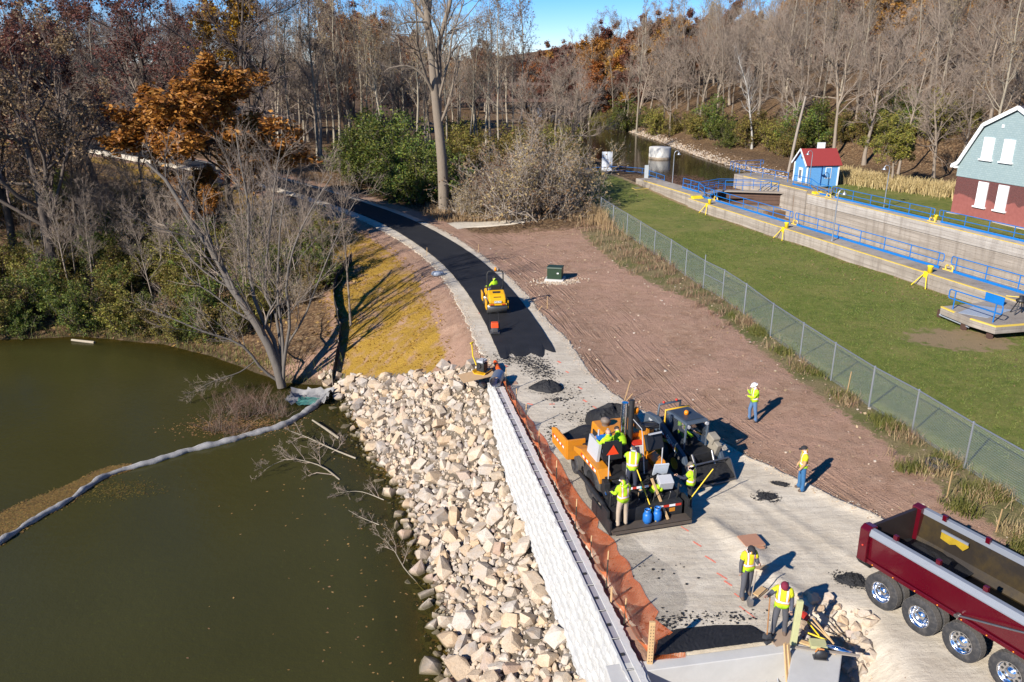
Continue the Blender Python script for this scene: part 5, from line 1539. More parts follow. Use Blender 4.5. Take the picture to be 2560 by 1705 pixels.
K_DARKB = [Kind('dark_bare_tree', 'tree', tree_meshes(345 + k, 'spread', 22, 0.34, tw_n=5), BK_DARK, TW_DARK) for k in range(2)]
K_OAKT = [Kind('oak_tree', 'tree', tree_meshes(350, 'spread', 24, 0.42, LF_TAN, 3, 0.12), BK_DARK, TW_DARK, LF_TAN)]
K_RUST = [Kind('rust_oak', 'tree', tree_meshes(360 + k, 'spread', 17, 0.30, LF_RUST, 7, 0.17, lean=(-0.10, 0)), BK_DARK, TW_DARK, LF_RUST) for k in range(2)]
K_RUSTF = [Kind('russet_tree', 'tree', tree_meshes(365 + k, 'spread', 18, 0.28, LF_RUST if k else LF_MAROON, 4, 0.20), BK_GREY, TW_GREY, LF_RUST if k else LF_MAROON) for k in range(2)]
K_GOLD = [Kind('golden_tree', 'tree', tree_meshes(370, 'tall', 26, 0.26, LF_GOLD, 9, 0.18), BK_GREY, TW_GREY, LF_GOLD)]
K_TANT = [Kind('tan_leaved_tree', 'tree', tree_meshes(378, 'spread', 14, 0.22, LF_OLIVE, 3, 0.16, lean=(0.2, 0)), BK_GREY, TW_GREY, LF_OLIVE)]
K_WHITE = [Kind('white_barked_tree', 'tree', tree_meshes(375, 'tall', 19, 0.20), BK_WHITE, TW_PALE)]
K_GSH = [Kind('green_shrub', 'shrub', shrub_meshes(380 + k, 4.5, 0.9, 22, 9, 0.10), BK_DARK, TW_DARK, LF_GREEN) for k in range(2)]
K_OSH = [Kind('olive_shrub', 'shrub', shrub_meshes(385 + k, 3.8, 1.0, 22, 6, 0.10, 8, 5), BK_DARK, TW_RED, LF_OLIVE) for k in range(2)]
K_TSH = [Kind('tan_shrub', 'shrub', shrub_meshes(390 + k, 4.0, 1.1, 26, 2, 0.075, 8, 6), BK_GREY, TW_PALE, LF_TAN) for k in range(2)]
K_BSH = [Kind('brush', 'shrub', shrub_meshes(395, 3.2, 1.2, 20, 0, 0.1, 8, 5), BK_GREY, TW_RED)]
K_SAP = [Kind('bare_sapling', 'sapling', tree_meshes(398 + k, 'tall', 10, 0.07, tw_n=2), BK_GREY, TW_GREY) for k in range(2)]

vr = random.Random(21)
def at(px, py):
    x, y, z = GT(px, py); return (x, y, z - 0.1)
# left bank giants
K_OAKT[0].put('big dark oak with scattered tan leaves on the left bank', at(150, 752), 0.4, 1.08)
K_DARK[0].put('dark oak with maroon leaves at the far left edge', at(40, 640), 1.2, 1.05)
K_DARK[1].put('dark-limbed tree with thin maroon leaves behind the big left oak', at(250, 520), 2.6, 1.0)
K_DARK[0].put('broad dark tree with purple leaves left of the gold tree', at(390, 430), 3.9, 1.12)
K_DARKB[0].put('dense dark bare tree just right of the gold tree', at(645, 430), 0.2, 1.25)
K_DARK[1].put('dark oak with maroon leaves beyond the far bend of the path', at(215, 345), 4.0, 1.1)
K_GOLD[0].put('tall tree with golden yellow leaves rising behind the rust oak', at(548, 425), 0.5, (1.15, 1.15, 1.05))
for k in range(7):
    [K_DARK[0], K_BARE[1], K_OAKT[0], K_BARE[2], K_DARK[1], K_BARE[3], K_RUST[1]][k].put('tree on the bank beyond the left edge of the picture', at(-60 - 75 * k, 640 + 40 * (k % 3)), k * 1.3, 0.9, 'trees beyond the left edge')
# rust oak
ob = at(592, 620)
K_RUST[0].put('broad oak covered in rust-orange leaves over the far path', ob, 0.3, (1.38, 1.38, 1.0))
K_RUST[1].put('smaller rust-leaved oak below the big rust oak', at(505, 640), 2.2, 0.52)
K_RUST[1].put('rust-leaved oak at the right of the big rust oak', at(640, 520), 4.1, 0.62)
# saplings and bare trees on the left bank (each told apart by where it stands)
grpS = 'bare saplings on the left bank'
for k in range(34):
    px = vr.uniform(60, 880); py = vr.uniform(600, 800) - max(0, px - 700) * 0.45
    K_SAP[k % 2].put('thin bare sapling among the undergrowth on the left bank', at(px, py), vr.uniform(0, 6), vr.uniform(0.6, 1.15), grpS)
K_SAP[0].put('lone thin bare sapling on the straw slope beside the boulders', at(877, 812), 1.0, 1.15)
for k in range(10):
    K_BARE[k % 4].put('bare grey tree on the left bank before the far path', at(vr.uniform(180, 520), vr.uniform(520, 660)), vr.uniform(0, 6), vr.uniform(0.5, 0.8), 'bare trees on the left bank')
# shrubs along the left shore
grp = 'shrubs along the left shore'
for k in range(44):
    px = -400 + k * 28 + vr.uniform(-12, 12); py = vr.uniform(745, 832) + (30 if 330 < px < 640 else 0) - max(0, px - 660) * 0.5
    Kk = [K_OSH[0], K_GSH[0], K_OSH[1], K_OSH[0], K_GSH[1], K_TSH[0]][k % 6]
    lab = {'olive_shrub': 'yellow-green leafy shrub crowding the left shore', 'green_shrub': 'dark green leafy shrub crowding the left shore', 'tan_shrub': 'bare shrub with tan leaves crowding the left shore'}[Kk.a[0]]
    Kk.put(lab, at(px, py), vr.uniform(0, 6), vr.uniform(0.55, 0.95), grp + ' ' + Kk.a[0].replace('_', ' '))
for k in range(72):
    px = vr.uniform(-20, 830); py = vr.uniform(480, 760) - max(0, px - 650) * 0.3
    if px > 300: py = max(py, 560 + (px - 300) * 0.12)
    Kk = [K_OSH[1], K_TSH[0], K_OSH[1], K_BSH[0], K_OSH[0], K_TSH[1], K_GSH[1]][k % 7]
    lab = {'olive_shrub': 'yellow-green shrub in the undergrowth up the left bank', 'green_shrub': 'dark green shrub in the undergrowth up the left bank', 'tan_shrub': 'tan-leaved shrub in the undergrowth up the left bank', 'brush': 'leafless reddish brush in the undergrowth up the left bank'}[Kk.a[0]]
    Kk.put(lab, at(px, py), vr.uniform(0, 6), vr.uniform(0.6, 1.1), 'undergrowth on the left bank ' + Kk.a[0].replace('_', ' '))
# woods behind the far path
for k in range(46):
    px = vr.uniform(-60, 720); py = vr.uniform(300, 372)
    Kk = vr.choice(K_BARE + K_DARKB + K_TALLD + [K_DARK[0], K_RUSTF[0]])
    lab = 'leafless tree in the wood behind the far path' if Kk.a[5] is None else 'tree with dull red leaves in the wood behind the far path'
    Kk.put(lab, at(px, py), vr.uniform(0, 6), vr.uniform(0.8, 1.15), 'wood behind the far path' + (' leafy' if Kk.a[5] else ''))
# poplar stand behind the green shrubs
for k in range(44):
    px = 690 + k * 14.2 + vr.uniform(-8, 8); py = vr.uniform(335, 425)
    if px > 1250: py -= 20
    (K_TALL[k % 3] if k % 4 else K_TALLD[k % 3]).put('slim pale-trunked tree in the stand behind the green shrubs', at(px, py), vr.uniform(0, 6), vr.uniform(0.85, 1.15), 'poplar stand behind the green shrubs')
for k in range(14):
    K_BARE[k % 4].put('bare spreading tree in the stand behind the green shrubs', at(vr.uniform(700, 1260), vr.uniform(330, 400)), vr.uniform(0, 6), vr.uniform(0.75, 1.0), 'bare trees in the poplar stand')
for k in range(5):
    K_RUSTF[k % 2].put('far russet tree showing through the poplar stand', at(vr.uniform(760, 1000), 292), vr.uniform(0, 6), 1.1, 'russet trees beyond the poplars')
# green shrubs by the path bend
for k, (px, py, s) in enumerate(((905, 455, 1.25), (935, 462, 1.5), (975, 475, 1.6), (1015, 495, 1.4), (1050, 508, 1.2), (1085, 500, 1.4), (920, 430, 1.5), (1000, 450, 1.7), (885, 440, 1.0), (1100, 480, 1.0))):
    lab = ['rounded green shrub', 'tall green shrub', 'dense green shrub'][k % 3]
    K_GSH[k % 2].put('dense dark green shrub in the thicket by the tall trunk, ' + ORD[sorted(range(10), key=lambda i: (905, 935, 975, 1015, 1050, 1085, 920, 1000, 885, 1100)[i]).index(k)] + ' from the left', at(px, py), vr.uniform(0, 6), s, 'green thicket by the path bend')
# grey tan bush in front of the pool
for k, (px, py, s) in enumerate(((1265, 545, 1.75), (1315, 548, 1.9), (1370, 540, 1.75), (1420, 525, 1.5), (1225, 515, 1.5), (1340, 505, 2.0), (1440, 490, 1.6), (1170, 540, 0.9))):
    K_TSH[k % 2].put('grey tan-leaved bush in the clump at the fence end, ' + ORD[sorted(range(8), key=lambda i: (1265, 1315, 1370, 1420, 1225, 1340, 1440, 1170)[i]).index(k)] + ' from the left', at(px, py), vr.uniform(0, 6), s, 'grey bush clump at the fence end')
for k in range(16):
    K_OSH[k % 2].put('low olive shrub in the wood edge left of the canal', at(vr.uniform(1130, 1430), vr.uniform(385, 440)), vr.uniform(0, 6), vr.uniform(0.9, 1.5), 'shrubs at the wood edge left of the canal')
for k, (px, py, s) in enumerate(((1422, 420, 0.85), (1448, 400, 0.8), (1390, 410, 0.9), (1350, 430, 0.8))):
    K_BARE[k % 4].put('leaning bare tree by the left canal bank, ' + ORD[(2, 3, 1, 0)[k]] + ' from the left', at(px, py), vr.uniform(0, 6), s, 'bare trees by the left canal bank')
# ---- right-hand hillside
def hill_at(n, s):
    x, y = LK(s, n); return (x, y, tz(x, y) - 0.1)
cnt = 0
for row in range(13):
    nn0 = 79 + row * 5.6
    k = 0
    s0 = -62 + row * 1.5
    while s0 > -250:
        s0 -= vr.uniform(4.8, 8.6) + row * 0.35
        x, y, z = hill_at(nn0 + vr.uniform(-2.2, 2.2), s0)
        if y < 20: continue
        pxx = 1280 + FPX * x / (y * math.cos(PITCH) + (CAM_H - z) * math.sin(PITCH))
        if pxx < 1290 or pxx > 2700: continue
        rr = vr.random()
        far = y > 190
        if far and rr < 0.45: Kk = K_RUSTF[vr.randrange(2)]
        elif rr < 0.10 and row > 3: Kk = K_RUSTF[vr.randrange(2)]
        elif rr < 0.55: Kk = K_BARE[vr.randrange(4)]
        else: Kk = (K_TALLD + K_TALL)[vr.randrange(6)]
        if Kk.a[5] in (LF_RUST, LF_MAROON): lab, gr_ = 'russet-leaved tree on the wooded hillside', 'russet hillside trees'
        else: lab, gr_ = 'bare grey tree on the wooded right-hand hillside', 'bare hillside trees'
        Kk.put(lab, (x, y, z), vr.uniform(0, 6), vr.uniform(0.8, 1.15), gr_); cnt += 1
for k in range(64):
    x = vr.uniform(-45, 75); y = vr.uniform(228, 330)
    if 4 < x < 27 and y < 260: continue
    K_ = [K_RUSTF[1], K_RUSTF[0], K_BARE[k % 4]][k % 3]
    K_.put('russet tree on the far skyline wood' if K_.a[5] else 'bare tree in the far skyline wood', (x, y, tz(x, y) - 0.2), vr.uniform(0, 6), vr.uniform(0.75, 1.05), 'far skyline wood' + (' russet' if K_.a[5] else ''))
K_RUST[1].put('large rust-orange oak halfway up the hillside skyline', hill_at(104, -118), 2.0, 1.25)
K_WHITE[0].put('white-barked bare tree at the foot of the hill left of the utility pole', at(1880, 372), 0.7, 0.86)
K_TANT[0].put('yellow-brown leaning tree between the shed and the house', at(2225, 470), 0.7, (0.72, 0.72, 0.62))
for k in range(26):
    px = 1500 + k * 36 + vr.uniform(-12, 12); py = 330 + max(0, px - 1640) * 0.13 + vr.uniform(-12, 12)
    if px > 1950: py = vr.uniform(372, 392)
    (K_OSH + K_GSH + K_OSH)[k % 6].put('olive-green shrub along the foot of the hill' if k % 6 not in (2, 3) else 'deep green shrub along the foot of the hill', at(px, py), vr.uniform(0, 6), vr.uniform(0.9, 1.5), 'shrubs at the foot of the hill' + (' green' if k % 6 in (2, 3) else ''))
print('hill trees', cnt)
# ------------------------------------------------------------------ machine materials
M_ORANGE = mat('orange_machine_paint', (0.60, 0.22, 0.012), 0.42, var=0.15, scale=3, dirt=0.35, dirtcol=(0.20, 0.11, 0.04))
M_CATY = mat('yellow_roller_paint', (0.70, 0.36, 0.006), 0.38, var=0.10, scale=3, dirt=0.18, dirtcol=(0.30, 0.18, 0.05))
M_MBLACK = mat('black_machine_parts', (0.014, 0.014, 0.015), 0.6, var=0.4, scale=6, dirt=0.25, dirtcol=(0.06, 0.055, 0.05))
M_RUBBER = mat('tyre_rubber', (0.024, 0.024, 0.026), 0.8, var=0.3, scale=8, bmp=0.3, dirt=0.45, dirtcol=(0.13, 0.115, 0.10))
M_TREAD = mat('dusty_tyre_tread', (0.105, 0.095, 0.085), 0.9, var=0.3, scale=10, bmp=0.5)
M_CHROME = mat('polished_aluminium', (0.78, 0.80, 0.84), 0.16, metal=1.0, var=0.05)
M_STEEL = mat('worn_steel', (0.30, 0.29, 0.28), 0.38, metal=0.85, var=0.25, scale=5, dirt=0.3)
M_MAROON = mat('deep_red_truck_paint', (0.080, 0.002, 0.008), 0.22, var=0.12, scale=1.2, dirt=0.06, dirtcol=(0.14, 0.05, 0.04), coat=0.5)
M_BEDIN = mat('scoured_dump_bed', (0.030, 0.023, 0.017), 0.5, metal=0.3, var=0.5, scale=1.2, dirt=0.6, dirtcol=(0.095, 0.062, 0.014))
M_RAILGREY = mat('pale_side_rail', (0.20, 0.215, 0.245), 0.5, var=0.08, scale=3)
M_DGREY = mat('blue_grey_loader_paint', (0.060, 0.080, 0.105), 0.45, var=0.12, scale=3, dirt=0.3, dirtcol=(0.10, 0.09, 0.08))
M_DYEL = mat('loader_yellow_paint', (0.62, 0.36, 0.02), 0.45, var=0.12, scale=3)
M_RED = mat('red_plastic', (0.50, 0.035, 0.018), 0.45, var=0.1)
M_REDOR = mat('red_orange_triangle', (0.85, 0.06, 0.012), 0.5, var=0.03)
M_BLUETANK = mat('blue_gas_tank', (0.012, 0.13, 0.42), 0.45, var=0.12, scale=6)
M_AMBER = mat('amber_beacon', (0.80, 0.24, 0.01), 0.25, var=0.05)
M_LETTERW = mat('white_lettering', (0.75, 0.75, 0.74), 0.6, var=0.03); M_LETTERB = mat('black_lettering', (0.015, 0.015, 0.015), 0.6, var=0.03)
M_TAN = mat('tan_plywood', (0.46, 0.30, 0.16), 0.8, var=0.2, scale=4)
M_SEAT = mat('black_vinyl', (0.012, 0.012, 0.014), 0.5, var=0.2)
M_GREYPANEL = mat('light_grey_panel', (0.42, 0.42, 0.43), 0.5, var=0.08)
M_GRATE = mesh_alpha('cab_side_screen', (0.05, 0.06, 0.075), 14.0, 0.32, 0.5, 0.0)

def lettering(text, size, m, parent, loc, rot, name='lettering', ext=0.004):
    cu = bpy.data.curves.new(name, 'FONT'); cu.body = text; cu.size = size; cu.extrude = ext; cu.align_x = 'CENTER'; cu.align_y = 'CENTER'; cu.resolution_u = 2
    tmp = bpy.data.objects.new(name, cu); COL.objects.link(tmp)
    dg = bpy.context.evaluated_depsgraph_get()
    me = bpy.data.meshes.new_from_object(tmp.evaluated_get(dg))
    bpy.data.objects.remove(tmp, do_unlink=True); bpy.data.curves.remove(cu)
    me.materials.clear()
    o = link_mesh(name, me, m, parent); o.location = loc; o.rotation_euler = rot
    return o
def tape(parent, p0, p1, w, nrm, n=8):
    """red and white reflective tape laid as little plates"""
    p0, p1 = Vector(p0), Vector(p1); d = (p1 - p0); L = d.length / n
    u = d.normalized(); nr_ = Vector(nrm).normalized(); v = u.cross(nr_)
    for k in range(n):
        a = p0 + u * (L * k); b = a + u * L
        m = MB()
        m.add([a - v * w / 2 + nr_ * 0.008, b - v * w / 2 + nr_ * 0.008, b + v * w / 2 + nr_ * 0.008, a + v * w / 2 + nr_ * 0.008], [(0, 1, 2, 3)])
        m.build('red_tape' if k % 2 else 'white_tape', M_RED if k % 2 else M_LETTERW, parent)
def wheel(parent, c, r, w, axis='x', rim='chrome', side=-1, name='wheel'):
    """tyre, rim and hub as sub-parts; outer face on the given side of the axis"""
    t = MB()
    hw = w / 2
    t.lathe([(r * 0.58, -hw * 0.9), (r * 0.70, -hw), (r * 0.93, -hw * 0.96), (r, -hw * 0.78)], (0, 0, 0), axis, 36, 0)
    t.lathe([(r, -hw * 0.78), (r * 1.003, 0), (r, hw * 0.78)], (0, 0, 0), axis, 36, 1)
    t.lathe([(r, hw * 0.78), (r * 0.93, hw * 0.96), (r * 0.70, hw), (r * 0.58, hw * 0.9)], (0, 0, 0), axis, 36, 0)
    for k in range(36):           # tread blocks
        an = 2 * math.pi * k / 36
        for e in (-0.55, 0.0, 0.55):
            s_ = Vector((0, math.cos(an), math.sin(an)))
            if axis == 'x':
                t.box((e * hw, r * math.cos(an + e * 0.08), r * math.sin(an + e * 0.08)), (hw * 0.44, r * 0.10, 0.016), (an - math.pi / 2 + e * 0.08, 0, 0), mi=1)
    o = t.build(name, [M_RUBBER, M_TREAD], parent, loc=c)
    m = MB()
    if rim == 'chrome':
        m.lathe([(r * 0.60, side * hw * 0.90), (r * 0.56, side * hw * 0.93), (r * 0.53, side * hw * 0.6), (r * 0.50, side * hw * 0.42), (r * 0.30, side * hw * 0.35), (r * 0.24, side * hw * 0.42), (r * 0.22, side * hw * 0.75), (0.0, side * hw * 0.80)], (0, 0, 0), axis, 30)
        m.build('rim', M_CHROME, o)
        h = MB()
        for k in range(10):
            an = 2 * math.pi * k / 10
            p = {'x': (side * hw * 0.42, r * 0.40 * math.cos(an), r * 0.40 * math.sin(an))}['x']
            h.cyl((p[0] - side * 0.012, p[1], p[2]), (p[0] + side * 0.004, p[1], p[2]), r * 0.062, n=10)
        h.build('hand_hole', M_HOLE, o)
    elif rim == 'dual':
        m.lathe([(r * 0.60, side * hw * 0.90), (r * 0.56, side * hw * 0.93), (r * 0.53, side * hw * 0.2), (r * 0.50, -side * hw * 0.5), (r * 0.30, -side * hw * 0.6), (r * 0.26, -side * hw * 0.4), (r * 0.24, side * hw * 0.55), (0.0, side * hw * 0.6)], (0, 0, 0), axis, 30)
        m.build('rim', M_CHROME, o)
        h = MB()
        for k in range(10):
            an = 2 * math.pi * k / 10
            h.cyl((-side * hw * 0.5, r * 0.38 * math.cos(an), r * 0.38 * math.sin(an)), (-side * hw * 0.30, r * 0.38 * math.cos(an), r * 0.38 * math.sin(an)), r * 0.035, n=6)
        h.build('lug_nut', M_CHROME, o)
    else:
        m.lathe([(r * 0.60, side * hw * 0.88), (r * 0.45, side * hw * 0.5), (r * 0.2, side * hw * 0.6), (0, side * hw * 0.62)], (0, 0, 0), axis, 20)
        m.build('rim', rim, o)
    return o

# ------------------------------------------------------------------ dump truck
DT = Vector((0.478, -0.878, 0)).normalized(); DN = Vector((-DT.y, DT.x, 0))      # forward, left of forward (away from viewer side)
c1 = Vector((*G(2210, 1477, 0.53), 0.53))
# local frame: x = to the right of forward, y = forward. The viewer sees the right side (+x)
trk_rot = math.atan2(-DT.x, DT.y)
trk = thing('dump_truck', 'deep red dump truck with chrome wheels and empty open bed at lower right', 'dump truck', (0, 0, 0), trk_rot)
rightv = Vector((DT.y, -DT.x, 0))
org = c1 - rightv * 1.05; org.z = 0
trk.location = org
R_T = 0.53
ys_w = [0.0, 1.22, 2.42, 3.70]
for i, yy in enumerate(ys_w):
    if i < 2:
        for sx in (1, -1):
            wheel(trk, (sx * 1.08, yy, R_T), R_T, 0.27, rim='dual', side=sx)
            wheel(trk, (sx * 0.76, yy, R_T), R_T, 0.27, rim=M_STEEL, side=sx)
    else:
        for sx in (1, -1):
            wheel(trk, (sx * 1.03, yy, R_T), R_T, 0.30, rim='chrome', side=sx)
for sx in (1, -1):
    wheel(trk, (sx * 1.05, 7.4, R_T), R_T, 0.30, rim='chrome', side=sx)
mb = MB()
for sx in (-0.42, 0.42): mb.box((sx, 3.4, 0.90), (0.12, 9.6, 0.26))
for yy in ys_w: mb.cyl((-0.9, yy, R_T), (0.9, yy, R_T), 0.10, n=8)
for yy in (-0.6, 0.7, 2.1, 3.5, 5.0): mb.box((0, yy, 0.95), (0.84, 0.12, 0.2))
mb.build('chassis', M_MBLACK, trk)
# box body: outline across, extruded along
y0, y1 = -0.72, 5.15
BZ = Matrix.Translation((0, 0, 1.10)) @ Matrix.Diagonal((1, 1, 0.80, 1)) @ Matrix.Translation((0, 0, -1.14))
_OMB = MB
class MB(_OMB):
    def __init__(s):
        super().__init__(); s.M = BZ
def outline(y): return [(-1.02, 1.16), (1.02, 1.16), (1.18, 1.55), (1.22, 2.45), (-1.22, 2.45), (-1.18, 1.55)]
M_side = M_MAROON
for sx in (1, -1):
    b = MB()
    b.prism([(sx * 1.02, 1.14), (sx * 1.17, 1.42), (sx * 1.23, 2.42), (sx * 1.17, 2.42), (sx * 1.11, 1.45), (sx * 0.98, 1.20)], 'y', y0, y1); b.build('side_panel', M_MAROON, trk, bevel=0.01)
    b = MB(); b.prism([(sx * 1.155, 1.395), (sx * 1.225, 1.40), (sx * 1.235, 1.26), (sx * 1.10, 1.20)], 'y', y0 + 0.03, y1); b.build('lower_rail', M_MAROON, trk, bevel=0.01)
    b = MB(); b.prism([(sx * 1.10, 2.425), (sx * 1.30, 2.40), (sx * 1.305, 2.46), (sx * 1.25, 2.66), (sx * 1.10, 2.66)], 'y', y0 + 0.12, y1); b.build('top_rail', M_RAILGREY, trk, bevel=0.01)
    for yy in (0.1, 1.4, 2.7, 4.0):
        b = MB(); b.box((sx * 1.09, yy, 2.72), (0.10, 0.12, 0.22)); b.build('side_board_bracket', M_MAROON, trk)
    for k in range(9):
        b = MB(); b.ball((sx * 1.245, y0 + 0.35 + k * 0.68, 1.32), 0.022, 6); b.build('marker_light', M_AMBER, trk)
    b = MB(); b.prism([(sx * 1.02, 1.12), (sx * 1.30, 1.28), (sx * 1.34, 2.60), (sx * 1.20, 2.72), (sx * 0.96, 2.68), (sx * 0.96, 1.16)], 'y', y0 - 0.16, y0 + 0.14); b.build('rear_post', M_MAROON, trk, bevel=0.02)
    b = MB(); b.ball((sx * 1.33, y0, 1.95), 0.035, 6); b.build('tail_light', M_RED, trk)
b = MB(); b.prism([(-0.98, 1.16), (0.98, 1.16), (1.10, 1.46), (1.165, 2.42), (1.15, 2.42), (1.05, 1.50), (0.9, 1.24), (-0.9, 1.24), (-1.05, 1.50), (-1.15, 2.42), (-1.165, 2.42), (-1.10, 1.46)], 'y', y0 + 0.05, y1 - 0.05); b.build('bed_liner', M_BEDIN, trk)
b = MB(); b.prism([(-1.0, 1.14), (1.0, 1.14), (1.16, 1.45), (1.2, 2.62), (-1.2, 2.62), (-1.16, 1.45)], 'y', y0 - 0.08, y0 + 0.02); b.build('tailgate', mat('black_stained_tailgate', (0.030, 0.020, 0.018), 0.5, var=0.3), trk)
b = MB(); b.prism([(-1.0, 1.14), (1.0, 1.14), (1.16, 1.45), (1.2, 2.75), (-1.2, 2.75), (-1.16, 1.45)], 'y', y1 - 0.06, y1 + 0.02); b.build('headboard', M_MAROON, trk)
b = MB(); b.prism([(-0.95, 0.86), (0.95, 0.86), (1.12, 1.14), (-1.12, 1.14)], 'y', y0 - 0.30, y0 + 0.1); b.build('spreader_apron', M_MBLACK, trk)
b = MB(); b.add([(-0.55, 0.2, 1.46), (0.15, 0.1, 1.50), (0.2, 0.9, 1.48), (-0.1, 1.25, 1.47), (-0.5, 1.0, 1.46)], [(0, 1, 2, 3, 4)]); b.add([(-1.1, 0.2, 1.56), (-0.55, 0.2, 1.46), (-0.5, 1.0, 1.46), (-1.1, 1.2, 1.56)], [(0, 1, 2, 3)])
for sx in (1,):
    b2 = MB(); b2.tube([(1.27, 2.25, 1.42), (1.33, 3.4, 2.0), (1.30, 5.1, 2.80)], [0.035, 0.035, 0.03], 8); b2.build('tarp_arm', M_STEEL, trk)
    b2 = MB(); b2.cyl((1.2, 2.25, 1.42), (1.34, 2.25, 1.42), 0.07, n=10); b2.build('arm_pivot', M_STEEL, trk)
b = MB(); b.prism([(0.15, 1.96), (0.45, 1.90), (0.62, 2.02), (0.85, 1.93), (0.98, 2.14), (0.95, 2.24), (0.15, 2.22)], 'x', -0.99, -0.95); b.build('wear_plate', mat('yellow_scuffed_plate', (0.40, 0.27, 0.02), 0.5, var=0.5, scale=3), trk)
b = MB(); b.box((-0.97, 0.55, 2.27), (0.045, 0.82, 0.08), (0, 0.0, 0)); b.build('plate_edge', M_RAILGREY, trk)
rgq = np.random.default_rng(3); nm_ = 14
V = []; F = []
for j in range(nm_):
    for i in range(nm_):
        u, v_ = i / (nm_ - 1) * 2 - 1, j / (nm_ - 1) * 2 - 1
        V.append((u * 0.92, 0.2 + v_ * 1.1, 1.26 + max(0, 0.34 * (1 - u * u * 0.7) * (1 - v_ * v_)) + rgq.normal(0, 0.012)))
for j in range(nm_ - 1):
    for i in range(nm_ - 1): F.append((j * nm_ + i, j * nm_ + i + 1, (j + 1) * nm_ + i + 1, (j + 1) * nm_ + i))
np_mesh('leftover_asphalt', V, F, M_ASPHALT, trk)
MB = _OMB
b = MB(); b.box((0, 6.6, 1.75), (2.2, 1.7, 1.9), taper=(0.9, 0.8)); b.build('cab', M_MAROON, trk, bevel=0.06)
b = MB(); b.box((0, 8.2, 1.35), (1.5, 1.8, 1.0), taper=(0.85, 0.9)); b.build('bonnet', M_MAROON, trk, bevel=0.08)

# ------------------------------------------------------------------ asphalt paver
PV = thing('asphalt_paver', 'orange asphalt paver with black screed and tall exhaust on the gravel', 'paver', (4.62, 23.55, 0.03), R(15.5))
# screed
b = MB(); b.box((0, 0.45, 0.42), (2.62, 0.78, 0.62)); b.build('screed', M_MBLACK, PV, bevel=0.02)
b = MB(); b.box((0, -0.18, 0.20), (2.9, 0.46, 0.06)); b.box((0, -0.40, 0.17), (2.9, 0.03, 0.12)); b.build('screed_walkway', mat('brown_worn_plate', (0.125, 0.10, 0.08), 0.6, metal=0.4, var=0.3, scale=4), PV)
for sx in (-1, 1):
    b = MB(); b.box((sx * 1.47, 0.55, 0.30), (0.07, 1.7, 0.52)); b.box((sx * 1.47, 0.2, 0.66), (0.10, 0.5, 0.30)); b.build('end_gate', M_MBLACK, PV, bevel=0.01)
    b = MB(); b.tube([(sx * 1.40, 0.4, 0.7), (sx * 1.42, 1.6, 0.75), (sx * 1.36, 3.1, 0.62)], 0.09, 6); b.build('tow_arm', M_MBLACK, PV)
    b = MB(); b.cyl((sx * 1.25, 0.35, 0.7), (sx * 1.25, 0.35, 1.25), 0.03, n=6); b.cyl((sx * 1.25, 0.35, 1.25), (sx * 1.25, 0.20, 1.25), 0.025, n=6); b.ball((sx * 1.25, 0.18, 1.25), 0.05, 6); b.build('depth_crank', M_MBLACK, PV)
tape(PV, (0.35, 0.055, 0.62), (1.25, 0.055, 0.62), 0.09, (0, -1, 0), 4); tape(PV, (-0.45, 0.70, 1.10), (0.45, 0.70, 1.10), 0.08, (0, -1, 0.2), 6)
b = MB(); b.box((0.92, 0.05, 0.45), (0.20, 0.012, 0.14)); b.build('warning_label', M_ORANGE, PV)
b = MB(); b.box((0.0, 0.95, 0.78), (2.3, 0.35, 0.6)); b.cyl((-1.25, 1.05, 0.5), (1.25, 1.05, 0.5), 0.20, n=12); b.build('auger', M_MBLACK, PV)
# tractor
b = MB(); b.box((0, 2.75, 0.85), (1.72, 3.2, 0.75)); b.build('tractor_frame', M_MBLACK, PV, bevel=0.03)
for sx in (-1, 1):
    wheel(PV, (sx * 1.08, 2.15, 0.72), 0.72, 0.42, rim=M_MBLACK, side=sx)
    wheel(PV, (sx * 1.02, 4.15, 0.36), 0.36, 0.34, rim=M_MBLACK, side=sx)
    b = MB(); b.prism([(1.25, 1.30), (1.55, 1.52), (3.2, 1.50), (3.9, 1.28), (3.9, 1.12), (3.0, 1.22), (1.6, 1.30), (1.25, 1.10)], 'x', sx * 0.84, sx * 1.30); b.build('fender', M_ORANGE, PV, bevel=0.02)
tape(PV, (-1.308, 1.6, 1.42), (-1.308, 3.1, 1.38), 0.09, (-1, 0, 0), 8)
b = MB(); b.box((0.0, 1.75, 1.30), (2.2, 1.1, 0.08)); b.build('operator_platform', M_MBLACK, PV)
b = MB(); b.box((-1.02, 2.55, 1.82), (0.10, 0.95, 0.72), (0, 0.12, 0)); b.build('side_shield', M_GREYPANEL, PV)
b = MB(); b.box((0.18, 3.35, 1.78), (1.55, 1.50, 0.78), taper=(0.95, 0.94)); b.build('engine_hood', M_ORANGE, PV, bevel=0.05)
b = MB()
for k in range(7): b.box((-0.615, 3.0 + 0.12 * k, 1.78), (0.02, 0.06, 0.42), (0, 0.03, 0))
b.build('hood_vent', M_HOLE, PV)
for nm, x, y, z in (('filler_cap', -0.2, 3.55, 2.2),):
    b = MB(); b.lathe([(0.14, 0), (0.14, 0.14), (0.20, 0.16), (0.17, 0.28), (0, 0.34)], (x, y, z - 0.04), n=12); b.build('air_cleaner', mat('grey_brown_cap', (0.17, 0.13, 0.10), 0.6), PV)
lettering('570039', 0.17, M_LETTERB, PV, (0.52, 2.585, 1.97), (R(90 - 3), 0, 0))
b = MB(); b.box((0.08, 2.595, 1.92), (0.20, 0.01, 0.12)); b.build('maker_plate', M_LETTERW, PV)
b = MB(); b.tube([(0.34, 2.52, 1.3), (0.34, 2.52, 3.0), (0.36, 2.54, 3.55)], [0.10, 0.10, 0.10], 12); b.build('exhaust_stack', M_MBLACK, PV)
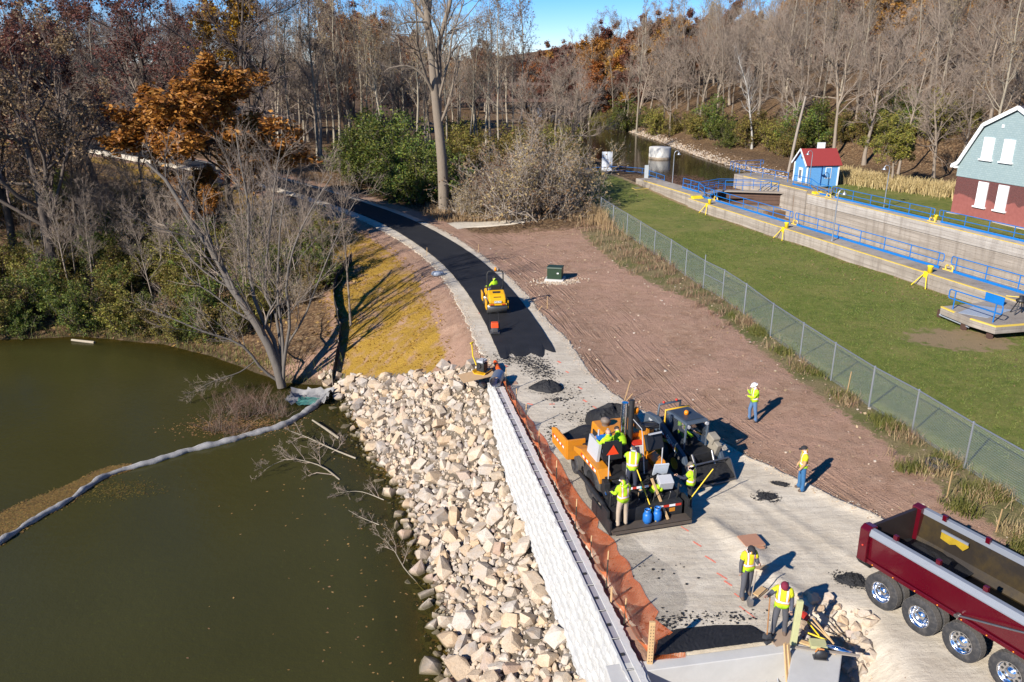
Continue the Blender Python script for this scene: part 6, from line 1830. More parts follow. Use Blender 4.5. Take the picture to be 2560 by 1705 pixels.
b = MB(); b.tube([(0.14, 2.66, 2.15), (0.14, 2.66, 3.0), (0.16, 2.68, 3.42)], [0.13, 0.13, 0.12], 14); b.build('heat_shield', M_CHROME, PV)
b = MB(); b.lathe([(0.0, 3.02), (0.09, 3.02), (0.09, 3.14), (0.07, 3.20), (0, 3.22)], (0.58, 2.6, 0), n=10); b.box((0.50, 2.58, 2.98), (0.22, 0.05, 0.05)); b.build('beacon', M_AMBER, PV)
# seats, consoles
def seat(parent, x, y, z, tri=False):
    b = MB(); b.box((x, y, z + 0.42), (0.52, 0.50, 0.14)); b.box((x, y - 0.28, z + 0.80), (0.56, 0.12, 0.66), (R(-8), 0, 0), taper=(0.9, 1)); b.cyl((x, y, z), (x, y, z + 0.4), 0.1, n=8)
    o = b.build('seat', M_SEAT, parent, bevel=0.03)
    if tri:
        m = MB(); m.add([(x - 0.26, y - 0.375, z + 0.62), (x + 0.26, y - 0.375, z + 0.62), (x, y - 0.42, z + 1.06)], [(0, 1, 2)]); m.build('slow_vehicle_triangle', M_REDOR, o)
        m = MB(); m.box((x, y - 0.352, z + 0.80), (0.72, 0.02, 0.62), (R(-8), 0, 0)); m.build('triangle_board', M_SEAT, o)
    return o
seat(PV, -0.72, 1.95, 1.34, True)
b = MB(); b.box((0.92, 1.75, 2.22), (0.72, 0.12, 0.62), (R(-25), 0, R(8))); b.build('seat', M_SEAT, PV, bevel=0.05)
b = MB(); b.box((0.92, 1.70, 2.56), (0.5, 0.10, 0.06), (R(-25), 0, R(8))); b.build('seat_top_bar', M_GREYPANEL, PV)
b = MB(); b.box((-0.62, 2.70, 1.95), (0.62, 0.30, 0.42), (R(20), 0, 0)); b.build('console', M_ORANGE, PV, bevel=0.03)
b = MB(); b.box((-0.62, 2.62, 2.17), (0.56, 0.26, 0.04), (R(20), 0, 0)); b.build('console_panel', M_BLUETANK, PV)
b = MB()
for x in (-0.80, -0.45): b.cyl((x, 2.72, 2.1), (x, 2.72, 2.45), 0.035, n=6)
b.build('lever', M_GREYPANEL, PV)
b = MB(); b.box((0.98, 2.55, 1.95), (0.44, 0.40, 0.9)); b.build('control_pedestal', M_ORANGE, PV, bevel=0.04)
b = MB(); b.box((0.95, 2.48, 2.50), (0.75, 0.55, 0.16), (R(-12), 0, 0)); b.tube([(0.95 + 0.3 * math.cos(a), 2.3 + 0.3 * math.sin(a), 2.63 - 0.06 * math.sin(a)) for a in [i * 0.524 for i in range(12)]], 0.02, 6, closed=True); b.build('steering_console', M_MBLACK, PV)
for x, y, h in ((0.62, 1.85, 1.25), (0.86, 2.2, 1.2)):
    b = MB(); b.box((x, y, 1.34 + h / 2), (0.10, 0.12, h)); b.build('upright', M_ORANGE, PV)
b = MB(); b.box((0.55, 2.35, 1.72), (0.42, 0.32, 0.36)); b.build('cooler_box', mat('white_cooler', (0.60, 0.58, 0.55), 0.5), PV, bevel=0.03)
b = MB(); b.box((0.55, 2.35, 1.93), (0.44, 0.34, 0.07)); b.build('cooler_lid', M_RED, PV, bevel=0.02)
b = MB()
for p0, p1 in (((-1.0, 1.2, 1.3), (-1.0, 1.2, 2.2)), ((0.35, 1.2, 1.3), (0.25, 1.3, 2.7)), ((1.02, 1.25, 1.3), (1.02, 1.25, 2.2)), ((-0.3, 1.25, 1.3), (-0.3, 1.25, 2.0))): b.cyl(p0, p1, 0.022, n=6)
b.tube([(0.25, 1.3, 2.7), (0.3, 1.5, 2.9), (0.34, 2.3, 2.9)], 0.015, 5); b.build('grab_rail', M_GREYPANEL, PV)
b = MB(); b.box((0.92, 0.72, 1.15), (0.52, 0.40, 0.34), (R(20), 0, R(-6))); b.build('control_box', M_GREYPANEL, PV, bevel=0.02)
b = MB(); b.box((0.86, 0.98, 1.52), (0.52, 0.05, 0.52), (R(20), 0, R(-6))); b.build('control_box_lid', mat('pale_blue_grey_lid', (0.52, 0.56, 0.60), 0.4), PV)
b = MB()
for k in range(10): b.tube([(random.uniform(-1.1, 1.1), random.uniform(0.8, 1.2), 0.8), (random.uniform(-1.1, 1.1), random.uniform(0.9, 1.4), random.uniform(1.1, 1.5)), (random.uniform(-0.9, 0.9), random.uniform(1.2, 1.6), random.uniform(1.0, 1.3))], 0.022, 5)
b.build('hydraulic_hose', M_MBLACK, PV)
for k, (x, y, z, sx_, sy_, sz_) in enumerate(((-0.55, 0.62, 0.86, .34, .3, .24), (0.15, 0.62, 0.84, .4, .26, .2), (-1.12, 1.15, 1.05, .22, .5, .5), (1.12, 1.15, 1.05, .22, .5, .5), (0.35, 1.45, 1.55, .35, .3, .4), (-0.2, 1.5, 1.5, .25, .25, .3))):
    b = MB(); b.box((x, y, z), (sx_, sy_, sz_), (0, 0, R(7 * (k - 3)))); b.build('valve_box', M_MBLACK, PV, bevel=0.02)
for k in range(9):
    b = MB(); x_ = -1.15 + 0.29 * k; b.cyl((x_, 0.30, 0.7), (x_ + 0.02, 0.22, 0.92 + 0.1 * (k % 3)), 0.014, n=5); b.ball((x_ + 0.02, 0.22, 0.94 + 0.1 * (k % 3)), 0.028, 6); b.build('adjuster', M_STEEL if k % 2 else M_MBLACK, PV)
for sx in (-1, 1):
    b = MB(); b.tube([(sx * 0.5, 0.5, 0.74), (sx * 0.6, 0.95, 1.25), (sx * 0.55, 1.35, 1.05), (sx * 0.5, 1.8, 1.0)], 0.03, 6); b.tube([(sx * 0.8, 0.5, 0.74), (sx * 0.75, 1.0, 1.1), (sx * 0.7, 1.5, 0.95)], 0.025, 6); b.build('hose', M_MBLACK, PV)
    b = MB(); b.tube([(sx * 1.2, 0.8, 0.9), (sx * 1.15, 1.5, 1.2)], 0.045, 8); b.build('screed_ram', M_CHROME, PV)
# hopper
for sx in (-1, 1):
    b = MB(); b.prism([(4.15, 0.62), (5.85, 0.55), (5.95, 1.15), (5.55, 1.32), (4.2, 1.40)], 'x', sx * 1.42, sx * 1.50); b.build('hopper_wing', M_ORANGE, PV, bevel=0.01)
    b = MB(); b.box((sx * 1.10, 4.18, 1.0), (0.72, 0.09, 0.80)); b.build('hopper_rear_plate', M_ORANGE, PV, bevel=0.01)
    b = MB(); b.prism([(sx * 0.45, 0.45), (sx * 1.42, 0.62), (sx * 1.42, 0.70), (sx * 0.45, 0.53)], 'y', 4.2, 5.85); b.build('hopper_floor', M_MBLACK, PV)
tape(PV, (-1.508, 4.4, 1.0), (-1.508, 5.75, 0.95), 0.08, (-1, 0, 0), 8)
b = MB(); b.cyl((-0.9, 6.05, 0.45), (0.9, 6.05, 0.45), 0.10, n=10); b.box((0, 5.9, 0.5), (1.9, 0.16, 0.3)); b.build('push_roller', M_STEEL, PV)
V = []; F = []; nm_ = 22
for j in range(nm_):
    for i in range(nm_):
        u, v_ = i / (nm_ - 1) * 2 - 1, j / (nm_ - 1) * 2 - 1
        V.append((u * 1.40, 5.02 + v_ * 0.80, 0.72 + 0.62 * max(0, 1 - 0.75 * abs(u) ** 1.6 - 0.2 * v_ * v_) * (0.8 + 0.1 * math.sin(5 * u + 3 * v_)) + rgq.normal(0, 0.012)))
for j in range(nm_ - 1):
    for i in range(nm_ - 1): F.append((j * nm_ + i, j * nm_ + i + 1, (j + 1) * nm_ + i + 1, (j + 1) * nm_ + i))
np_mesh('asphalt_load', V, F, M_ASPHALT, PV)
PVM = Matrix.Translation((4.62, 23.55, 0.03)) @ Matrix.Rotation(R(15.5), 4, 'Z')
def onp(x, y, z):
    return PVM @ Vector((x, y, z))
def gas_tank(label, x, y):
    p = onp(x, y, 0.235)
    t = thing('gas_cylinder', label, 'gas cylinder', p, 0.3, 'blue gas cylinders')
    b = MB(); b.lathe([(0.0, 0.03), (0.13, 0.03), (0.155, 0.09), (0.155, 0.30), (0.12, 0.38), (0.03, 0.41), (0.0, 0.41)], n=16); b.build('tank', M_BLUETANK, t)
    b = MB(); b.lathe([(0.10, 0.36), (0.11, 0.50), (0.10, 0.50), (0.09, 0.37)], n=14); b.build('collar', M_BLUETANK, t)
    b = MB(); b.lathe([(0.11, 0.0), (0.11, 0.05)], n=14); b.build('foot_ring', M_BLUETANK, t)
    b = MB(); b.cyl((0, 0, 0.40), (0, 0, 0.48), 0.025, n=8); b.build('valve', M_STEEL, t)
gas_tank('blue gas cylinder on the paver screed nearer the khaki-trousered worker', -0.10, -0.16)
gas_tank('blue gas cylinder on the paver screed farther from the khaki-trousered worker', 0.28, -0.12)
def stick(name, label, cat, p0, p1, r, m, blade=None, n=6, flat=None):
    """a handle from p0 to p1 (world), optional blade mesh at p1"""
    p0, p1 = Vector(p0), Vector(p1)
    t = thing(name, label, cat, p1)
    b = MB()
    if flat: 
        d = p0 - p1; L = d.length
        b.box((0, 0, L / 2), (flat[0], flat[1], L)); o = b.build('shaft', m, t); o.rotation_euler = d.to_track_quat('Z', 'Y').to_euler()
    else:
        b.tube([p0 - p1, (0, 0, 0)], r, n); b.build('handle', m, t)
    if blade:
        d = (p0 - p1).normalized()
        b = MB(); b.add([(-0.11, 0, 0.02), (0.11, 0, 0.02), (0.13, 0.02, -0.16), (0.0, 0.05, -0.30), (-0.13, 0.02, -0.16), (0, 0.03, -0.1)], [(0, 1, 5), (1, 2, 5), (2, 3, 5), (3, 4, 5), (4, 0, 5)])
        o = b.build('blade', blade, t); o.rotation_euler = d.to_track_quat('Z', 'Y').to_euler()
        s_ = o.modifiers.new('thickness', 'SOLIDIFY'); s_.thickness = 0.012
    return t
M_YSTICK = mat('yellow_handle', (0.75, 0.50, 0.01), 0.45, var=0.06)
stick('pole', 'long yellow pole leaning on the back of the paver', 'pole', onp(-0.12, 1.0, 1.85), onp(0.20, -0.22, 0.26), 0.022, M_YSTICK)
stick('straightedge', 'orange wooden straightedge leaning on the paver screed', 'straightedge', onp(0.42, 0.75, 1.35), onp(0.66, -0.2, 0.25), 0.03, M_WOOD, flat=(0.09, 0.03))
p = onp(0.55, 0.66, 1.0); t = thing('jacket', 'crumpled lime safety jacket draped on the paver control box', 'jacket', p)
b = MB(); b.ball((0, 0, 0.02), (0.20, 0.14, 0.13), 10); b.ball((0.16, 0.03, -0.05), (0.13, 0.12, 0.12), 8); b.ball((-0.12, -0.05, -0.06), (0.12, 0.12, 0.10), 8); b.build('cloth', mat('lime_cloth', (0.50, 0.72, 0.01), 0.8, var=0.2, scale=9), t)
p = onp(0.02, 0.70, 0.74); t = thing('spray_bottle', 'tan spray bottle with teal cap on the screed', 'bottle', p)
b = MB(); b.lathe([(0, 0), (0.09, 0), (0.09, 0.22), (0.03, 0.30), (0, 0.30)], n=10); b.build('bottle_body', M_TAN, t)
b = MB(); b.lathe([(0.035, 0.29), (0.035, 0.38), (0, 0.40)], n=8); b.build('cap', mat('teal_cap', (0.02, 0.35, 0.36), 0.5), t)

# ------------------------------------------------------------------ skid steer loader
SF = Vector((0.40, -0.917, 0)).normalized()
sk_rot = math.atan2(-SF.x, SF.y)
SKL = Vector((6.75, 28.1, 0.04))
SS = thing('skid_steer_loader', 'blue-grey skid steer loader with yellow trim behind the paver', 'loader', SKL, sk_rot)
for sx in (-1, 1):
    for yy in (-0.55, 0.60):
        wheel(SS, (sx * 0.72, yy, 0.41), 0.41, 0.30, rim=M_DYEL, side=sx)
b = MB(); b.box((0, 0, 0.62), (1.10, 2.3, 0.62)); b.build('lower_frame', M_MBLACK, SS, bevel=0.03)
b = MB(); b.prism([(-1.55, 0.55), (-0.75, 0.55), (-0.75, 1.35), (-1.35, 1.45), (-1.58, 1.2)], 'x', -0.62, 0.62); b.build('engine_cover', M_DGREY, SS, bevel=0.04)
# cab: roof, posts, side screens
b = MB(); b.box((0, 0.02, 2.02), (1.06, 1.42, 0.10), taper=(0.94, 0.94)); b.build('cab_roof', M_DGREY, SS, bevel=0.03)
b = MB(); b.box((0, 0.02, 2.085), (0.80, 1.05, 0.02)); b.build('roof_panel', mat('dark_roof_panel', (0.035, 0.045, 0.06), 0.5), SS)
for sx in (-1, 1):
    b = MB()
    b.tube([(sx * 0.50, 0.66, 0.95), (sx * 0.50, 0.72, 1.98)], 0.055, 4); b.tube([(sx * 0.50, -0.66, 0.95), (sx * 0.50, -0.62, 1.98)], 0.06, 4); b.build('cab_post', M_DGREY, SS)
    sheet('side_screen', [[(sx * 0.52, -0.62, 0.98), (sx * 0.52, 0.68, 0.98)], [(sx * 0.52, -0.60, 1.97), (sx * 0.52, 0.70, 1.97)]], M_GRATE, SS)
    # lift arm: tower at the back, long boom forward and down
    b = MB(); b.prism([(-1.62, 0.85), (-1.10, 0.80), (-0.62, 1.25), (-0.45, 1.62), (-0.75, 1.78), (-1.45, 1.72)], 'x', sx * 0.70, sx * 0.92); b.build('arm_tower', M_DGREY, SS, bevel=0.02)
    b = MB(); b.prism([(-0.80, 1.74), (-0.40, 1.66), (1.18, 0.98), (1.42, 0.60), (1.25, 0.52), (0.98, 0.82), (-0.62, 1.40)], 'x', sx * 0.73, sx * 0.89); b.build('lift_arm', M_DGREY, SS, bevel=0.02)
    b = MB(); b.tube([(sx * 0.80, -0.9, 0.9), (sx * 0.80, 0.35, 1.12)], 0.055, 8); b.build('lift_cylinder', M_DYEL, SS)
    b = MB(); b.tube([(sx * 0.46, 1.12, 0.95), (sx * 0.42, 1.45, 0.42)], 0.055, 8); b.build('tilt_cylinder', M_STEEL, SS)
lettering('DEERE', 0.20, M_LETTERW, SS, (0.894, 0.30, 1.24), (R(90), R(24), R(90)))
lettering('320D', 0.12, M_LETTERW, SS, (0.924, -1.05, 1.55), (R(90), R(4), R(90)))
b = MB(); b.box((0.895, 0.72, 1.06), (0.008, 0.18, 0.14), (R(-24), 0, 0)); b.build('yellow_badge', M_DYEL, SS)
tape(SS, (0.892, -0.35, 1.40), (0.892, 0.75, 0.93), 0.07, (1, 0, 0), 5)
b = MB(); b.tube([(-0.55, -0.62, 1.5), (-0.55, -0.62, 2.07), (0.55, -0.62, 2.07), (0.55, -0.62, 1.5)], 0.045, 4); b.build('rear_guard', M_DYEL, SS)
b = MB(); b.tube([(-0.50, -1.2, 1.40), (-0.50, -1.12, 2.10), (0.50, -1.12, 2.10), (0.50, -1.2, 1.40)], 0.05, 6); b.build('light_bar', M_DGREY, SS)
for sx in (-0.3, 0.3):
    b = MB(); b.ball((sx, -1.12, 2.17), 0.06, 6); b.build('tail_lamp', M_RED, SS)
for sx in (-0.42, 0.42):
    b = MB(); b.cyl((sx, 0.70, 1.92), (sx, 0.78, 1.92), 0.07, n=10); b.build('headlight', M_GREYPANEL, SS)
b = MB(); b.lathe([(0, 2.09), (0.09, 2.09), (0.09, 2.20), (0.06, 2.25), (0, 2.26)], (0.05, 0.05, 0), n=12); b.build('beacon', M_AMBER, SS)
b = MB(); b.box((0, -0.28, 1.12), (0.5, 0.5, 0.14)); b.box((0, -0.52, 1.48), (0.5, 0.12, 0.7)); b.build('seat', M_SEAT, SS, bevel=0.03)
b = MB(); b.prism([(1.35, 0.08), (2.05, 0.05), (2.06, 0.09), (1.42, 0.16), (1.36, 0.55), (1.55, 0.72), (1.50, 0.76), (1.28, 0.58)], 'x', -0.98, 0.98); o_ = b.build('bucket', M_STEEL, SS, bevel=0.01)
for sx in (-1, 1):
    m = MB(); m.prism([(1.33, 0.08), (2.05, 0.05), (1.60, 0.72), (1.35, 0.62)], 'x', sx * 0.96, sx * 1.0); m.build('bucket_side', M_STEEL, o_)
V = []; F = []
for j in range(12):
    for i in range(16):
        u, v_ = i / 15 * 2 - 1, j / 11
        V.append((u * 0.95, 1.42 + v_ * 0.55, 0.16 + 0.42 * (1 - v_) * (1 - 0.3 * u * u) + rgq.normal(0, 0.012)))
for j in range(11):
    for i in range(15): F.append((j * 16 + i, j * 16 + i + 1, (j + 1) * 16 + i + 1, (j + 1) * 16 + i))
np_mesh('asphalt_load', V, F, M_ASPHALT, SS)
b = MB(); b.box((-0.62, 1.02, 0.95), (0.22, 0.5, 0.75), (R(-20), 0, 0)); b.box((-0.62, 0.95, 1.35), (0.34, 0.4, 0.3), (R(-20), 0, 0)); b.build('dusty_coupler', mat('dusty_tan_coupler', (0.26, 0.23, 0.18), 0.85, var=0.3), SS, bevel=0.03)

# ------------------------------------------------------------------ roller
rx_, ry_ = G(1244, 786, 0.11)
RL = thing('road_roller', 'small yellow double-drum road roller on the fresh asphalt', 'road roller', (rx_, ry_, 0.115), R(9))
M_DRUM = mat('wet_steel_drum', (0.17, 0.165, 0.155), 0.35, metal=0.7, var=0.25, scale=3)
for yy in (0.36, 2.35):
    b = MB(); b.lathe([(0, -0.62), (0.36, -0.62), (0.38, -0.60), (0.38, 0.60), (0.36, 0.62), (0, 0.62)], (0, yy, 0.38), 'x', 36); b.build('drum', M_DRUM, RL)
    for sx in (-1, 1):
        b = MB(); b.prism([(yy - 0.30, 0.30), (yy + 0.30, 0.30), (yy + 0.42, 0.85), (yy - 0.36, 0.85)], 'x', sx * 0.635, sx * 0.70); b.build('drum_yoke', M_CATY, RL, bevel=0.01)
    b = MB(); b.box((0, yy - 0.40, 0.70), (1.2, 0.05, 0.10)); b.build('scraper', M_MBLACK, RL)
b = MB(); b.prism([(-0.10, 0.72), (0.95, 0.72), (1.0, 1.30), (0.75, 1.36), (0.22, 1.22), (-0.08, 0.98)], 'x', -0.52, 0.52); b.build('engine_hood', M_CATY, RL, bevel=0.07)
b = MB(); b.prism([(0.04, 1.065), (0.55, 1.325), (0.54, 1.345), (0.03, 1.085)], 'x', -0.24, 0.24); b.build('hood_grille', M_MBLACK, RL, bevel=0.03)
b = MB(); b.box((0, -0.13, 0.84), (0.46, 0.03, 0.12), (R(-8), 0, 0)); b.build('name_plate', M_LETTERW, RL)
lettering('VOLVO', 0.15, M_LETTERB, RL, (0, -0.150, 0.845), (R(84), 0, 0))
b = MB(); b.box((0, -0.06, 0.66), (1.15, 0.10, 0.12)); b.build('rear_bumper', M_CATY, RL, bevel=0.02)
for sx in (-0.36, 0.36):
    b = MB(); b.box((sx, -0.13, 0.68), (0.22, 0.03, 0.06)); b.build('tail_light', M_RED, RL)
b = MB(); b.box((0, 1.35, 0.75), (0.98, 0.9, 0.12)); b.box((0, 1.5, 0.5), (0.7, 0.8, 0.4)); b.build('platform', M_MBLACK, RL)
b = MB(); b.prism([(1.75, 0.6), (2.75, 0.6), (2.7, 0.95), (2.1, 1.15), (1.8, 1.1)], 'x', -0.5, 0.5); b.build('front_frame', M_CATY, RL, bevel=0.05)
b = MB(); b.box((0, 1.12, 1.15), (0.62, 0.5, 0.14)); b.box((0, 0.86, 1.42), (0.64, 0.14, 0.5)); b.build('seat', M_SEAT, RL, bevel=0.04)
b = MB(); b.tube([(-0.34, 0.9, 1.2), (-0.42, 0.75, 1.55), (-0.42, 1.2, 1.55)], 0.025, 6); b.tube([(0.34, 0.9, 1.2), (0.42, 0.75, 1.55), (0.42, 1.2, 1.55)], 0.025, 6); b.build('arm_rail', M_MBLACK, RL)
b = MB(); b.tube([(-0.50, 0.98, 0.8), (-0.50, 1.02, 2.35), (-0.42, 1.03, 2.50), (0.42, 1.03, 2.50), (0.50, 1.02, 2.35), (0.50, 0.98, 0.8)], 0.042, 8); b.build('roll_bar', M_MBLACK, RL)
b = MB(); b.lathe([(0, 2.52), (0.08, 2.52), (0.08, 2.66), (0.05, 2.74), (0, 2.75)], (0.03, 1.03, 0), n=10); b.build('beacon', M_AMBER, RL)
for sx in (-0.2, 0.25):
    b = MB(); b.box((sx, 1.03, 2.57), (0.10, 0.10, 0.10)); b.build('work_light', M_MBLACK, RL)
b = MB(); b.tube([(0.2 * math.cos(a), 1.75 + 0.2 * math.sin(a) * 0.7, 1.5 + 0.2 * math.sin(a) * 0.7) for a in [i * 0.524 for i in range(12)]], 0.018, 5, closed=True); b.cyl((0, 1.95, 1.0), (0, 1.75, 1.5), 0.03, n=6); b.build('steering_wheel', M_MBLACK, RL)
RLM = Matrix.Translation((rx_, ry_, 0.115)) @ Matrix.Rotation(R(9), 4, 'Z')

# ------------------------------------------------------------------ plate compactors
x, y = G(1237, 833, 0.11)
t = thing('plate_compactor', 'red plate compactor standing on the fresh asphalt behind the roller', 'compactor', (x, y, 0.115), R(4))
b = MB(); b.prism([(-0.32, 0.10), (-0.22, 0.0), (0.22, 0.0), (0.32, 0.10), (0.30, 0.12), (0.2, 0.04), (-0.2, 0.04), (-0.30, 0.12)], 'x', -0.27, 0.27); b.build('base_plate', M_STEEL, t)
b = MB(); b.box((0, 0, 0.26), (0.36, 0.40, 0.3)); b.build('exciter', M_STEEL, t, bevel=0.02)
b = MB(); b.box((0, -0.02, 0.52), (0.44, 0.40, 0.30), taper=(0.92, 0.85)); b.build('engine_cover', mat('red_orange_cover', (0.68, 0.075, 0.012), 0.45, var=0.1), t, bevel=0.03)
b = MB(); b.tube([(-0.27, 0.2, 0.2), (-0.27, 0.22, 0.75), (0.27, 0.22, 0.75), (0.27, 0.2, 0.2)], 0.02, 6); b.build('guard_frame', M_MBLACK, t)
b = MB(); b.tube([(-0.26, 0.25, 0.3), (-0.24, 0.75, 1.02), (0.24, 0.75, 1.02), (0.26, 0.25, 0.3)], 0.018, 6); b.build('handle', M_MBLACK, t)
x, y = G(1210, 938, 0.05)
t = thing('plywood_sheet', 'weathered tan plywood sheet under the yellow plate compactor', 'plywood', (x, y, -0.05), R(20)); b = MB(); b.box((-0.35, 0.1, 0.12), (1.7, 1.1, 0.03), (0, R(-6), 0)); b.build('sheet', M_TAN, t)
t = thing('plate_compactor', 'yellow plate compactor with upright handle beside the steel pipe', 'compactor', (x - 0.1, y + 0.25, 0.08), R(60))
b = MB(); b.prism([(-0.40, 0.14), (-0.28, 0.0), (0.28, 0.0), (0.40, 0.14), (0.38, 0.17), (0.26, 0.05), (-0.26, 0.05), (-0.38, 0.17)], 'x', -0.33, 0.33); b.build('base_plate', M_CATY, t)
b = MB(); b.box((0, 0, 0.35), (0.42, 0.42, 0.42)); b.cyl((-0.28, 0.05, 0.45), (0.28, 0.05, 0.45), 0.13, n=10); b.build('engine', M_MBLACK, t, bevel=0.02)
b = MB(); b.box((0.05, 0.12, 0.60), (0.2, 0.02, 0.12)); b.box((0, 0, 0.66), (0.46, 0.36, 0.12)); b.build('engine_top', M_GREYPANEL, t, bevel=0.02)
b = MB(); b.tube([(-0.22, -0.22, 0.2), (-0.22, -0.22, 0.85), (0.22, -0.22, 0.85), (0.22, 0.22, 0.85), (0.22, 0.22, 0.2)], 0.02, 6); b.build('guard_frame', M_MBLACK, t)
b = MB(); b.tube([(0.05, 0.36, 0.3), (0.12, 0.62, 0.75), (0.10, 0.66, 1.42)], 0.035, 6); b.box((0.10, 0.66, 1.46), (0.22, 0.07, 0.07)); b.build('handle', M_YSTICK, t)

# ------------------------------------------------------------------ steel pipe, orange roll, transformer, tyre
x, y = G(1238, 960, 0.3)
t = thing('steel_pipe', 'short galvanised steel pipe lying at the far end of the white wall', 'pipe', (x, y, 0.40), R(-10))
b = MB(); b.lathe([(0.27, 0.0), (0.29, 0.02)] + [(0.285 + 0.012 * (k % 2), 0.02 + 0.04 * k) for k in range(24)] + [(0.29, 0.98), (0.27, 1.0), (0.27, 0.0)], (0, 0, 0), 'y', 28); b.build('pipe_shell', M_GALV, t)
b = MB(); b.box((0.0, 0.45, -0.36), (0.5, 0.35, 0.12)); b.build('chock', M_WOODGREY, t)
x, y = G(1240, 922, 0.1)
t = thing('net_roll', 'rolled bright orange safety netting beside the steel pipe', 'netting roll', (x + 0.05, y, 0.05), R(12))
b = MB(); b.tube([(0, -0.5, 0.15), (0.02, 0.1, 0.17), (0.05, 0.7, 0.16)], [0.12, 0.13, 0.11], 10); b.build('roll', mat('orange_net_roll', (0.72, 0.10, 0.008), 0.6, var=0.3, scale=14, bmp=0.4), t)
x, y, z = GT(1400, 700)
t = thing('transformer_box', 'green pad-mounted electrical box on the dirt slope', 'electrical box', (x - 0.35, y, z), R(-12))
b = MB(); b.box((0, 0, 0.08), (1.35, 1.2, 0.2)); b.build('pad', M_CONC, t, bevel=0.02)
M_TGREEN = mat('dark_green_paint', (0.018, 0.042, 0.020), 0.45, var=0.1)
b = MB(); b.box((0, 0, 0.56), (1.05, 0.95, 0.76)); b.build('cabinet', M_TGREEN, t, bevel=0.02)
b = MB(); b.prism([(-0.54, 0.94), (0.50, 0.94), (0.46, 1.02), (-0.50, 1.06)], 'x', -0.56, 0.56); b.build('lid', M_TGREEN, t, bevel=0.02)
b = MB(); b.box((0.25, -0.48, 0.62), (0.13, 0.01, 0.09)); b.build('label_plate', M_LETTERW, t)
b = MB(); b.box((-0.535, 0.1, 0.72), (0.01, 0.2, 0.2)); b.build('warning_sticker', mat('blue_sticker', (0.05, 0.25, 0.5), 0.5), t)
pile = [(x - 0.2 + RNG.normal(0, 0.85), y - 0.55 + RNG.normal(0, 0.38), RNG.uniform(0.03, 0.075)) for _ in range(420)]
tag(joined_stones('gravel_heap', pile, M_STONE, None, 0.4), kind='stuff')
x, y, z = GT(2340, 1168)
t = thing('old_tyre', 'old black tyre lying flat on the dirt near the fence', 'tyre', (x, y, z + 0.12), 0)
b = MB(); b.lathe([(0.22, -0.09), (0.34, -0.12), (0.41, -0.09), (0.42, 0.0), (0.41, 0.09), (0.34, 0.12), (0.22, 0.09), (0.24, 0.0), (0.22, -0.09)], n=28); b.build('casing', M_RUBBER, t, rot=(0.06, 0.10, 0))

# ------------------------------------------------------------------ asphalt heaps
def heap(label, px, py, rx, ry, h, rot=0, seed=1, ridge=1.6, name='asphalt_heap', m=None, cat='asphalt heap', z0=0.0, blocky=False):
    x, y, z = GT(px, py)
    rg = np.random.default_rng(seed)
    t = thing(name, label, cat, (x, y, z + 0.01), rot)
    nr, na = 16, 44
    V = [(0, 0, h)]; F = []
    ph = rg.uniform(0, 6.28, 5)
    for j in range(1, nr + 1):
        q = j / nr
        for i in range(na):
            a = 2 * math.pi * i / na
            rad = q * (1 + 0.10 * math.sin(2 * a + ph[0]) + 0.08 * math.sin(3 * a + ph[1]) + 0.05 * math.sin(7 * a + ph[2]))
            zz_ = h * (max(0, 1 - q ** ridge)) ** (0.8 if not blocky else 0.45)
            zz_ *= 1 + 0.12 * math.sin(3 * a + 5 * q + ph[3])
            if blocky: rad = q * (1.0 / max(abs(math.cos(a)) ** 1.0, abs(math.sin(a)) ** 1.0)) ** 0.8
            V.append((rad * rx * math.cos(a), rad * ry * math.sin(a), zz_ - (0.03 if j == nr else 0) + (rg.normal(0, 0.018) if j < nr else 0)))
    for i in range(na): F.append((0, 1 + i, 1 + (i + 1) % na, 1 + (i + 1) % na))
    V = np.array(V); tri = [(0, 1 + i, 1 + (i + 1) % na) for i in range(na)]
    me = bpy.data.meshes.new('pile'); qs = []
    for j in range(nr - 1):
        for i in range(na):
            a_, b_ = 1 + j * na + i, 1 + j * na + (i + 1) % na
            qs.append((a_, a_ + na, b_ + na, b_))
    me.from_pydata([tuple(v) for v in V], [], tri + qs); me.update()
    link_mesh('pile', me, m or M_ASPHALT, t)
    # loose crumbs round the rim
    cr = []
    for k in range(260):
        a = rg.uniform(0, 6.28); q = 0.95 + abs(rg.normal(0, 0.22))
        cr.append((q * rx * math.cos(a), q * ry * math.sin(a), rg.uniform(0.008, 0.028)))
    V = []; F = []; b0 = 0
    for (cx_, cy_, r_) in cr:
        v, f = STONES[rg.integers(len(STONES))]
        V.append(v * r_ + np.array([cx_, cy_, 0.02])); F.append(f + b0); b0 += len(v)
    o = np_mesh('loose_crumbs', np.concatenate(V), np.concatenate(F), m or M_ASPHALT, t); o['kind'] = 'stuff'
    return t
heap('oval heap of black asphalt on the gravel beyond the paver', 1368, 972, 0.82, 0.62, 0.42, R(15), 1)
heap('large steep-sided block of dumped asphalt in front of the paver', 1532, 1062, 1.15, 0.80, 0.85, R(12), 2, 2.4, blocky=True)
heap('low scattered asphalt heap beside the man in jeans', 1915, 1243, 0.42, 0.34, 0.10, 0, 3)
heap('small black asphalt heap behind the dump truck wheels', 2130, 1452, 0.50, 0.36, 0.16, R(-25), 4)
heap('thin spill of asphalt in the loader shadow edge', 1958, 1212, 0.35, 0.14, 0.06, R(-20), 5)
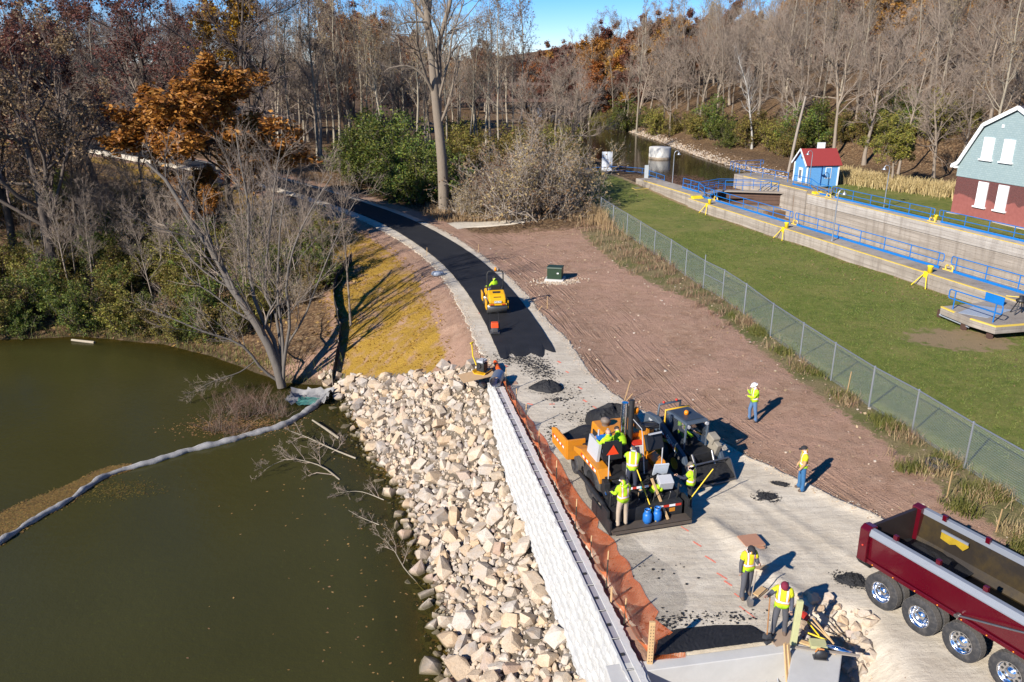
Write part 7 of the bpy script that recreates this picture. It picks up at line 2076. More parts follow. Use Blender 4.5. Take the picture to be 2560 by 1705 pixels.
# asphalt patch against the abutment
px_ = [(1632, 1652), (1640, 1600), (1690, 1572), (1790, 1562), (1880, 1562), (1915, 1585), (1935, 1612)]
ctr = G(1770, 1622, 0.05)
t = thing('asphalt_patch', 'fresh black asphalt spread against the concrete abutment', 'asphalt', (ctr[0], ctr[1], 0.03))
rim = [G(*q, 0.03) for q in px_]; rim = [(q[0] - ctr[0], q[1] - ctr[1]) for q in rim]
rim = resample_n(np.array(rim), 60)
front0, front1 = rim[0], rim[-1]
fr_ = np.stack([np.linspace(front0[0], front1[0], 60), np.linspace(front0[1], front1[1], 60)], 1)
V = []
for j in range(12):
    q = j / 11
    for i in range(60):
        p = fr_[i] * (1 - q) + rim[i] * q
        V.append((p[0], p[1], 0.16 * (1 - q ** 3) + RNG.normal(0, 0.006) if j < 11 else 0.0))
F = [(j * 60 + i, j * 60 + i + 1, (j + 1) * 60 + i + 1, (j + 1) * 60 + i) for j in range(11) for i in range(59)]
np_mesh('mat', V, F, M_ASPHALT, t)
# crumbs of asphalt torn off at the end of the mat
def crumbs(name, spots, n, r0, r1, m, seed=0, off=0.03):
    rg = np.random.default_rng(seed); V = []; F = []; b0 = 0
    for (px, py, sx, sy, k) in spots:
        x0, y0, z0 = GT(px, py)
        for _ in range(int(n * k)):
            x, y = x0 + rg.normal(0, sx), y0 + rg.normal(0, sy)
            r_ = r0 + (r1 - r0) * rg.random() ** 3
            v, f = STONES[rg.integers(len(STONES))]
            V.append((v * np.array([1, 1, 0.6]) * r_) + np.array([x, y, tz(x, y) + off + 0.3 * r_])); F.append(f + b0); b0 += len(v)
    o = np_mesh(name, np.concatenate(V), np.concatenate(F), m)
    return tag(o, kind='stuff')
crumbs('asphalt_crumbs', [(1300, 900, 0.55, 0.35, 2.0), (1340, 915, 0.45, 0.5, 2.0), (1360, 935, 0.4, 0.4, 1.2), (1290, 885, 0.7, 0.2, 1.0), (1430, 990, 0.5, 0.9, 0.5), (1395, 1000, 0.3, 0.2, 0.5), (1450, 1045, 0.5, 0.6, 0.5), (1380, 1085, 0.15, 0.6, 0.6), (1590, 1420, 0.7, 0.5, 0.2), (1800, 1545, 0.8, 0.15, 0.6), (1660, 1560, 0.4, 0.2, 0.5)], 420, 0.010, 0.055, M_ASPHALT, 3)
# ------------------------------------------------------------------ people
LIME = (0.42, 0.72, 0.012)
def cloth(name, col, var=0.18):
    return mat('cloth_' + name, col, 0.85, var=var, scale=7, bmp=0.3, bdist=0.02)
M_SKIN = mat('skin', (0.46, 0.27, 0.19), 0.55, var=0.08, scale=8)
C_LIME = cloth('lime', LIME); C_DENIM = cloth('denim', (0.085, 0.165, 0.30)); C_DENIM2 = cloth('deep_denim', (0.03, 0.12, 0.26)); C_KHAKI = cloth('khaki', (0.40, 0.32, 0.235)); C_BLACK = cloth('black', (0.018, 0.018, 0.02))
C_CHAR = cloth('charcoal', (0.075, 0.075, 0.085)); C_GREY = cloth('grey_hoodie', (0.38, 0.40, 0.42)); C_SLATE = cloth('slate', (0.075, 0.080, 0.105)); C_TAN = cloth('tan_jacket', (0.44, 0.26, 0.12)); C_BOOT = mat('boot_leather', (0.10, 0.065, 0.045), 0.7, var=0.2)
C_NAVY = cloth('navy', (0.022, 0.026, 0.045)); C_MAROON = cloth('maroon_knit', (0.17, 0.010, 0.030)); C_WHITEHAT = mat('white_hard_hat', (0.78, 0.78, 0.78), 0.35, var=0.03); C_HAIR = mat('dark_hair', (0.035, 0.022, 0.015), 0.7, var=0.3, scale=20)
C_CAP = mat('black_cap', (0.018, 0.018, 0.018), 0.8); C_CAMO = mat('camo_cap', (0.16, 0.135, 0.10), 0.8, var=0.7, scale=30); C_RED = cloth('red_hood', (0.50, 0.02, 0.035))
def vest_material(name, base, lower=None):
    """hi-vis vest: orange-bordered silver bands, over the shoulders and round the waist"""
    m, nt, b = nt_new(name)
    oc = coords(nt)
    s = nd(nt, 'ShaderNodeSeparateXYZ'); nt.links.new(oc, s.inputs[0])
    ax = mth(nt, 'ABSOLUTE', s.outputs[0])
    def band(v, c, w):
        return mth(nt, 'LESS_THAN', mth(nt, 'ABSOLUTE', mth(nt, 'SUBTRACT', v, c)), w)
    up = mth(nt, 'GREATER_THAN', s.outputs[2], 1.10)
    wide = mth(nt, 'MAXIMUM', band(s.outputs[2], 1.10, 0.050), mth(nt, 'MULTIPLY', band(ax, 0.105, 0.045), up))
    thin = mth(nt, 'MAXIMUM', band(s.outputs[2], 1.10, 0.027), mth(nt, 'MULTIPLY', band(ax, 0.105, 0.024), up))
    n1 = noise(nt, oc, 9, 4, 0.6)
    c = mixc(nt, n1, tuple(x * 0.75 for x in base), base)
    if lower: c = mixc(nt, mth(nt, 'LESS_THAN', s.outputs[2], 1.04), c, lower)
    c = mixc(nt, wide, c, (0.72, 0.20, 0.02)); c = mixc(nt, thin, c, (0.62, 0.62, 0.60))
    nt.links.new(c, b.inputs['Base Color']); b.inputs['Roughness'].default_value = 0.8
    bump(nt, b, n1, 0.3, 0.02)
    return m
V_LIME = vest_material('lime_vest', LIME); V_YEL = vest_material('yellow_lime_vest', (0.62, 0.62, 0.012), LIME)

def person(label, loc, face_deg, top, trousers, vest=None, pose=None, head='cap', headmat=None, H=1.78, pelvis_z=None, group='workers on the site', hood=None, spine_lean=0.0, head_pitch=0.1, head_yaw=0.0):
    """pose: dict with directions 'ua_r','fa_r','ua_l','fa_l','th_r','sh_r','th_l','sh_l' (x right, y forward, z up)"""
    k = H / 1.78
    P = dict(ua_r=(0.18, 0.05, -1), fa_r=(0.06, 0.25, -1), ua_l=(-0.18, 0.05, -1), fa_l=(-0.06, 0.25, -1), th_r=(0.08, 0.03, -1), sh_r=(0.02, -0.05, -1), th_l=(-0.08, 0.03, -1), sh_l=(-0.02, -0.05, -1))
    if pose: P.update(pose)
    V = lambda t: Vector(t).normalized()
    J = {}
    ln = spine_lean
    upv = Vector((0, math.sin(ln), math.cos(ln))); fw = Vector((0, math.cos(ln), -math.sin(ln)))
    J['pelvis'] = Vector((0, 0, 0.0))
    J['spine'] = J['pelvis'] + upv * 0.17; J['chest'] = J['pelvis'] + upv * 0.36; J['neck'] = J['pelvis'] + upv * 0.53
    hp = head_pitch + ln * 0.6
    hd = Vector((0, math.sin(hp), math.cos(hp)))
    J['skull'] = J['neck'] + hd * 0.13; J['crown'] = J['neck'] + hd * 0.245
    for s, sx in (('r', 1), ('l', -1)):
        J['sh' + s] = J['chest'] + upv * 0.10 + Vector((0.175 * sx, 0, 0))
        J['el' + s] = J['sh' + s] + V(P['ua_' + s]) * 0.295
        J['wr' + s] = J['el' + s] + V(P['fa_' + s]) * 0.255
        J['ha' + s] = J['wr' + s] + V(P['fa_' + s]) * 0.075
        J['hip' + s] = J['pelvis'] + Vector((0.095 * sx, 0, -0.05))
        J['kn' + s] = J['hip' + s] + V(P['th_' + s]) * 0.435
        J['an' + s] = J['kn' + s] + V(P['sh_' + s]) * 0.42
        J['to' + s] = J['an' + s] + Vector((0.03 * sx, 0.17, -0.055))
        J['he' + s] = J['an' + s] + Vector((0, -0.05, -0.055))
    low = min(J['anr'].z, J['anl'].z) - 0.105
    pz = -low if pelvis_z is None else pelvis_z / k
    for n in J: J[n] = J[n] + Vector((0, 0, pz))
    E = [('pelvis', 'spine'), ('spine', 'chest'), ('chest', 'neck'), ('neck', 'skull'), ('skull', 'crown')]
    for s in 'rl':
        E += [('chest', 'sh' + s), ('sh' + s, 'el' + s), ('el' + s, 'wr' + s), ('wr' + s, 'ha' + s), ('pelvis', 'hip' + s), ('hip' + s, 'kn' + s), ('kn' + s, 'an' + s), ('an' + s, 'to' + s), ('an' + s, 'he' + s)]
    rad = dict(pelvis=(0.165, 0.125), spine=(0.165, 0.125), chest=(0.185, 0.13), neck=(0.068, 0.068), skull=(0.088, 0.108), crown=(0.068, 0.085), shr=(0.088, 0.085), elr=(0.064, 0.064), wrr=(0.046, 0.046), har=(0.036, 0.046), hipr=(0.115, 0.115), knr=(0.085, 0.085), anr=(0.062, 0.062), tor=(0.052, 0.042), her=(0.050, 0.045))
    names = list(J); idx = {n: i for i, n in enumerate(names)}
    me = bpy.data.meshes.new('body'); me.from_pydata([tuple(J[n]) for n in names], [(idx[a], idx[b]) for a, b in E], [])
    o = bpy.data.objects.new('body_tmp', me); COL.objects.link(o)
    md = o.modifiers.new('skin', 'SKIN'); md.use_smooth_shade = True
    o.modifiers.new('sub', 'SUBSURF').levels = 1
    for n in names:
        key = n if n in rad else n[:-1] + 'r'
        sv_ = me.skin_vertices[0].data[idx[n]]; sv_.radius = rad[key]; sv_.use_root = (n == 'pelvis')
    dg = bpy.context.evaluated_depsgraph_get()
    bm_ = bpy.data.meshes.new_from_object(o.evaluated_get(dg))
    bpy.data.objects.remove(o, do_unlink=True)
    # fingers joined to the body mesh
    nv = len(bm_.vertices)
    vs = [tuple(v.co) for v in bm_.vertices]; fs = [tuple(p.vertices) for p in bm_.polygons]
    bpy.data.meshes.remove(bm_)
    bone = []
    seg = [(J[a], J[b], a, b) for a, b in E]
    def cls(c):
        best = 1e9; bn = None
        for A, B, a, b in seg:
            ab = B - A; t = max(0, min(1, (c - A).dot(ab) / max(1e-9, ab.length_squared)))
            d = (A + ab * t - c).length / max(0.03, rad[a if a in rad else a[:-1] + 'r'][0])
            if d < best: best = d; bn = (a, b)
        a, b = bn
        if b in ('skull', 'crown') or a in ('neck', 'skull'): return 0
        if b[:2] == 'ha': return 0
        if b[:2] in ('to', 'he'): return 3
        if b[:2] in ('kn', 'an', 'hi'): return 2
        if b[:2] in ('el', 'wr', 'sh'): return 1 if b[:2] != 'sh' else 4
        return 4
    fc = []
    for f in fs:
        c = Vector((0, 0, 0))
        for i in f: c += Vector(vs[i])
        c /= len(f)
        q = cls(c)
        if q == 4 and c.z < J['pelvis'].z + 0.0: q = 2
        fc.append(q)
    midx = [1 if q == 4 else q for q in fc]
    mb = MB(); 
    for s, sx in (('r', 1), ('l', -1)):
        d = (J['ha' + s] - J['wr' + s]).normalized()
        side = d.cross(Vector((0, 1, 0.3)));  side = side.normalized() if side.length > 0.1 else Vector((1, 0, 0))
        nrm = d.cross(side)
        for q, off in enumerate((-0.027, -0.009, 0.009, 0.027)):
            b0 = J['ha' + s] + side * off + d * 0.02
            Lf = (0.062, 0.075, 0.070, 0.055)[q]
            mb.tube([b0, b0 + d * Lf * 0.55 + nrm * 0.008, b0 + d * Lf * 0.85 + nrm * 0.03], [0.0095, 0.009, 0.007], 5, 0)
        b0 = J['wr' + s] + d * 0.03 - side * 0.03 * sx
        mb.tube([b0, b0 + d * 0.035 - side * 0.028 * sx, b0 + d * 0.065 - side * 0.028 * sx], [0.011, 0.010, 0.008], 5, 0)
    nrm_h = Vector((0, math.cos(hp), -math.sin(hp)))
    Mh = Matrix.Rotation(head_yaw, 3, 'Z'); nrm_h = Mh @ nrm_h
    hc = J['skull'] + hd * 0.02
    mb.tube([hc + nrm_h * 0.085 + hd * 0.02, hc + nrm_h * 0.118 - hd * 0.018, hc + nrm_h * 0.095 - hd * 0.025], [0.008, 0.016, 0.012], 5, 0)      # nose
    for sx in (-1, 1):
        lat = Mh @ Vector((sx, 0, 0))
        mb.ball(hc + lat * 0.092, (0.014, 0.028, 0.034), 6, 0)      # ears
    for f in mb.f: fs.append(tuple(i + nv for i in f)); midx.append(0)
    vs += mb.v
    t = thing('person', label, 'person', loc, R(face_deg), group)
    t.scale = (k, k, k)
    me = bpy.data.meshes.new('body'); me.from_pydata(vs, [], fs)
    me.polygons.foreach_set('material_index', midx); me.polygons.foreach_set('use_smooth', [True] * len(fs)); me.update()
    link_mesh('body', me, [M_SKIN, top, trousers, C_BOOT], t)
    # vest: shell over the torso
    if vest is not None:
        me2 = bpy.data.meshes.new('vest')
        nrmv = [Vector((0, 0, 0)) for _ in vs]
        for p in me.polygons:
            for i in p.vertices: nrmv[i] += p.normal
        keep = [f for f, q in zip(fs[:len(fc)], fc) if q == 4 or (q == 1 and False)]
        lowf = [f for f, q in zip(fs[:len(fc)], fc) if q == 2 and all(Vector(vs[i]).z > J['pelvis'].z - 0.10 and abs(vs[i][0]) < 0.3 for i in f)]
        keep += lowf
        used = sorted({i for f in keep for i in f}); rm = {i: j for j, i in enumerate(used)}
        sh = J['pelvis'].z - 0.97
        me2.from_pydata([tuple(Vector(vs[i]) + nrmv[i].normalized() * 0.022 - Vector((0, 0, sh))) for i in used], [], [tuple(rm[i] for i in f) for f in keep])
        me2.polygons.foreach_set('use_smooth', [True] * len(keep)); me2.update()
        vo = link_mesh('vest', me2, vest, t); vo.location = (0, 0, sh)
        sd_ = vo.modifiers.new('thickness', 'SOLIDIFY'); sd_.thickness = 0.012
    # headgear
    hm = MB()
    rotm = nrm_h
    def dome(r, z0, brim, mi=0, back=0.0):
        ring = []
        lat = hd.cross(nrm_h)
        for i in range(5):
            ph = math.pi / 2 * i / 4
            for a in range(12):
                th = 2 * math.pi * a / 12
                ring.append(hc + hd * (z0 + r * 0.95 * math.sin(ph)) + (lat * math.cos(th) * r * 0.92 + nrm_h * math.sin(th) * r * 1.12) * math.cos(ph) * (1 if i else 1.0))
        fs_ = [(i * 12 + a, i * 12 + (a + 1) % 12, (i + 1) * 12 + (a + 1) % 12, (i + 1) * 12 + a) for i in range(4) for a in range(12)]
        hm.add(ring, fs_, mi, True)
        if brim == 'cap':
            pts = [hc + hd * (z0 + 0.012) + lat * x + nrm_h * y for x, y in ((-0.075, 0.09), (0.075, 0.09), (0.055, 0.185), (-0.055, 0.185))]
            hm.add(pts, [(0, 1, 2, 3)], mi); hm.add([p - hd * 0.01 for p in pts], [(3, 2, 1, 0)], mi)
        if brim == 'full':
            a_ = [hc + hd * (z0 + 0.004) + lat * math.cos(2 * math.pi * i / 16) * 0.145 + nrm_h * math.sin(2 * math.pi * i / 16) * 0.17 for i in range(16)]
            b_ = [hc + hd * (z0 + 0.02) + lat * math.cos(2 * math.pi * i / 16) * 0.095 + nrm_h * math.sin(2 * math.pi * i / 16) * 0.115 for i in range(16)]
            hm.add(a_ + b_, [(i, (i + 1) % 16, 16 + (i + 1) % 16, 16 + i) for i in range(16)], mi, True)
    if head == 'cap': dome(0.112, 0.035, 'cap'); hm.build('cap', headmat or C_CAP, t)
    elif head == 'hard_hat': dome(0.128, 0.035, 'full'); hm.build('hard_hat', headmat or C_WHITEHAT, t)
    elif head == 'beanie': dome(0.118, 0.012, None); hm.build('beanie', headmat, t)
    elif head == 'hood': dome(0.128, -0.03, None); hm.build('hood', headmat, t)
    else: dome(0.105, 0.045, None); hm.build('hair', headmat or C_HAIR, t)
    em = MB()
    lat = hd.cross(nrm_h)
    for sx in (-1, 1): em.ball(hc + nrm_h * 0.098 + lat * 0.034 * sx + hd * 0.015, 0.011, 6)
    em.build('eyes', mat('eye_dark', (0.02, 0.015, 0.012), 0.3), t)
    mm = MB(); mm.box(hc + nrm_h * 0.098 - hd * 0.062, (0.045, 0.012, 0.010)); mm.build('mouth', mat('lips', (0.30, 0.12, 0.10), 0.5), t)
    if hood is not None:
        hb = MB(); hb.tube([J['neck'] + Vector((math.cos(a) * 0.10, math.sin(a) * 0.10 - 0.02, 0.0 + 0.02 * math.sin(a))) for a in [i * 0.5236 for i in range(12)]], 0.038, 6, closed=True); hb.build('hood_collar', hood, t)
    return t

def on_ground(px, py): 
    x, y, z = GT(px, py); return (x, y, z + 0.035)
F_AWAY, F_TOWARD = 0, 180
person('worker in white hard hat and lime jacket with hand at his face', on_ground(1880, 1055), 95, C_LIME, C_DENIM, V_LIME, dict(ua_r=(0.2, 0.35, -0.9), fa_r=(-0.15, 0.55, 0.9), ua_l=(-0.1, 0.35, -0.9), fa_l=(0.55, 0.6, 0.1), th_r=(0.10, 0.25, -1), sh_r=(0, -0.10, -1), th_l=(-0.08, -0.10, -1), sh_l=(0, -0.2, -1)), 'hard_hat', C_WHITEHAT, hood=C_RED, head_pitch=0.45)
person('man in tan jacket, yellow vest and blue jeans on the gravel edge', on_ground(2000, 1228), 80, C_TAN, C_DENIM2, V_YEL, dict(th_r=(0.06, 0.10, -1), th_l=(-0.06, -0.08, -1), fa_r=(-0.1, 0.5, -0.8), fa_l=(0.1, 0.5, -0.8)), 'cap', C_BLACK, head_pitch=0.3)
person('hooded worker in yellow vest leaning on a shovel, looking down', on_ground(1862, 1492), 195, C_CHAR, C_CHAR, V_YEL, dict(ua_l=(-0.10, 0.45, -0.85), fa_l=(0.30, 0.75, 0.35), ua_r=(0.28, 0.02, -1), fa_r=(0.05, 0.12, -1), th_r=(0.12, 0.22, -1), sh_r=(0.1, 0.02, -1), th_l=(-0.05, -0.05, -1), sh_l=(0.02, -0.08, -1)), 'hood', C_BLACK, head_pitch=0.65)
person('worker in maroon knit cap and yellow vest holding a spade upright', on_ground(1945, 1588), 160, C_SLATE, C_CHAR, V_YEL, dict(ua_r=(0.45, 0.50, -0.25), fa_r=(0.25, 0.85, 0.35), ua_l=(-0.22, 0.0, -1), fa_l=(-0.05, 0.35, -1), th_r=(0.10, 0.16, -1), sh_r=(0.04, 0.0, -1), th_l=(-0.10, -0.06, -1)), 'beanie', C_MAROON, head_pitch=0.7)
# paver crew
pr = 15.5
q = onp(-1.02, -0.14, 0.235)
person('worker in lime jacket and khaki trousers standing on the paver screed', q, pr + 8, C_LIME, C_KHAKI, V_LIME, dict(ua_l=(-0.2, 0.35, -0.9), fa_l=(0.1, 0.9, -0.25), ua_r=(0.22, 0.25, -0.95), fa_r=(0.1, 0.9, -0.1), th_r=(0.10, 0.02, -1), th_l=(-0.10, 0.04, -1)), 'cap', C_CAP, H=1.82, hood=C_LIME, head_pitch=0.35)
q = onp(-0.05, 1.05, 1.35)
person('worker in grey hooded top and lime vest leaning over the paver deck', onp(-0.22, 0.98, 0.75), pr - 25, C_GREY, C_NAVY, V_LIME, dict(ua_r=(0.3, 0.7, -0.5), fa_r=(0.1, 0.9, -0.2), ua_l=(-0.3, 0.6, -0.6), fa_l=(0.2, 0.9, -0.2)), 'hood', C_CHAR, spine_lean=0.45, H=1.74)
person('bald paver driver in lime jacket seated on the left seat', onp(-0.72, 2.02, 1.34), pr, C_LIME, C_NAVY, None, dict(th_r=(0.15, 1, -0.05), sh_r=(0, 0.15, -1), th_l=(-0.15, 1, -0.05), sh_l=(0, 0.15, -1), ua_r=(0.2, 0.5, -0.8), fa_r=(0, 1, 0.0), ua_l=(-0.2, 0.5, -0.8), fa_l=(0, 1, 0.0)), 'hair', M_SKIN, pelvis_z=0.60, hood=C_LIME)
person('second paver worker in lime jacket bending forward by the engine hood', onp(-0.08, 2.05, 1.34), pr + 15, C_LIME, C_BLACK, None, dict(th_r=(0.15, 0.9, -0.3), sh_r=(0, 0.0, -1), th_l=(-0.15, 0.9, -0.3), sh_l=(0, 0.0, -1), ua_r=(0.3, 0.8, -0.5), fa_r=(0.1, 0.9, -0.4), ua_l=(-0.3, 0.8, -0.5), fa_l=(0.1, 0.9, -0.4)), 'hair', C_HAIR, pelvis_z=0.62, spine_lean=0.75, hood=C_LIME)
wp = on_ground(1722, 1272)
person('worker in camo cap and lime vest beside the paver with yellow shovel', wp, 60, C_NAVY, C_BLACK, V_LIME, dict(ua_r=(0.1, 0.5, -0.85), fa_r=(-0.15, 0.8, -0.6), ua_l=(-0.15, 0.55, -0.8), fa_l=(0.1, 0.9, 0.1), th_r=(0.06, 0.1, -1), th_l=(-0.06, -0.1, -1)), 'cap', C_CAMO, head_pitch=0.35, head_yaw=0.5)
stick('shovel', 'yellow-handled shovel held by the worker beside the paver', 'shovel', (wp[0] + 0.72, wp[1] - 0.05, 1.62), (wp[0] - 0.12, wp[1] - 0.25, 0.42), 0.020, M_YSTICK, M_STEEL)
person('loader driver in lime vest sitting in the skid steer cab', SKL + Vector((SF.x * -0.15, SF.y * -0.15, 0.0)), math.degrees(sk_rot), C_NAVY, C_BLACK, V_LIME, dict(th_r=(0.15, 1, -0.1), sh_r=(0, 0.3, -1), th_l=(-0.15, 1, -0.1), sh_l=(0, 0.3, -1), ua_r=(0.25, 0.4, -0.8), fa_r=(0, 1, -0.1), ua_l=(-0.25, 0.4, -0.8), fa_l=(0, 1, -0.1)), 'cap', C_CAP, pelvis_z=1.26, H=1.70)
rp = RLM @ Vector((0.0, 1.10, 0.0))
person('roller driver in lime jacket turning to look to his left', rp, 9 + 30, C_LIME, C_DENIM, None, dict(th_r=(0.15, 1, 0.0), sh_r=(0, 0.2, -1), th_l=(-0.15, 1, 0.0), sh_l=(0, 0.2, -1), ua_r=(0.3, 0.5, -0.7), fa_r=(-0.2, 0.9, -0.1), ua_l=(-0.4, 0.35, -0.7), fa_l=(-0.1, 0.9, -0.2)), 'cap', C_CAP, pelvis_z=1.32, spine_lean=0.12, head_yaw=0.5)
g1 = on_ground(1866, 1492)
stick('shovel', 'wooden shovel standing upright in front of the hooded worker', 'shovel', (g1[0] + 0.06, g1[1] - 0.42, 1.20), (g1[0] - 0.02, g1[1] - 0.46, 0.28), 0.017, M_WOODGREY, M_STEEL)
g2 = on_ground(1918, 1612)
stick('spade', 'spade with brown wooden handle held by the worker in the maroon cap', 'spade', (g2[0] + 0.02, g2[1] + 0.30, 1.45), (g2[0] - 0.02, g2[1] + 0.05, 0.30), 0.018, mat('brown_handle', (0.33, 0.15, 0.05), 0.6), M_BLACKMETAL)
# ------------------------------------------------------------------ orange safety fence
M_NET = mesh_alpha('orange_safety_net', (0.95, 0.22, 0.055), 22.0, 0.36, 0.6, 0.0, diag=False)
nf = thing('safety_fence', 'sagging orange plastic safety fence on stakes behind the white wall', 'fence')
feet_px = [(1252, 948), (1264, 980), (1290, 1031), (1314, 1075), (1346, 1140), (1389, 1228), (1438, 1327), (1475, 1398), (1515, 1471), (1560, 1560), (1622, 1660)]
feet = [np.array(G(x, y, 0.03)) for x, y in feet_px]
for i, p in enumerate(feet[1:-1]):
    hh = (1.25, 1.2, 1.25, 1.2, 1.3, 1.25, 0.9, 1.35, 0.9)[i % 9]
    mb = MB(); mb.cyl((p[0], p[1], -0.1), (p[0] + 0.02, p[1], hh * 0.78), 0.022, n=6); mb.build('stake', mat('dark_green_stake', (0.035, 0.035, 0.025), 0.7), nf)
    mb = MB(); mb.cyl((p[0] + 0.02, p[1], hh * 0.78), (p[0] + 0.025, p[1], hh), 0.023, n=6); mb.build('stake_tip', M_WOOD, nf)
rg = np.random.default_rng(9)
allp = []
for i in range(len(feet) - 1):
    for k in range(6):
        allp.append((feet[i] * (1 - k / 6) + feet[i + 1] * (k / 6), k / 6, i))
allp.append((feet[-1], 0.0, len(feet) - 1))
rows = [[], [], [], [], []]
for (p, f, i) in allp:
    sag = 4 * f * (1 - f)
    wob = 0.10 * math.sin(i * 1.9 + f * 5)
    side = np.array([0.98, 0.2])
    far = np.clip((40 - p[1]) / 20, 0.3, 1)
    b0 = p + side * (1.02 + wob + 0.12 * sag) * far
    rows[0].append((b0[0], b0[1], 0.06)); 
    m0 = p + side * (0.16 + 0.3 * wob) * far; rows[1].append((m0[0], m0[1], 0.10 + 0.03 * math.sin(i * 2.1 + 9 * f)))
    m1 = p + side * 0.03; rows[2].append((m1[0], m1[1], 0.28 - 0.08 * sag))
    m2 = p - side * 0.03 * sag; rows[3].append((m2[0], m2[1], 0.44 - 0.18 * sag))
    m3 = p - side * 0.06 * sag; rows[4].append((m3[0], m3[1], 0.62 - 0.30 * sag))
sheet('netting', rows, M_NET, nf)
p = G(1624, 1660, 0.03)
pt = thing('lumber_post', 'thick perforated lumber post at the near end of the orange fence', 'post', (p[0], p[1], 0))
mb = MB(); mb.box((0, 0, 0.65), (0.15, 0.09, 1.45)); mb.build('post_body', M_WOOD, pt, bevel=0.01)
mb = MB()
for k in range(12):
    for e in (-0.035, 0.035): mb.box((e, -0.046, 0.15 + 0.1 * k), (0.022, 0.004, 0.03))
mb.build('drilled_holes', M_HOLE, pt)
pt = thing('lumber_stake', 'pale wooden stake under the orange fence near the bottom', 'stake', (*G(1527, 1510, 0.03), 0)); mb = MB(); mb.box((0, 0, 0.3), (0.05, 0.03, 0.65)); mb.build('stake_body', M_WOOD, pt)
# boards and block tails lying under the net
for k, (px, py, w, l, a) in enumerate(((1275, 955, .5, .35, 12), (1300, 1040, .55, .4, 12), (1325, 1105, .6, .4, 12), (1362, 1190, .6, .45, 10), (1400, 1270, .65, .5, 12), (1440, 1345, .6, .5, 10), (1478, 1420, .6, .5, 12), (1520, 1500, .6, .5, 10), (1562, 1580, .6, .5, 12))):
    x, y = G(px, py, 0.1)
    b = MB(); b.box((0, 0, 0), (w, l, 0.16)); tag(b.build('block_tail', mat('tan_block_tail', (0.36, 0.22, 0.15), 0.9, var=0.2), None, (x + 0.10, y, -0.02), (0, 0, R(a))), 'tan concrete block tail under the orange fence, ' + ORD[8 - k] + ' from the viewer', 'block', 'block tails under the orange fence')
# ------------------------------------------------------------------ geogrid lying on the gravel
M_GEO = mesh_alpha('black_geogrid', (0.06, 0.058, 0.055), 16.0, 0.085, 0.7, 0.0, diag=True)
gl_px = [(1390, 1150), (1430, 1215), (1465, 1290), (1510, 1370), (1560, 1470), (1605, 1560), (1640, 1630)]
gr_px = [(1405, 1145), (1460, 1205), (1530, 1310), (1615, 1375), (1690, 1430), (1720, 1500), (1690, 1565)]
A_ = resample_n(np.array([G(x, y, 0.05) for x, y in gl_px]), 40); B_ = resample_n(np.array([G(x, y, 0.05) for x, y in gr_px]), 40)
rows = []
for t_ in np.linspace(0, 1, 10):
    rows.append([(a[0] * (1 - t_) + b[0] * t_, a[1] * (1 - t_) + b[1] * t_, tz(a[0] * (1 - t_) + b[0] * t_, a[1] * (1 - t_) + b[1] * t_) + 0.055 + 0.012 * math.sin(9 * t_ + i * 0.9) + (0.05 if t_ > 0.99 and i % 7 < 3 else 0)) for i, (a, b) in enumerate(zip(A_, B_))])
gg = thing('geogrid_sheet', 'black plastic geogrid sheet lying on the gravel beside the orange fence', 'geogrid'); sheet('grid_mesh', rows, M_GEO, gg)
# ------------------------------------------------------------------ survey laths
for lab, px, py, h, lean in (('wooden lath at the left shoulder of the asphalt', 1067, 640, 0.75, 0.05), ('wooden lath at the right shoulder of the asphalt', 1196, 630, 0.7, 0.02), ('wooden lath right of the roller', 1368, 772, 0.9, 0.0), ('tilted wooden lath right of the roller', 1343, 778, 0.5, 0.7), ('tall wooden lath at the gravel edge beyond the paver', 1560, 1003, 1.1, 0.25), ('short crossed lath at the gravel edge beyond the paver', 1562, 1004, 0.55, 0.75), ('wooden lath by the fence at right', 2117, 985, 1.15, 0.06), ('wooden lath near the top of the dump bed by the fence', 2490, 1330, 0.9, 0.05), ('wooden lath in the weeds right of the old tyre', 2367, 1245, 1.1, 0.0)):
    x, y, z = GT(px, py)
    t = thing('survey_lath', lab, 'stake', (x, y, z - 0.05), 0, 'survey laths'); b = MB(); b.box((0, 0, h / 2), (0.045, 0.012, h)); b.build('lath', M_WOOD, t, rot=(0, lean, 0.3))
x, y, z = GT(1092, 690); t = thing('plastic_bag', 'grey plastic bag lying on the straw at the path shoulder', 'bag', (x, y, z)); b = MB(); b.ball((0, 0, 0.18), (0.45, 0.33, 0.22), 9); b.ball((0.25, 0.1, 0.15), (0.3, 0.25, 0.2), 8); b.build('bag_body', mat('grey_bag', (0.30, 0.34, 0.40), 0.3, var=0.4, scale=9, bmp=0.6, bdist=0.05), t)
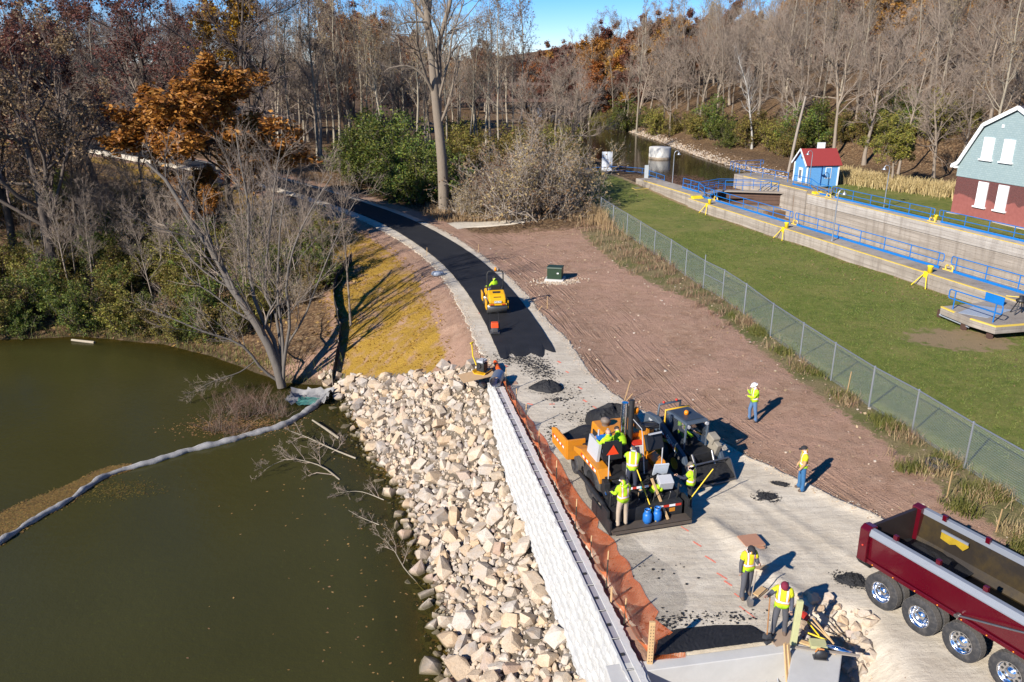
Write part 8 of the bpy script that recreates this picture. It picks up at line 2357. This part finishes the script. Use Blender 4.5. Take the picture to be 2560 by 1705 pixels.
# ------------------------------------------------------------------ floating boom
M_BOOM = mat('grey_boom_fabric', (0.30, 0.29, 0.28), 0.7, var=0.25, scale=3, bmp=0.6, bdist=0.05, dirt=0.6, dirtcol=(0.13, 0.12, 0.11))
bp = np.array([(*G(x, y, WATER_Z), 0) for x, y in ((-330, 1560), (-160, 1465), (20, 1345), (90, 1300), (170, 1255), (250, 1200), (300, 1180), (380, 1158), (470, 1130), (560, 1108), (640, 1085), (710, 1065), (770, 1030), (805, 1003), (822, 985))])
bs = resample_n3(smooth_line(bp, 6), 150)
bm_t = thing('silt_boom', 'long grey fabric silt boom floating in a curve across the river', 'boom', (0, 0, WATER_Z))
segs = [(0, 20), (20, 38), (38, 54), (54, 72), (72, 90), (90, 108), (108, 128), (128, 149)]
for k, (i0, i1) in enumerate(segs):
    mb = MB(); pts = []; rr = []
    for i in range(i0, i1 + 1):
        e = min(i - i0, i1 - i) / 4
        pts.append((bs[i, 0], bs[i, 1], 0.06 + 0.03 * math.sin(i))); rr.append((0.165 + 0.022 * math.sin(i * 0.8) + 0.014 * math.sin(i * 2.3)) * min(1, 0.6 + 0.4 * e) * (1.15 if i > 85 else 0.95))
    mb.tube(pts, rr, 9); mb.build('float_section', M_BOOM, bm_t)
    if k >= 4:
        mb = MB(); mb.tube([(q[0] - 0.22, q[1] + 0.22, q[2] - 0.05) for q in pts], [r_ * 0.6 for r_ in rr], 7); mb.build('fabric_fold', mat('pale_boom_fold', (0.40, 0.38, 0.35), 0.7, var=0.3, scale=3, bmp=0.5, bdist=0.05), bm_t)
# crumpled tarp at its end
x, y = G(775, 1000, WATER_Z)
tp = thing('tarp', 'crumpled grey and turquoise tarp floating at the end of the boom', 'tarp', (x, y, WATER_Z + 0.05))
V = []; F = []; n_ = 14
rg = np.random.default_rng(4)
for j in range(n_):
    for i in range(n_):
        u, v_ = i / (n_ - 1) * 2 - 1, j / (n_ - 1) * 2 - 1
        V.append((u * 1.25 + 0.15 * rg.normal() * 0.4, v_ * 0.95 + 0.1 * rg.normal() * 0.4, 0.05 + 0.30 * max(0, abs(u) ** 3, v_ ** 3) + 0.07 * rg.normal() * (0.4 + abs(u))))
F = [(j * n_ + i, j * n_ + i + 1, (j + 1) * n_ + i + 1, (j + 1) * n_ + i) for j in range(n_ - 1) for i in range(n_ - 1)]
mi = [1 if (i // (n_ - 1) < 8 and 2 < i % (n_ - 1) < 10) else 0 for i in range(len(F))]
np_mesh('cloth', V, F, [M_BOOM, mat('turquoise_tarp', (0.07, 0.24, 0.20), 0.6, var=0.4, scale=4, dirt=0.5)], tp, smooth=True, midx=mi)
# black silt fence running up the bank
sf = thing('silt_fence', 'black fabric silt fence running up the bank left of the boulders', 'fence')
sp_ = [GT(x, y) for x, y in ((832, 968), (838, 930), (848, 880), (852, 835), (846, 800), (836, 760), (835, 735), (850, 690), (880, 655))]
rows = [[(q[0], q[1], q[2] - 0.15) for q in sp_], [(q[0], q[1], q[2] + 0.75) for q in sp_]]
o = sheet('fabric', rows, mat('black_fabric', (0.010, 0.010, 0.011), 0.8), sf); o.modifiers.new('thickness', 'SOLIDIFY').thickness = 0.02
for q in sp_:
    b = MB(); b.box((q[0], q[1], q[2] + 0.4), (0.04, 0.04, 1.0)); b.build('stake', M_WOODGREY, sf)
# ------------------------------------------------------------------ loose leaves and floating litter
def leaf_scatter(name, pts, size, m, seed, tilt=0.35):
    """pts (n,3)"""
    rg = np.random.default_rng(seed); n = len(pts)
    a = rg.uniform(0, 6.28, n); s = size * rg.uniform(0.5, 1.4, n)
    u = np.stack([np.cos(a), np.sin(a), rg.normal(0, tilt, n)], 1) * s[:, None]; v = np.stack([-np.sin(a), np.cos(a), rg.normal(0, tilt, n)], 1) * s[:, None] * 0.6
    V = np.stack([pts - u, pts + v, pts + u, pts - v], 1).reshape(-1, 3)
    return tag(np_mesh(name, V, np.arange(n * 4).reshape(n, 4), m), kind='stuff')
def on_terrain(x, y, dz): return np.stack([x, y, terrain(x, y) + dz], 1)
RG = np.random.default_rng(17)
LF_LITTER = leaf_material('fallen_leaves', [(0.16, 0.085, 0.035), (0.27, 0.15, 0.05), (0.36, 0.22, 0.08), (0.20, 0.11, 0.06)], 0.1)
# raft of litter held by the boom
n = 22000; t_ = RG.uniform(0, 1, n) ** 1.2; ib = (t_ * 44).astype(int) + 30
off = RG.uniform(0, 1, n) ** 1.1 * (3.0 - 2.5 * t_)
pts = bs[ib] + np.stack([-0.45 * off, 0.9 * off, np.zeros(n)], 1) + RG.normal(0, 0.12, (n, 3)) * np.array([1, 1, 0])
pts[:, 2] = WATER_Z + 0.012 + RG.uniform(0, 0.015, n)
leaf_scatter('leaf_raft', pts, 0.055, leaf_material('raft_leaves', [(0.07, 0.038, 0.018), (0.14, 0.072, 0.025), (0.22, 0.115, 0.035), (0.11, 0.085, 0.025)], 0.05), 2, 0.12)
pts = np.stack([RG.normal(0, 1.0, 1500), RG.normal(0, 0.5, 1500), np.zeros(1500)], 1); c_ = G(290, 1215, WATER_Z); pts[:, 0] += c_[0] + 0.2; pts[:, 1] += c_[1] - 0.4; pts[:, 2] = WATER_Z + 0.012
leaf_scatter('green_weed_raft', pts[::2], 0.05, LF_OLIVE, 3, 0.1)
# leaves adrift
n = 1500; x = RG.uniform(-14, -2.2, n); y = RG.uniform(19, 46, n)
ok = (poly_dist(SHORE, x, y)[1] < 0); dd_ = poly_dist(SHORE, x, y)[0]; ok &= RG.random(n) < np.exp(-dd_ / 3.0)
leaf_scatter('drifting_leaves', np.stack([x[ok], y[ok], np.full(ok.sum(), WATER_Z + 0.01)], 1), 0.055, LF_LITTER, 4, 0.08)
# brown leaf mat on the canal before the gate
n = 14000; s_ = RG.uniform(-98, -80.5, n); n_c = RG.uniform(44.8, 55.0, n) + (s_ + 80) * -0.12 * RG.uniform(-0.3, 1.0, n)
keep = RG.random(n) < np.clip((s_ + 99) / 12, 0, 1) + 0.1
px_w = np.array([LK(a, b) for a, b in zip(s_[keep], n_c[keep])])
leaf_scatter('canal_leaf_mat', np.stack([px_w[:, 0], px_w[:, 1], np.full(len(px_w), POOL_Z + 0.015)], 1), 0.13, leaf_material('brown_floating_leaves', [(0.10, 0.050, 0.028), (0.17, 0.085, 0.045), (0.23, 0.13, 0.07)], 0.05), 5, 0.05)
# leaves on dirt, lawn and shoulders
n = 5200; x = RG.uniform(-2, 17, n); y = RG.uniform(24, 80, n)
d_, s__, _, _ = poly_dist(PATHS, x, y); f_, fs_, _, _ = poly_dist(FENCE, x, y)
dens = np.where((s__ > 0) & (fs_ < 0) & (d_ > 3.2), np.exp(-f_ / 2.2) + 0.35 * sstep(50, 64, y), 0)
ok = RG.random(n) < dens
leaf_scatter('dirt_leaves', on_terrain(x[ok], y[ok], 0.03), 0.07, leaf_material('pale_dry_leaves', [(0.30, 0.21, 0.12), (0.42, 0.31, 0.19), (0.24, 0.14, 0.07)], 0.1), 6)
n = 1500; s_ = RG.uniform(-82, -20, n); nn_ = 41.6 - np.abs(RG.normal(0, 1, n)) ** 1.6 * 3.0
xy = np.array([LK(a, b) for a, b in zip(s_, nn_)]); ok = (poly_dist(FENCE, xy[:, 0], xy[:, 1])[1] > 0)
leaf_scatter('lawn_leaves', on_terrain(xy[ok, 0], xy[ok, 1], 0.055), 0.075, LF_TAN, 7)
n = 16000; x = RG.uniform(-16, 3, n); y = RG.uniform(42, 80, n)
rd_, rs_, _, _ = poly_dist(RIM, x, y); sd2, ss2, _, _ = poly_dist(SHORE, x, y)
up_ = (y - 39.4) + 0.95 * (x + 2.0)
ok = (rs_ < 0) & (rd_ > 1.0) & (rd_ < 8.5) & (ss2 > 0) & (up_ > 0.8) & (RG.random(n) < 0.75 * (0.35 + 0.65 * (vnoise(x, y, 1.4, 3) > -0.15)))
leaf_scatter('straw_mulch', on_terrain(x[ok], y[ok], 0.035), 0.10, leaf_material('straw_wisps', [(0.26, 0.15, 0.02), (0.44, 0.27, 0.04), (0.60, 0.41, 0.09)], 0.15), 8, 0.25)
n = 9000; x = RG.uniform(-70, -10, n); y = RG.uniform(50, 110, n)
ok = (poly_dist(RIM, x, y)[1] < 0) & (poly_dist(SHORE, x, y)[1] > 0) & (poly_dist(RIM, x, y)[0] > 5)
leaf_scatter('bank_leaves', on_terrain(x[ok], y[ok], 0.05), 0.14, LF_LITTER, 9)
# ------------------------------------------------------------------ weeds and tall grass
def blades(name, x, y, h0, h1, m, seed, w=0.012, bend=0.35, z0=None):
    rg = np.random.default_rng(seed); n = len(x)
    z = terrain(x, y) if z0 is None else np.full(n, z0)
    h = rg.uniform(h0, h1, n); a = rg.uniform(0, 6.28, n); b = rg.normal(0, bend, (n, 2)) * h[:, None]
    P0 = np.stack([x, y, z], 1); P1 = P0 + np.stack([b[:, 0] * 0.35, b[:, 1] * 0.35, h * 0.6], 1); P2 = P0 + np.stack([b[:, 0], b[:, 1], h * 0.95], 1)
    sd_ = np.stack([np.cos(a), np.sin(a), np.zeros(n)], 1) * w
    V = np.stack([P0 - sd_, P0 + sd_, P1 + sd_ * 0.8, P1 - sd_ * 0.8, P2 + sd_ * 0.25, P2 - sd_ * 0.25], 1).reshape(-1, 3)
    i = np.arange(n)[:, None] * 6
    F = np.concatenate([i + np.array([[0, 1, 2, 3]]), i + np.array([[3, 2, 4, 5]])])
    return tag(np_mesh(name, V, F, m), kind='stuff')
W_DRY = leaf_material('dry_weed_stalks', [(0.17, 0.11, 0.06), (0.27, 0.18, 0.10), (0.36, 0.27, 0.15), (0.20, 0.085, 0.06)], 0.15)
W_TAN = leaf_material('tan_grass', [(0.40, 0.29, 0.13), (0.52, 0.40, 0.20), (0.34, 0.23, 0.10)], 0.2)
W_GRN = leaf_material('rough_grass', [(0.075, 0.090, 0.018), (0.13, 0.13, 0.03), (0.20, 0.175, 0.05)], 0.2)
def near_fence(n, lo, hi, ylo, yhi, clump, seed):
    rg = np.random.default_rng(seed)
    t = rg.uniform(0, 1, n); L = resample_n(FENCE, 400)
    L = L[(L[:, 1] > ylo) & (L[:, 1] < yhi)]
    p = L[(t * (len(L) - 1)).astype(int)] + rg.normal(0, 0.15, (n, 2))
    off = rg.uniform(lo, hi, n)
    p[:, 0] -= off
    k = vnoise(p[:, 0], p[:, 1], clump, seed) + rg.normal(0, 0.18, n) > 0.28
    return p[k, 0], p[k, 1]
x, y = near_fence(5200, -0.1, 2.4, 43, 64, 0.6, 1); blades('dry_weeds', x, y, 0.08, 0.6, W_DRY, 11, 0.012)
x, y = near_fence(5000, -0.1, 3.8, 55, 80, 0.8, 2); blades('tall_dry_weeds', x, y, 0.15, 0.85, W_DRY, 12, 0.014)
x, y = near_fence(9000, -0.1, 0.9, 26, 46, 1.0, 3); blades('fence_weeds', x, y, 0.08, 0.4, W_GRN, 13, 0.012)
x, y = near_fence(3500, -0.1, 1.0, 26, 46, 1.2, 13); blades('fence_dry_stalks', x, y, 0.15, 0.5, W_DRY, 23, 0.010)
x, y = near_fence(6500, -0.2, 2.0, 19.5, 28, 0.7, 4); blades('rough_weeds', x, y, 0.10, 0.55, W_DRY, 14, 0.009)
x, y = near_fence(12000, -0.2, 2.4, 19.5, 27, 0.9, 5); blades('rough_grass', x, y, 0.10, 0.45, W_GRN, 15, 0.011)
c_ = GT(1520, 530); n = 3800; x = c_[0] + RG.normal(0, 1.1, n); y = c_[1] - 1.5 + RG.normal(0, 3.6, n); ok = x < np.interp(y, FENCE[:, 1], FENCE[:, 0]) - 0.1
blades('tan_grass_tuft', x[ok], y[ok], 0.6, 1.5, W_TAN, 16, 0.018, 0.2)
n = 16000; s_ = RG.uniform(-86, -52, n); q = 71.5 + RG.normal(0, 1.3, n) - 3.5 * sstep(-62, -80, s_); xy = np.array([LK(a, b) for a, b in zip(s_, q)])
blades('bank_tan_grass', xy[:, 0], xy[:, 1], 0.5, 1.5, W_TAN, 17, 0.035, 0.3)
n = 9000; x = RG.uniform(-40, -11, n); y = RG.uniform(47, 60, n); d1, s1, _, _ = poly_dist(SHORE, x, y); ok = (s1 > 0) & (d1 < 1.6) & (poly_dist(RIM, x, y)[1] < 0)
blades('shore_grass', x[ok], y[ok], 0.2, 0.7, W_GRN, 18, 0.018)
n = 7000; x = RG.uniform(-9, 6, n); y = RG.uniform(76.5, 92, n); ok = (poly_dist(PATHS, x, y)[0] > 3.6) & (poly_dist(PATHS, x, y)[1] > 0)
blades('woodside_grass', x[ok], y[ok], 0.2, 0.7, W_TAN, 19, 0.022)
# lawn tufts give the mown grass a nap
n = 60000; s_ = RG.uniform(-62, -20, n); q = RG.uniform(26, 41.7, n); xy = np.array([LU * a + LN * b for a, b in zip(s_, q)])
fl = poly_dist(FENCE, xy[:, 0], xy[:, 1]); ok = (fl[1] > 0) & (fl[0] > 0.15) & (np.hypot((xy[:, 0] - bx) / 1.6, xy[:, 1] - by) > 2.0)
blades('mown_grass_blades', xy[ok, 0], xy[ok, 1], 0.05, 0.10, leaf_material('mown_blades', [(0.07, 0.105, 0.014), (0.11, 0.14, 0.022), (0.19, 0.185, 0.05)], 0.2), 20, 0.02, 0.5)
# ------------------------------------------------------------------ clods and stones on the earth, chips on the gravel
def chips(name, n, region, r0, r1, m, seed, off=0.02):
    rg = np.random.default_rng(seed)
    x, y = region(rg, n); z = terrain(x, y)
    V = []; F = []; b0 = 0
    r = r0 + (r1 - r0) * rg.random(len(x)) ** 4
    sel = rg.integers(0, len(STONES), len(x))
    for k in range(len(x)):
        v, f = STONES[sel[k]]
        V.append(v * r[k] + np.array([x[k], y[k], z[k] + off])); F.append(f + b0); b0 += len(v)
    return tag(np_mesh(name, np.concatenate(V), np.concatenate(F), m), kind='stuff')
def reg_dirt(rg, n):
    x = rg.uniform(-2, 18, n * 3); y = rg.uniform(22, 66, n * 3); d, s, _, _ = poly_dist(PATHS, x, y); f, fs, _, _ = poly_dist(FENCE, x, y)
    gr_ = np.interp(y, GR[:, 1], GR[:, 0]); ok = (x > gr_ + 0.1) & (fs < 0); return x[ok][:n], y[ok][:n]
chips('earth_clods', 3000, reg_dirt, 0.012, 0.075, mat('earth_clod', (0.26, 0.165, 0.12), 0.95, var=0.3, scale=3, world_co=True), 31)
chips('pale_stones', 420, reg_dirt, 0.02, 0.09, M_STONE, 32)
def reg_edge(rg, n):
    t = rg.uniform(0, 1, n); k = (t * (len(gr) - 1)).astype(int); p = gr[k] + rg.normal(0, 0.16, (n, 2)) - np.array([0.12, 0.0]); return p[:, 0], p[:, 1]
chips('shoulder_gravel', 5200, reg_edge, 0.012, 0.045, M_STONE, 33, 0.04)
def reg_edgel(rg, n):
    t = rg.uniform(0.42, 0.95, n); k = (t * (len(gl) - 1)).astype(int); p = gl[k] + rg.normal(0, 0.16, (n, 2)) + np.array([0.1, 0.0]); return p[:, 0], p[:, 1]
chips('left_shoulder_gravel', 3200, reg_edgel, 0.012, 0.05, M_STONE, 34, 0.04)
def reg_pool(rg, n):
    t = rg.uniform(0, 1, n); L = resample_n(POOL_R, 300); L = L[(L[:, 1] > 95) & (L[:, 1] < 200)]; p = L[(t * (len(L) - 1)).astype(int)] + np.stack([np.abs(rg.normal(0, 0.9, n)), rg.normal(0, 0.5, n)], 1); return p[:, 0], p[:, 1]
chips('canal_bank_stones', 4200, reg_pool, 0.05, 0.18, M_STONE, 35, 0.1)
# ------------------------------------------------------------------ sunken branches and brush in the river
def fallen(label, px, size, seed, up=0.25, r=0.05, n_sub=9, m=None, twist=None):
    st = np.array([(*G(x, y, WATER_Z), WATER_Z + z) for x, y, z in px]); base = st[0].copy()
    q = resample_n3(smooth_line(st, 4), 9) - base
    rg = np.random.default_rng(seed)
    P0 = q[None]; R0 = (r * np.linspace(1, 0.25, 9))[None]; L0 = np.array([np.linalg.norm(np.diff(q, axis=0), axis=1).sum()])
    c1 = grow_children(rg, P0, R0, L0, n_sub, 0.1, 1.0, 45, 14, 0.45, 0.55, up, 5, 0.2, rmin=0.010)
    c2 = grow_children(rg, *c1, 7, 0.2, 1.0, 40, 14, 0.5, 0.6, up * 0.6, 3, 0.25, rmin=0.006)
    c3 = grow_children(rg, *c2, 5, 0.2, 1.0, 38, 14, 0.6, 0.8, 0.1, 2, 0.25, rmin=0.005)
    t = thing('fallen_branch', label, 'branch', base); R0 = R0 * 0.75
    np_mesh('limb', *merge([(*tubes_batch(P0, R0, 7), 0)])[:2], m or BK_PALE, t, smooth=True)
    v, f, _ = merge([(*tubes_batch(c[0], c[1], 4), 0) for c in (c1, c2, c3)])
    np_mesh('twigs', v, f, TW_GREY, t)
fallen('pale forked dead branch in the water below the boom', [(890, 1148, 0.05), (830, 1130, 0.2), (780, 1112, 0.35), (730, 1098, 0.5)], 2, 51, 0.3, 0.07)
fallen('tangled grey dead branch half sunk in the river', [(850, 1200, 0.0), (800, 1170, 0.15), (720, 1160, 0.3), (660, 1185, 0.2)], 2, 52, 0.4, 0.06, 13)
fallen('sunken brush with yellow leaves near the boulders', [(960, 1250, 0.0), (900, 1235, 0.15), (840, 1240, 0.15)], 1, 53, 0.5, 0.035, 10)
fallen('small pale twig cluster floating beyond the middle of the river bank', [(948, 1312, 0.0), (905, 1300, 0.12), (872, 1285, 0.2)], 1, 54, 0.4, 0.03, 6)
fallen('forked dead branch standing out of the water near the bottom', [(1065, 1480, -0.05), (1010, 1420, 0.02), (990, 1390, 0.15), (960, 1365, 0.4)], 1, 55, 0.5, 0.045, 10)
fallen('thin twig sticking from the water beside the lowest boulders', [(1110, 1500, 0.0), (1092, 1470, 0.2)], 1, 56, 0.4, 0.02, 4)
pl_ = np.array([(*G(782, 1060, WATER_Z), WATER_Z + 0.25), (*G(848, 1098, WATER_Z), WATER_Z + 0.05)])
t = thing('drift_log', 'straight pale log floating beside the boom end', 'log', pl_[0]); b = MB(); b.tube([(0, 0, 0), tuple((pl_[1] - pl_[0]) * 0.5 + np.array([0, 0, 0.03])), tuple(pl_[1] - pl_[0])], [0.05, 0.07, 0.08], 7); b.build('log_body', BK_PALE, t)
pl_ = np.array([(*G(180, 853, WATER_Z), WATER_Z + 0.1), (*G(236, 858, WATER_Z), WATER_Z + 0.05)])
t = thing('drift_log', 'short pale log at the left shore', 'log', pl_[0]); b = MB(); b.tube([(0, 0, 0), tuple(pl_[1] - pl_[0])], [0.09, 0.11], 7); b.build('log_body', BK_PALE, t)
for k, (px, py, s) in enumerate(((560, 1030, 0.55), (610, 1045, 0.6), (660, 1030, 0.6), (540, 1075, 0.5), (700, 1040, 0.45), (600, 1005, 0.5), (585, 1085, 0.45))):
    x, y = G(px, py, WATER_Z); K_BSH[0].put('reddish leafless brush standing in the water behind the boom, ' + ORD[(1, 4, 5, 0, 6, 3, 2)[k]] + ' from the left', (x, y, WATER_Z - 0.2), k * 1.1, s, 'brush in the water behind the boom')
n = 1400; c_ = G(600, 1065, WATER_Z); leaf_scatter('brush_litter', np.stack([c_[0] + RG.normal(0, 1.6, n), c_[1] + RG.normal(0, 0.7, n), np.full(n, WATER_Z + 0.012)], 1), 0.06, LF_LITTER, 21, 0.15)
# ------------------------------------------------------------------ clutter at the abutment
rub = []
rg = np.random.default_rng(77)
for k in range(420):
    px, py = rg.uniform(1990, 2190), rg.uniform(1480, 1720)
    if py < 1470 + (px - 1990) * 0.35 or px < 2110 and py > 1640: continue
    x, y = G(px, py, 0.0); rub.append((x, y, 0.03 + 0.17 * rg.random() ** 2.2))
rb = thing('rubble_pile', 'heap of broken grey rubble between the abutment and the dump truck', 'rubble')
rub.sort(key=lambda q: -q[2])
for k, (x, y, r_) in enumerate(rub[:90]):
    o = bpy.data.objects.new('rubble_stone', stone_me[k % len(stone_me)]); COL.objects.link(o); o.parent = rb
    o.location = (x, y, tz(x, y) + 0.03 + r_ * 0.35); o.scale = (r_ * 1.3,) * 3; o.rotation_euler = tuple(rg.normal(0, 0.6, 3))
joined_stones('small_rubble', rub[90:], M_STONE, rb, 0.35)
def board(name, label, px0, py0, z0, px1, py1, z1, w, th, m, cat='board', group=None):
    a, b_ = Vector((*G(px0, py0, z0), z0)), Vector((*G(px1, py1, z1), z1))
    d = b_ - a; t = thing(name, label, cat, a, 0, group)
    b = MB(); b.box((d.length / 2, 0, 0), (d.length, w, th)); o = b.build('board_body', m, t, bevel=0.004)
    o.rotation_euler = d.to_track_quat('X', 'Z').to_euler()
    return t
M_PTW = mat('greenish_treated_lumber', (0.45, 0.44, 0.22), 0.7, var=0.15, scale=8)
x, y = G(1980, 1612, 0.1); t = thing('lumber_post', 'upright greenish treated lumber post at the corner of the abutment', 'post', (x, y, 0.1)); b = MB(); b.box((0.04, 0, 0.70), (0.16, 0.10, 1.4), (R(-4), R(3), 0)); b.build('post_body', M_PTW, t, bevel=0.008)
x, y = G(2045, 1612, 0.2); t = thing('lumber_block', 'short greenish lumber block lying on the abutment', 'lumber', (x, y, 0.19)); b = MB(); b.box((0, 0, 0), (0.42, 0.34, 0.16), (0, 0, R(-8))); b.build('block_body', M_PTW, t, bevel=0.008)
board('board', 'pale board lying across the abutment corner', 1990, 1600, 0.14, 2090, 1632, 0.14, 0.14, 0.04, M_WOOD)
board('board', 'long thin grey board across the abutment top', 1972, 1616, 0.16, 2150, 1640, 0.22, 0.09, 0.03, M_WOODGREY)
board('board', 'pale pink plank slanting up over the rubble', 2032, 1545, 0.55, 2085, 1610, 0.2, 0.05, 0.03, M_WOOD)
board('lumber_stud', 'left of two pale studs leaning on the abutment face', 1962, 1608, 0.55, 1972, 1760, -1.2, 0.09, 0.04, M_WOOD)
board('lumber_stud', 'right of two pale studs leaning on the abutment face', 1970, 1610, 0.50, 1984, 1760, -1.2, 0.09, 0.04, M_WOOD)
stick('shovel', 'red shovel resting blade up on the rubble', 'shovel', (*G(2075, 1600, 0.2), 0.2), (*G(2020, 1548, 0.45), 0.45), 0.018, M_WOOD, M_RED)
stick('sledge_hammer', 'yellow and black handled tool lying on the abutment corner', 'hammer', (*G(2012, 1545, 0.35), 0.35), (*G(2048, 1590, 0.22), 0.22), 0.022, M_YSTICK)
stick('shovel', 'yellow fibreglass shovel lying by the treated lumber', 'shovel', (*G(2020, 1582, 0.2), 0.2), (*G(2066, 1600, 0.2), 0.2), 0.024, M_YSTICK)
stick('shovel', 'yellow D-handled shovel standing against the abutment face', 'shovel', (*G(1979, 1648, -0.1), -0.1), (*G(1974, 1735, -1.1), -1.1), 0.022, M_YSTICK)
x, y = G(2052, 1642, 0.2); t = thing('circular_saw', 'circular saw with dark blade on the abutment top', 'saw', (x, y, 0.11), R(-8))
b = MB(); b.lathe([(0, -0.012), (0.17, -0.012), (0.17, 0.012), (0, 0.012)], (0, 0, 0.12), 'y', 20); b.build('blade_guard', M_BLACKMETAL, t)
b = MB(); b.cyl((0, 0.02, 0.14), (0.0, 0.2, 0.14), 0.06, n=10); b.tube([(-0.12, 0.08, 0.16), (-0.08, 0.08, 0.28), (0.08, 0.08, 0.26)], 0.025, 6); b.build('motor', mat('tool_orange', (0.5, 0.2, 0.05), 0.5), t)
b = MB(); b.box((0, 0.05, 0.02), (0.36, 0.2, 0.015)); b.build('shoe', M_STEEL, t)
x, y = G(2095, 1625, 0.2); t = thing('core_drill', 'shiny steel core drill lying on the abutment edge', 'drill', (x, y, 0.22), R(-22)); b = MB(); b.lathe([(0, -0.3), (0.07, -0.3), (0.075, 0.15), (0.045, 0.2), (0.045, 0.36), (0, 0.36)], (0, 0, 0), 'x', 14); b.build('barrel', M_CHROME, t)
# ladder leaning below the abutment
a0_, a1_ = Vector((*G(1715, 1705, -0.9), -0.9)), Vector((*G(1958, 1690, -0.75), -0.75))
lad = thing('ladder', 'aluminium ladder with red rails lying along the abutment foot', 'ladder', a0_)
d_ = (a1_ - a0_); b = MB(); b.tube([(0, 0, 0), d_], 0.03, 4); b.build('rail', M_RED, lad); dn = Vector((d_.y, -d_.x, 0)).normalized() * 0.35 + Vector((0, 0, -0.25))
b = MB(); b.tube([dn, d_ + dn], 0.03, 4); b.build('rail', M_RED, lad)
for k in range(8):
    p_ = d_ * ((k + 0.5) / 8); b = MB(); b.tube([p_, p_ + dn], 0.02, 6); b.build('rung', M_GALV, lad)
# plywood stack
x, y = G(1878, 1362, 0.05)
for k in range(5):
    b = MB(); b.box((0, 0, 0), (0.68, 0.62, 0.035)); tag(b.build('plywood_sheet', mat('ply%d' % (k % 2), (0.50, 0.38, 0.27) if k % 2 else (0.40, 0.20, 0.12), 0.8, var=0.15), None, (x + 0.04 * math.sin(k * 3), y + 0.04 * math.cos(k * 2), 0.06 + 0.042 * k), (0, 0, R(8 + 7 * math.sin(k * 2.2)))), ['lowest', 'second lowest', 'middle', 'second highest', 'topmost'][k] + ' sheet in the small plywood stack behind the hooded worker', 'plywood', 'plywood stack')
board('plywood_sheet', 'orange plywood offcut beside the hooded worker', 1888, 1415, 0.1, 1912, 1420, 0.25, 0.4, 0.02, M_TAN, 'plywood')
board('board', 'pale board lying in the shadow of the hooded worker', 1890, 1488, 0.08, 1912, 1470, 0.08, 0.22, 0.03, M_WOOD)
board('board', 'pale square board under the maroon-capped worker', 1925, 1600, 0.09, 1985, 1585, 0.09, 0.55, 0.02, mat('brown_board', (0.36, 0.26, 0.18), 0.8))
# paint marks on the gravel
M_PAINT = mat('orange_red_marking', (0.85, 0.20, 0.13), 0.8, var=0.25, scale=20)
for k, (px, py, l, w, a) in enumerate(((1712, 1322, .35, .05, -55), (1743, 1360, .35, .06, -55), (1776, 1398, .45, .06, -55), (1805, 1440, .4, .06, -55), (1820, 1458, .3, .06, -55), (1842, 1488, .2, .05, -60), (1868, 1530, .6, .035, -60), (1398, 905, .3, .12, -60), (1418, 930, .25, .1, -60), (1450, 970, .35, .1, -62), (1462, 1002, .3, .1, -60), (1490, 1020, .5, .07, -60), (1380, 1010, .25, .1, 10), (1325, 1010, .3, .1, -30), (1265, 915, .25, .12, -50), (1200, 783, .2, .12, 0))):
    x, y = G(px, py, 0.04); z = tz(x, y) + 0.042
    rg = np.random.default_rng(k); pts = [((i / 7 - 0.5) * l, (1 if i < 8 else -1) * 0) for i in range(8)]
    topv = [((i / 7 - 0.5) * l, w * (0.3 + 0.35 * rg.random()), 0) for i in range(8)]; botv = [((i / 7 - 0.5) * l, -w * (0.3 + 0.35 * rg.random()), 0) for i in range(7, -1, -1)]
    b = MB(); b.add(topv + botv, [tuple(range(15, -1, -1))]); o = b.build('paint_mark', M_PAINT, None, (x, y, z), (0, 0, R(a))); tag(o, 'short red-orange paint dash sprayed on the gravel', 'paint mark', 'red-orange layout paint marks')
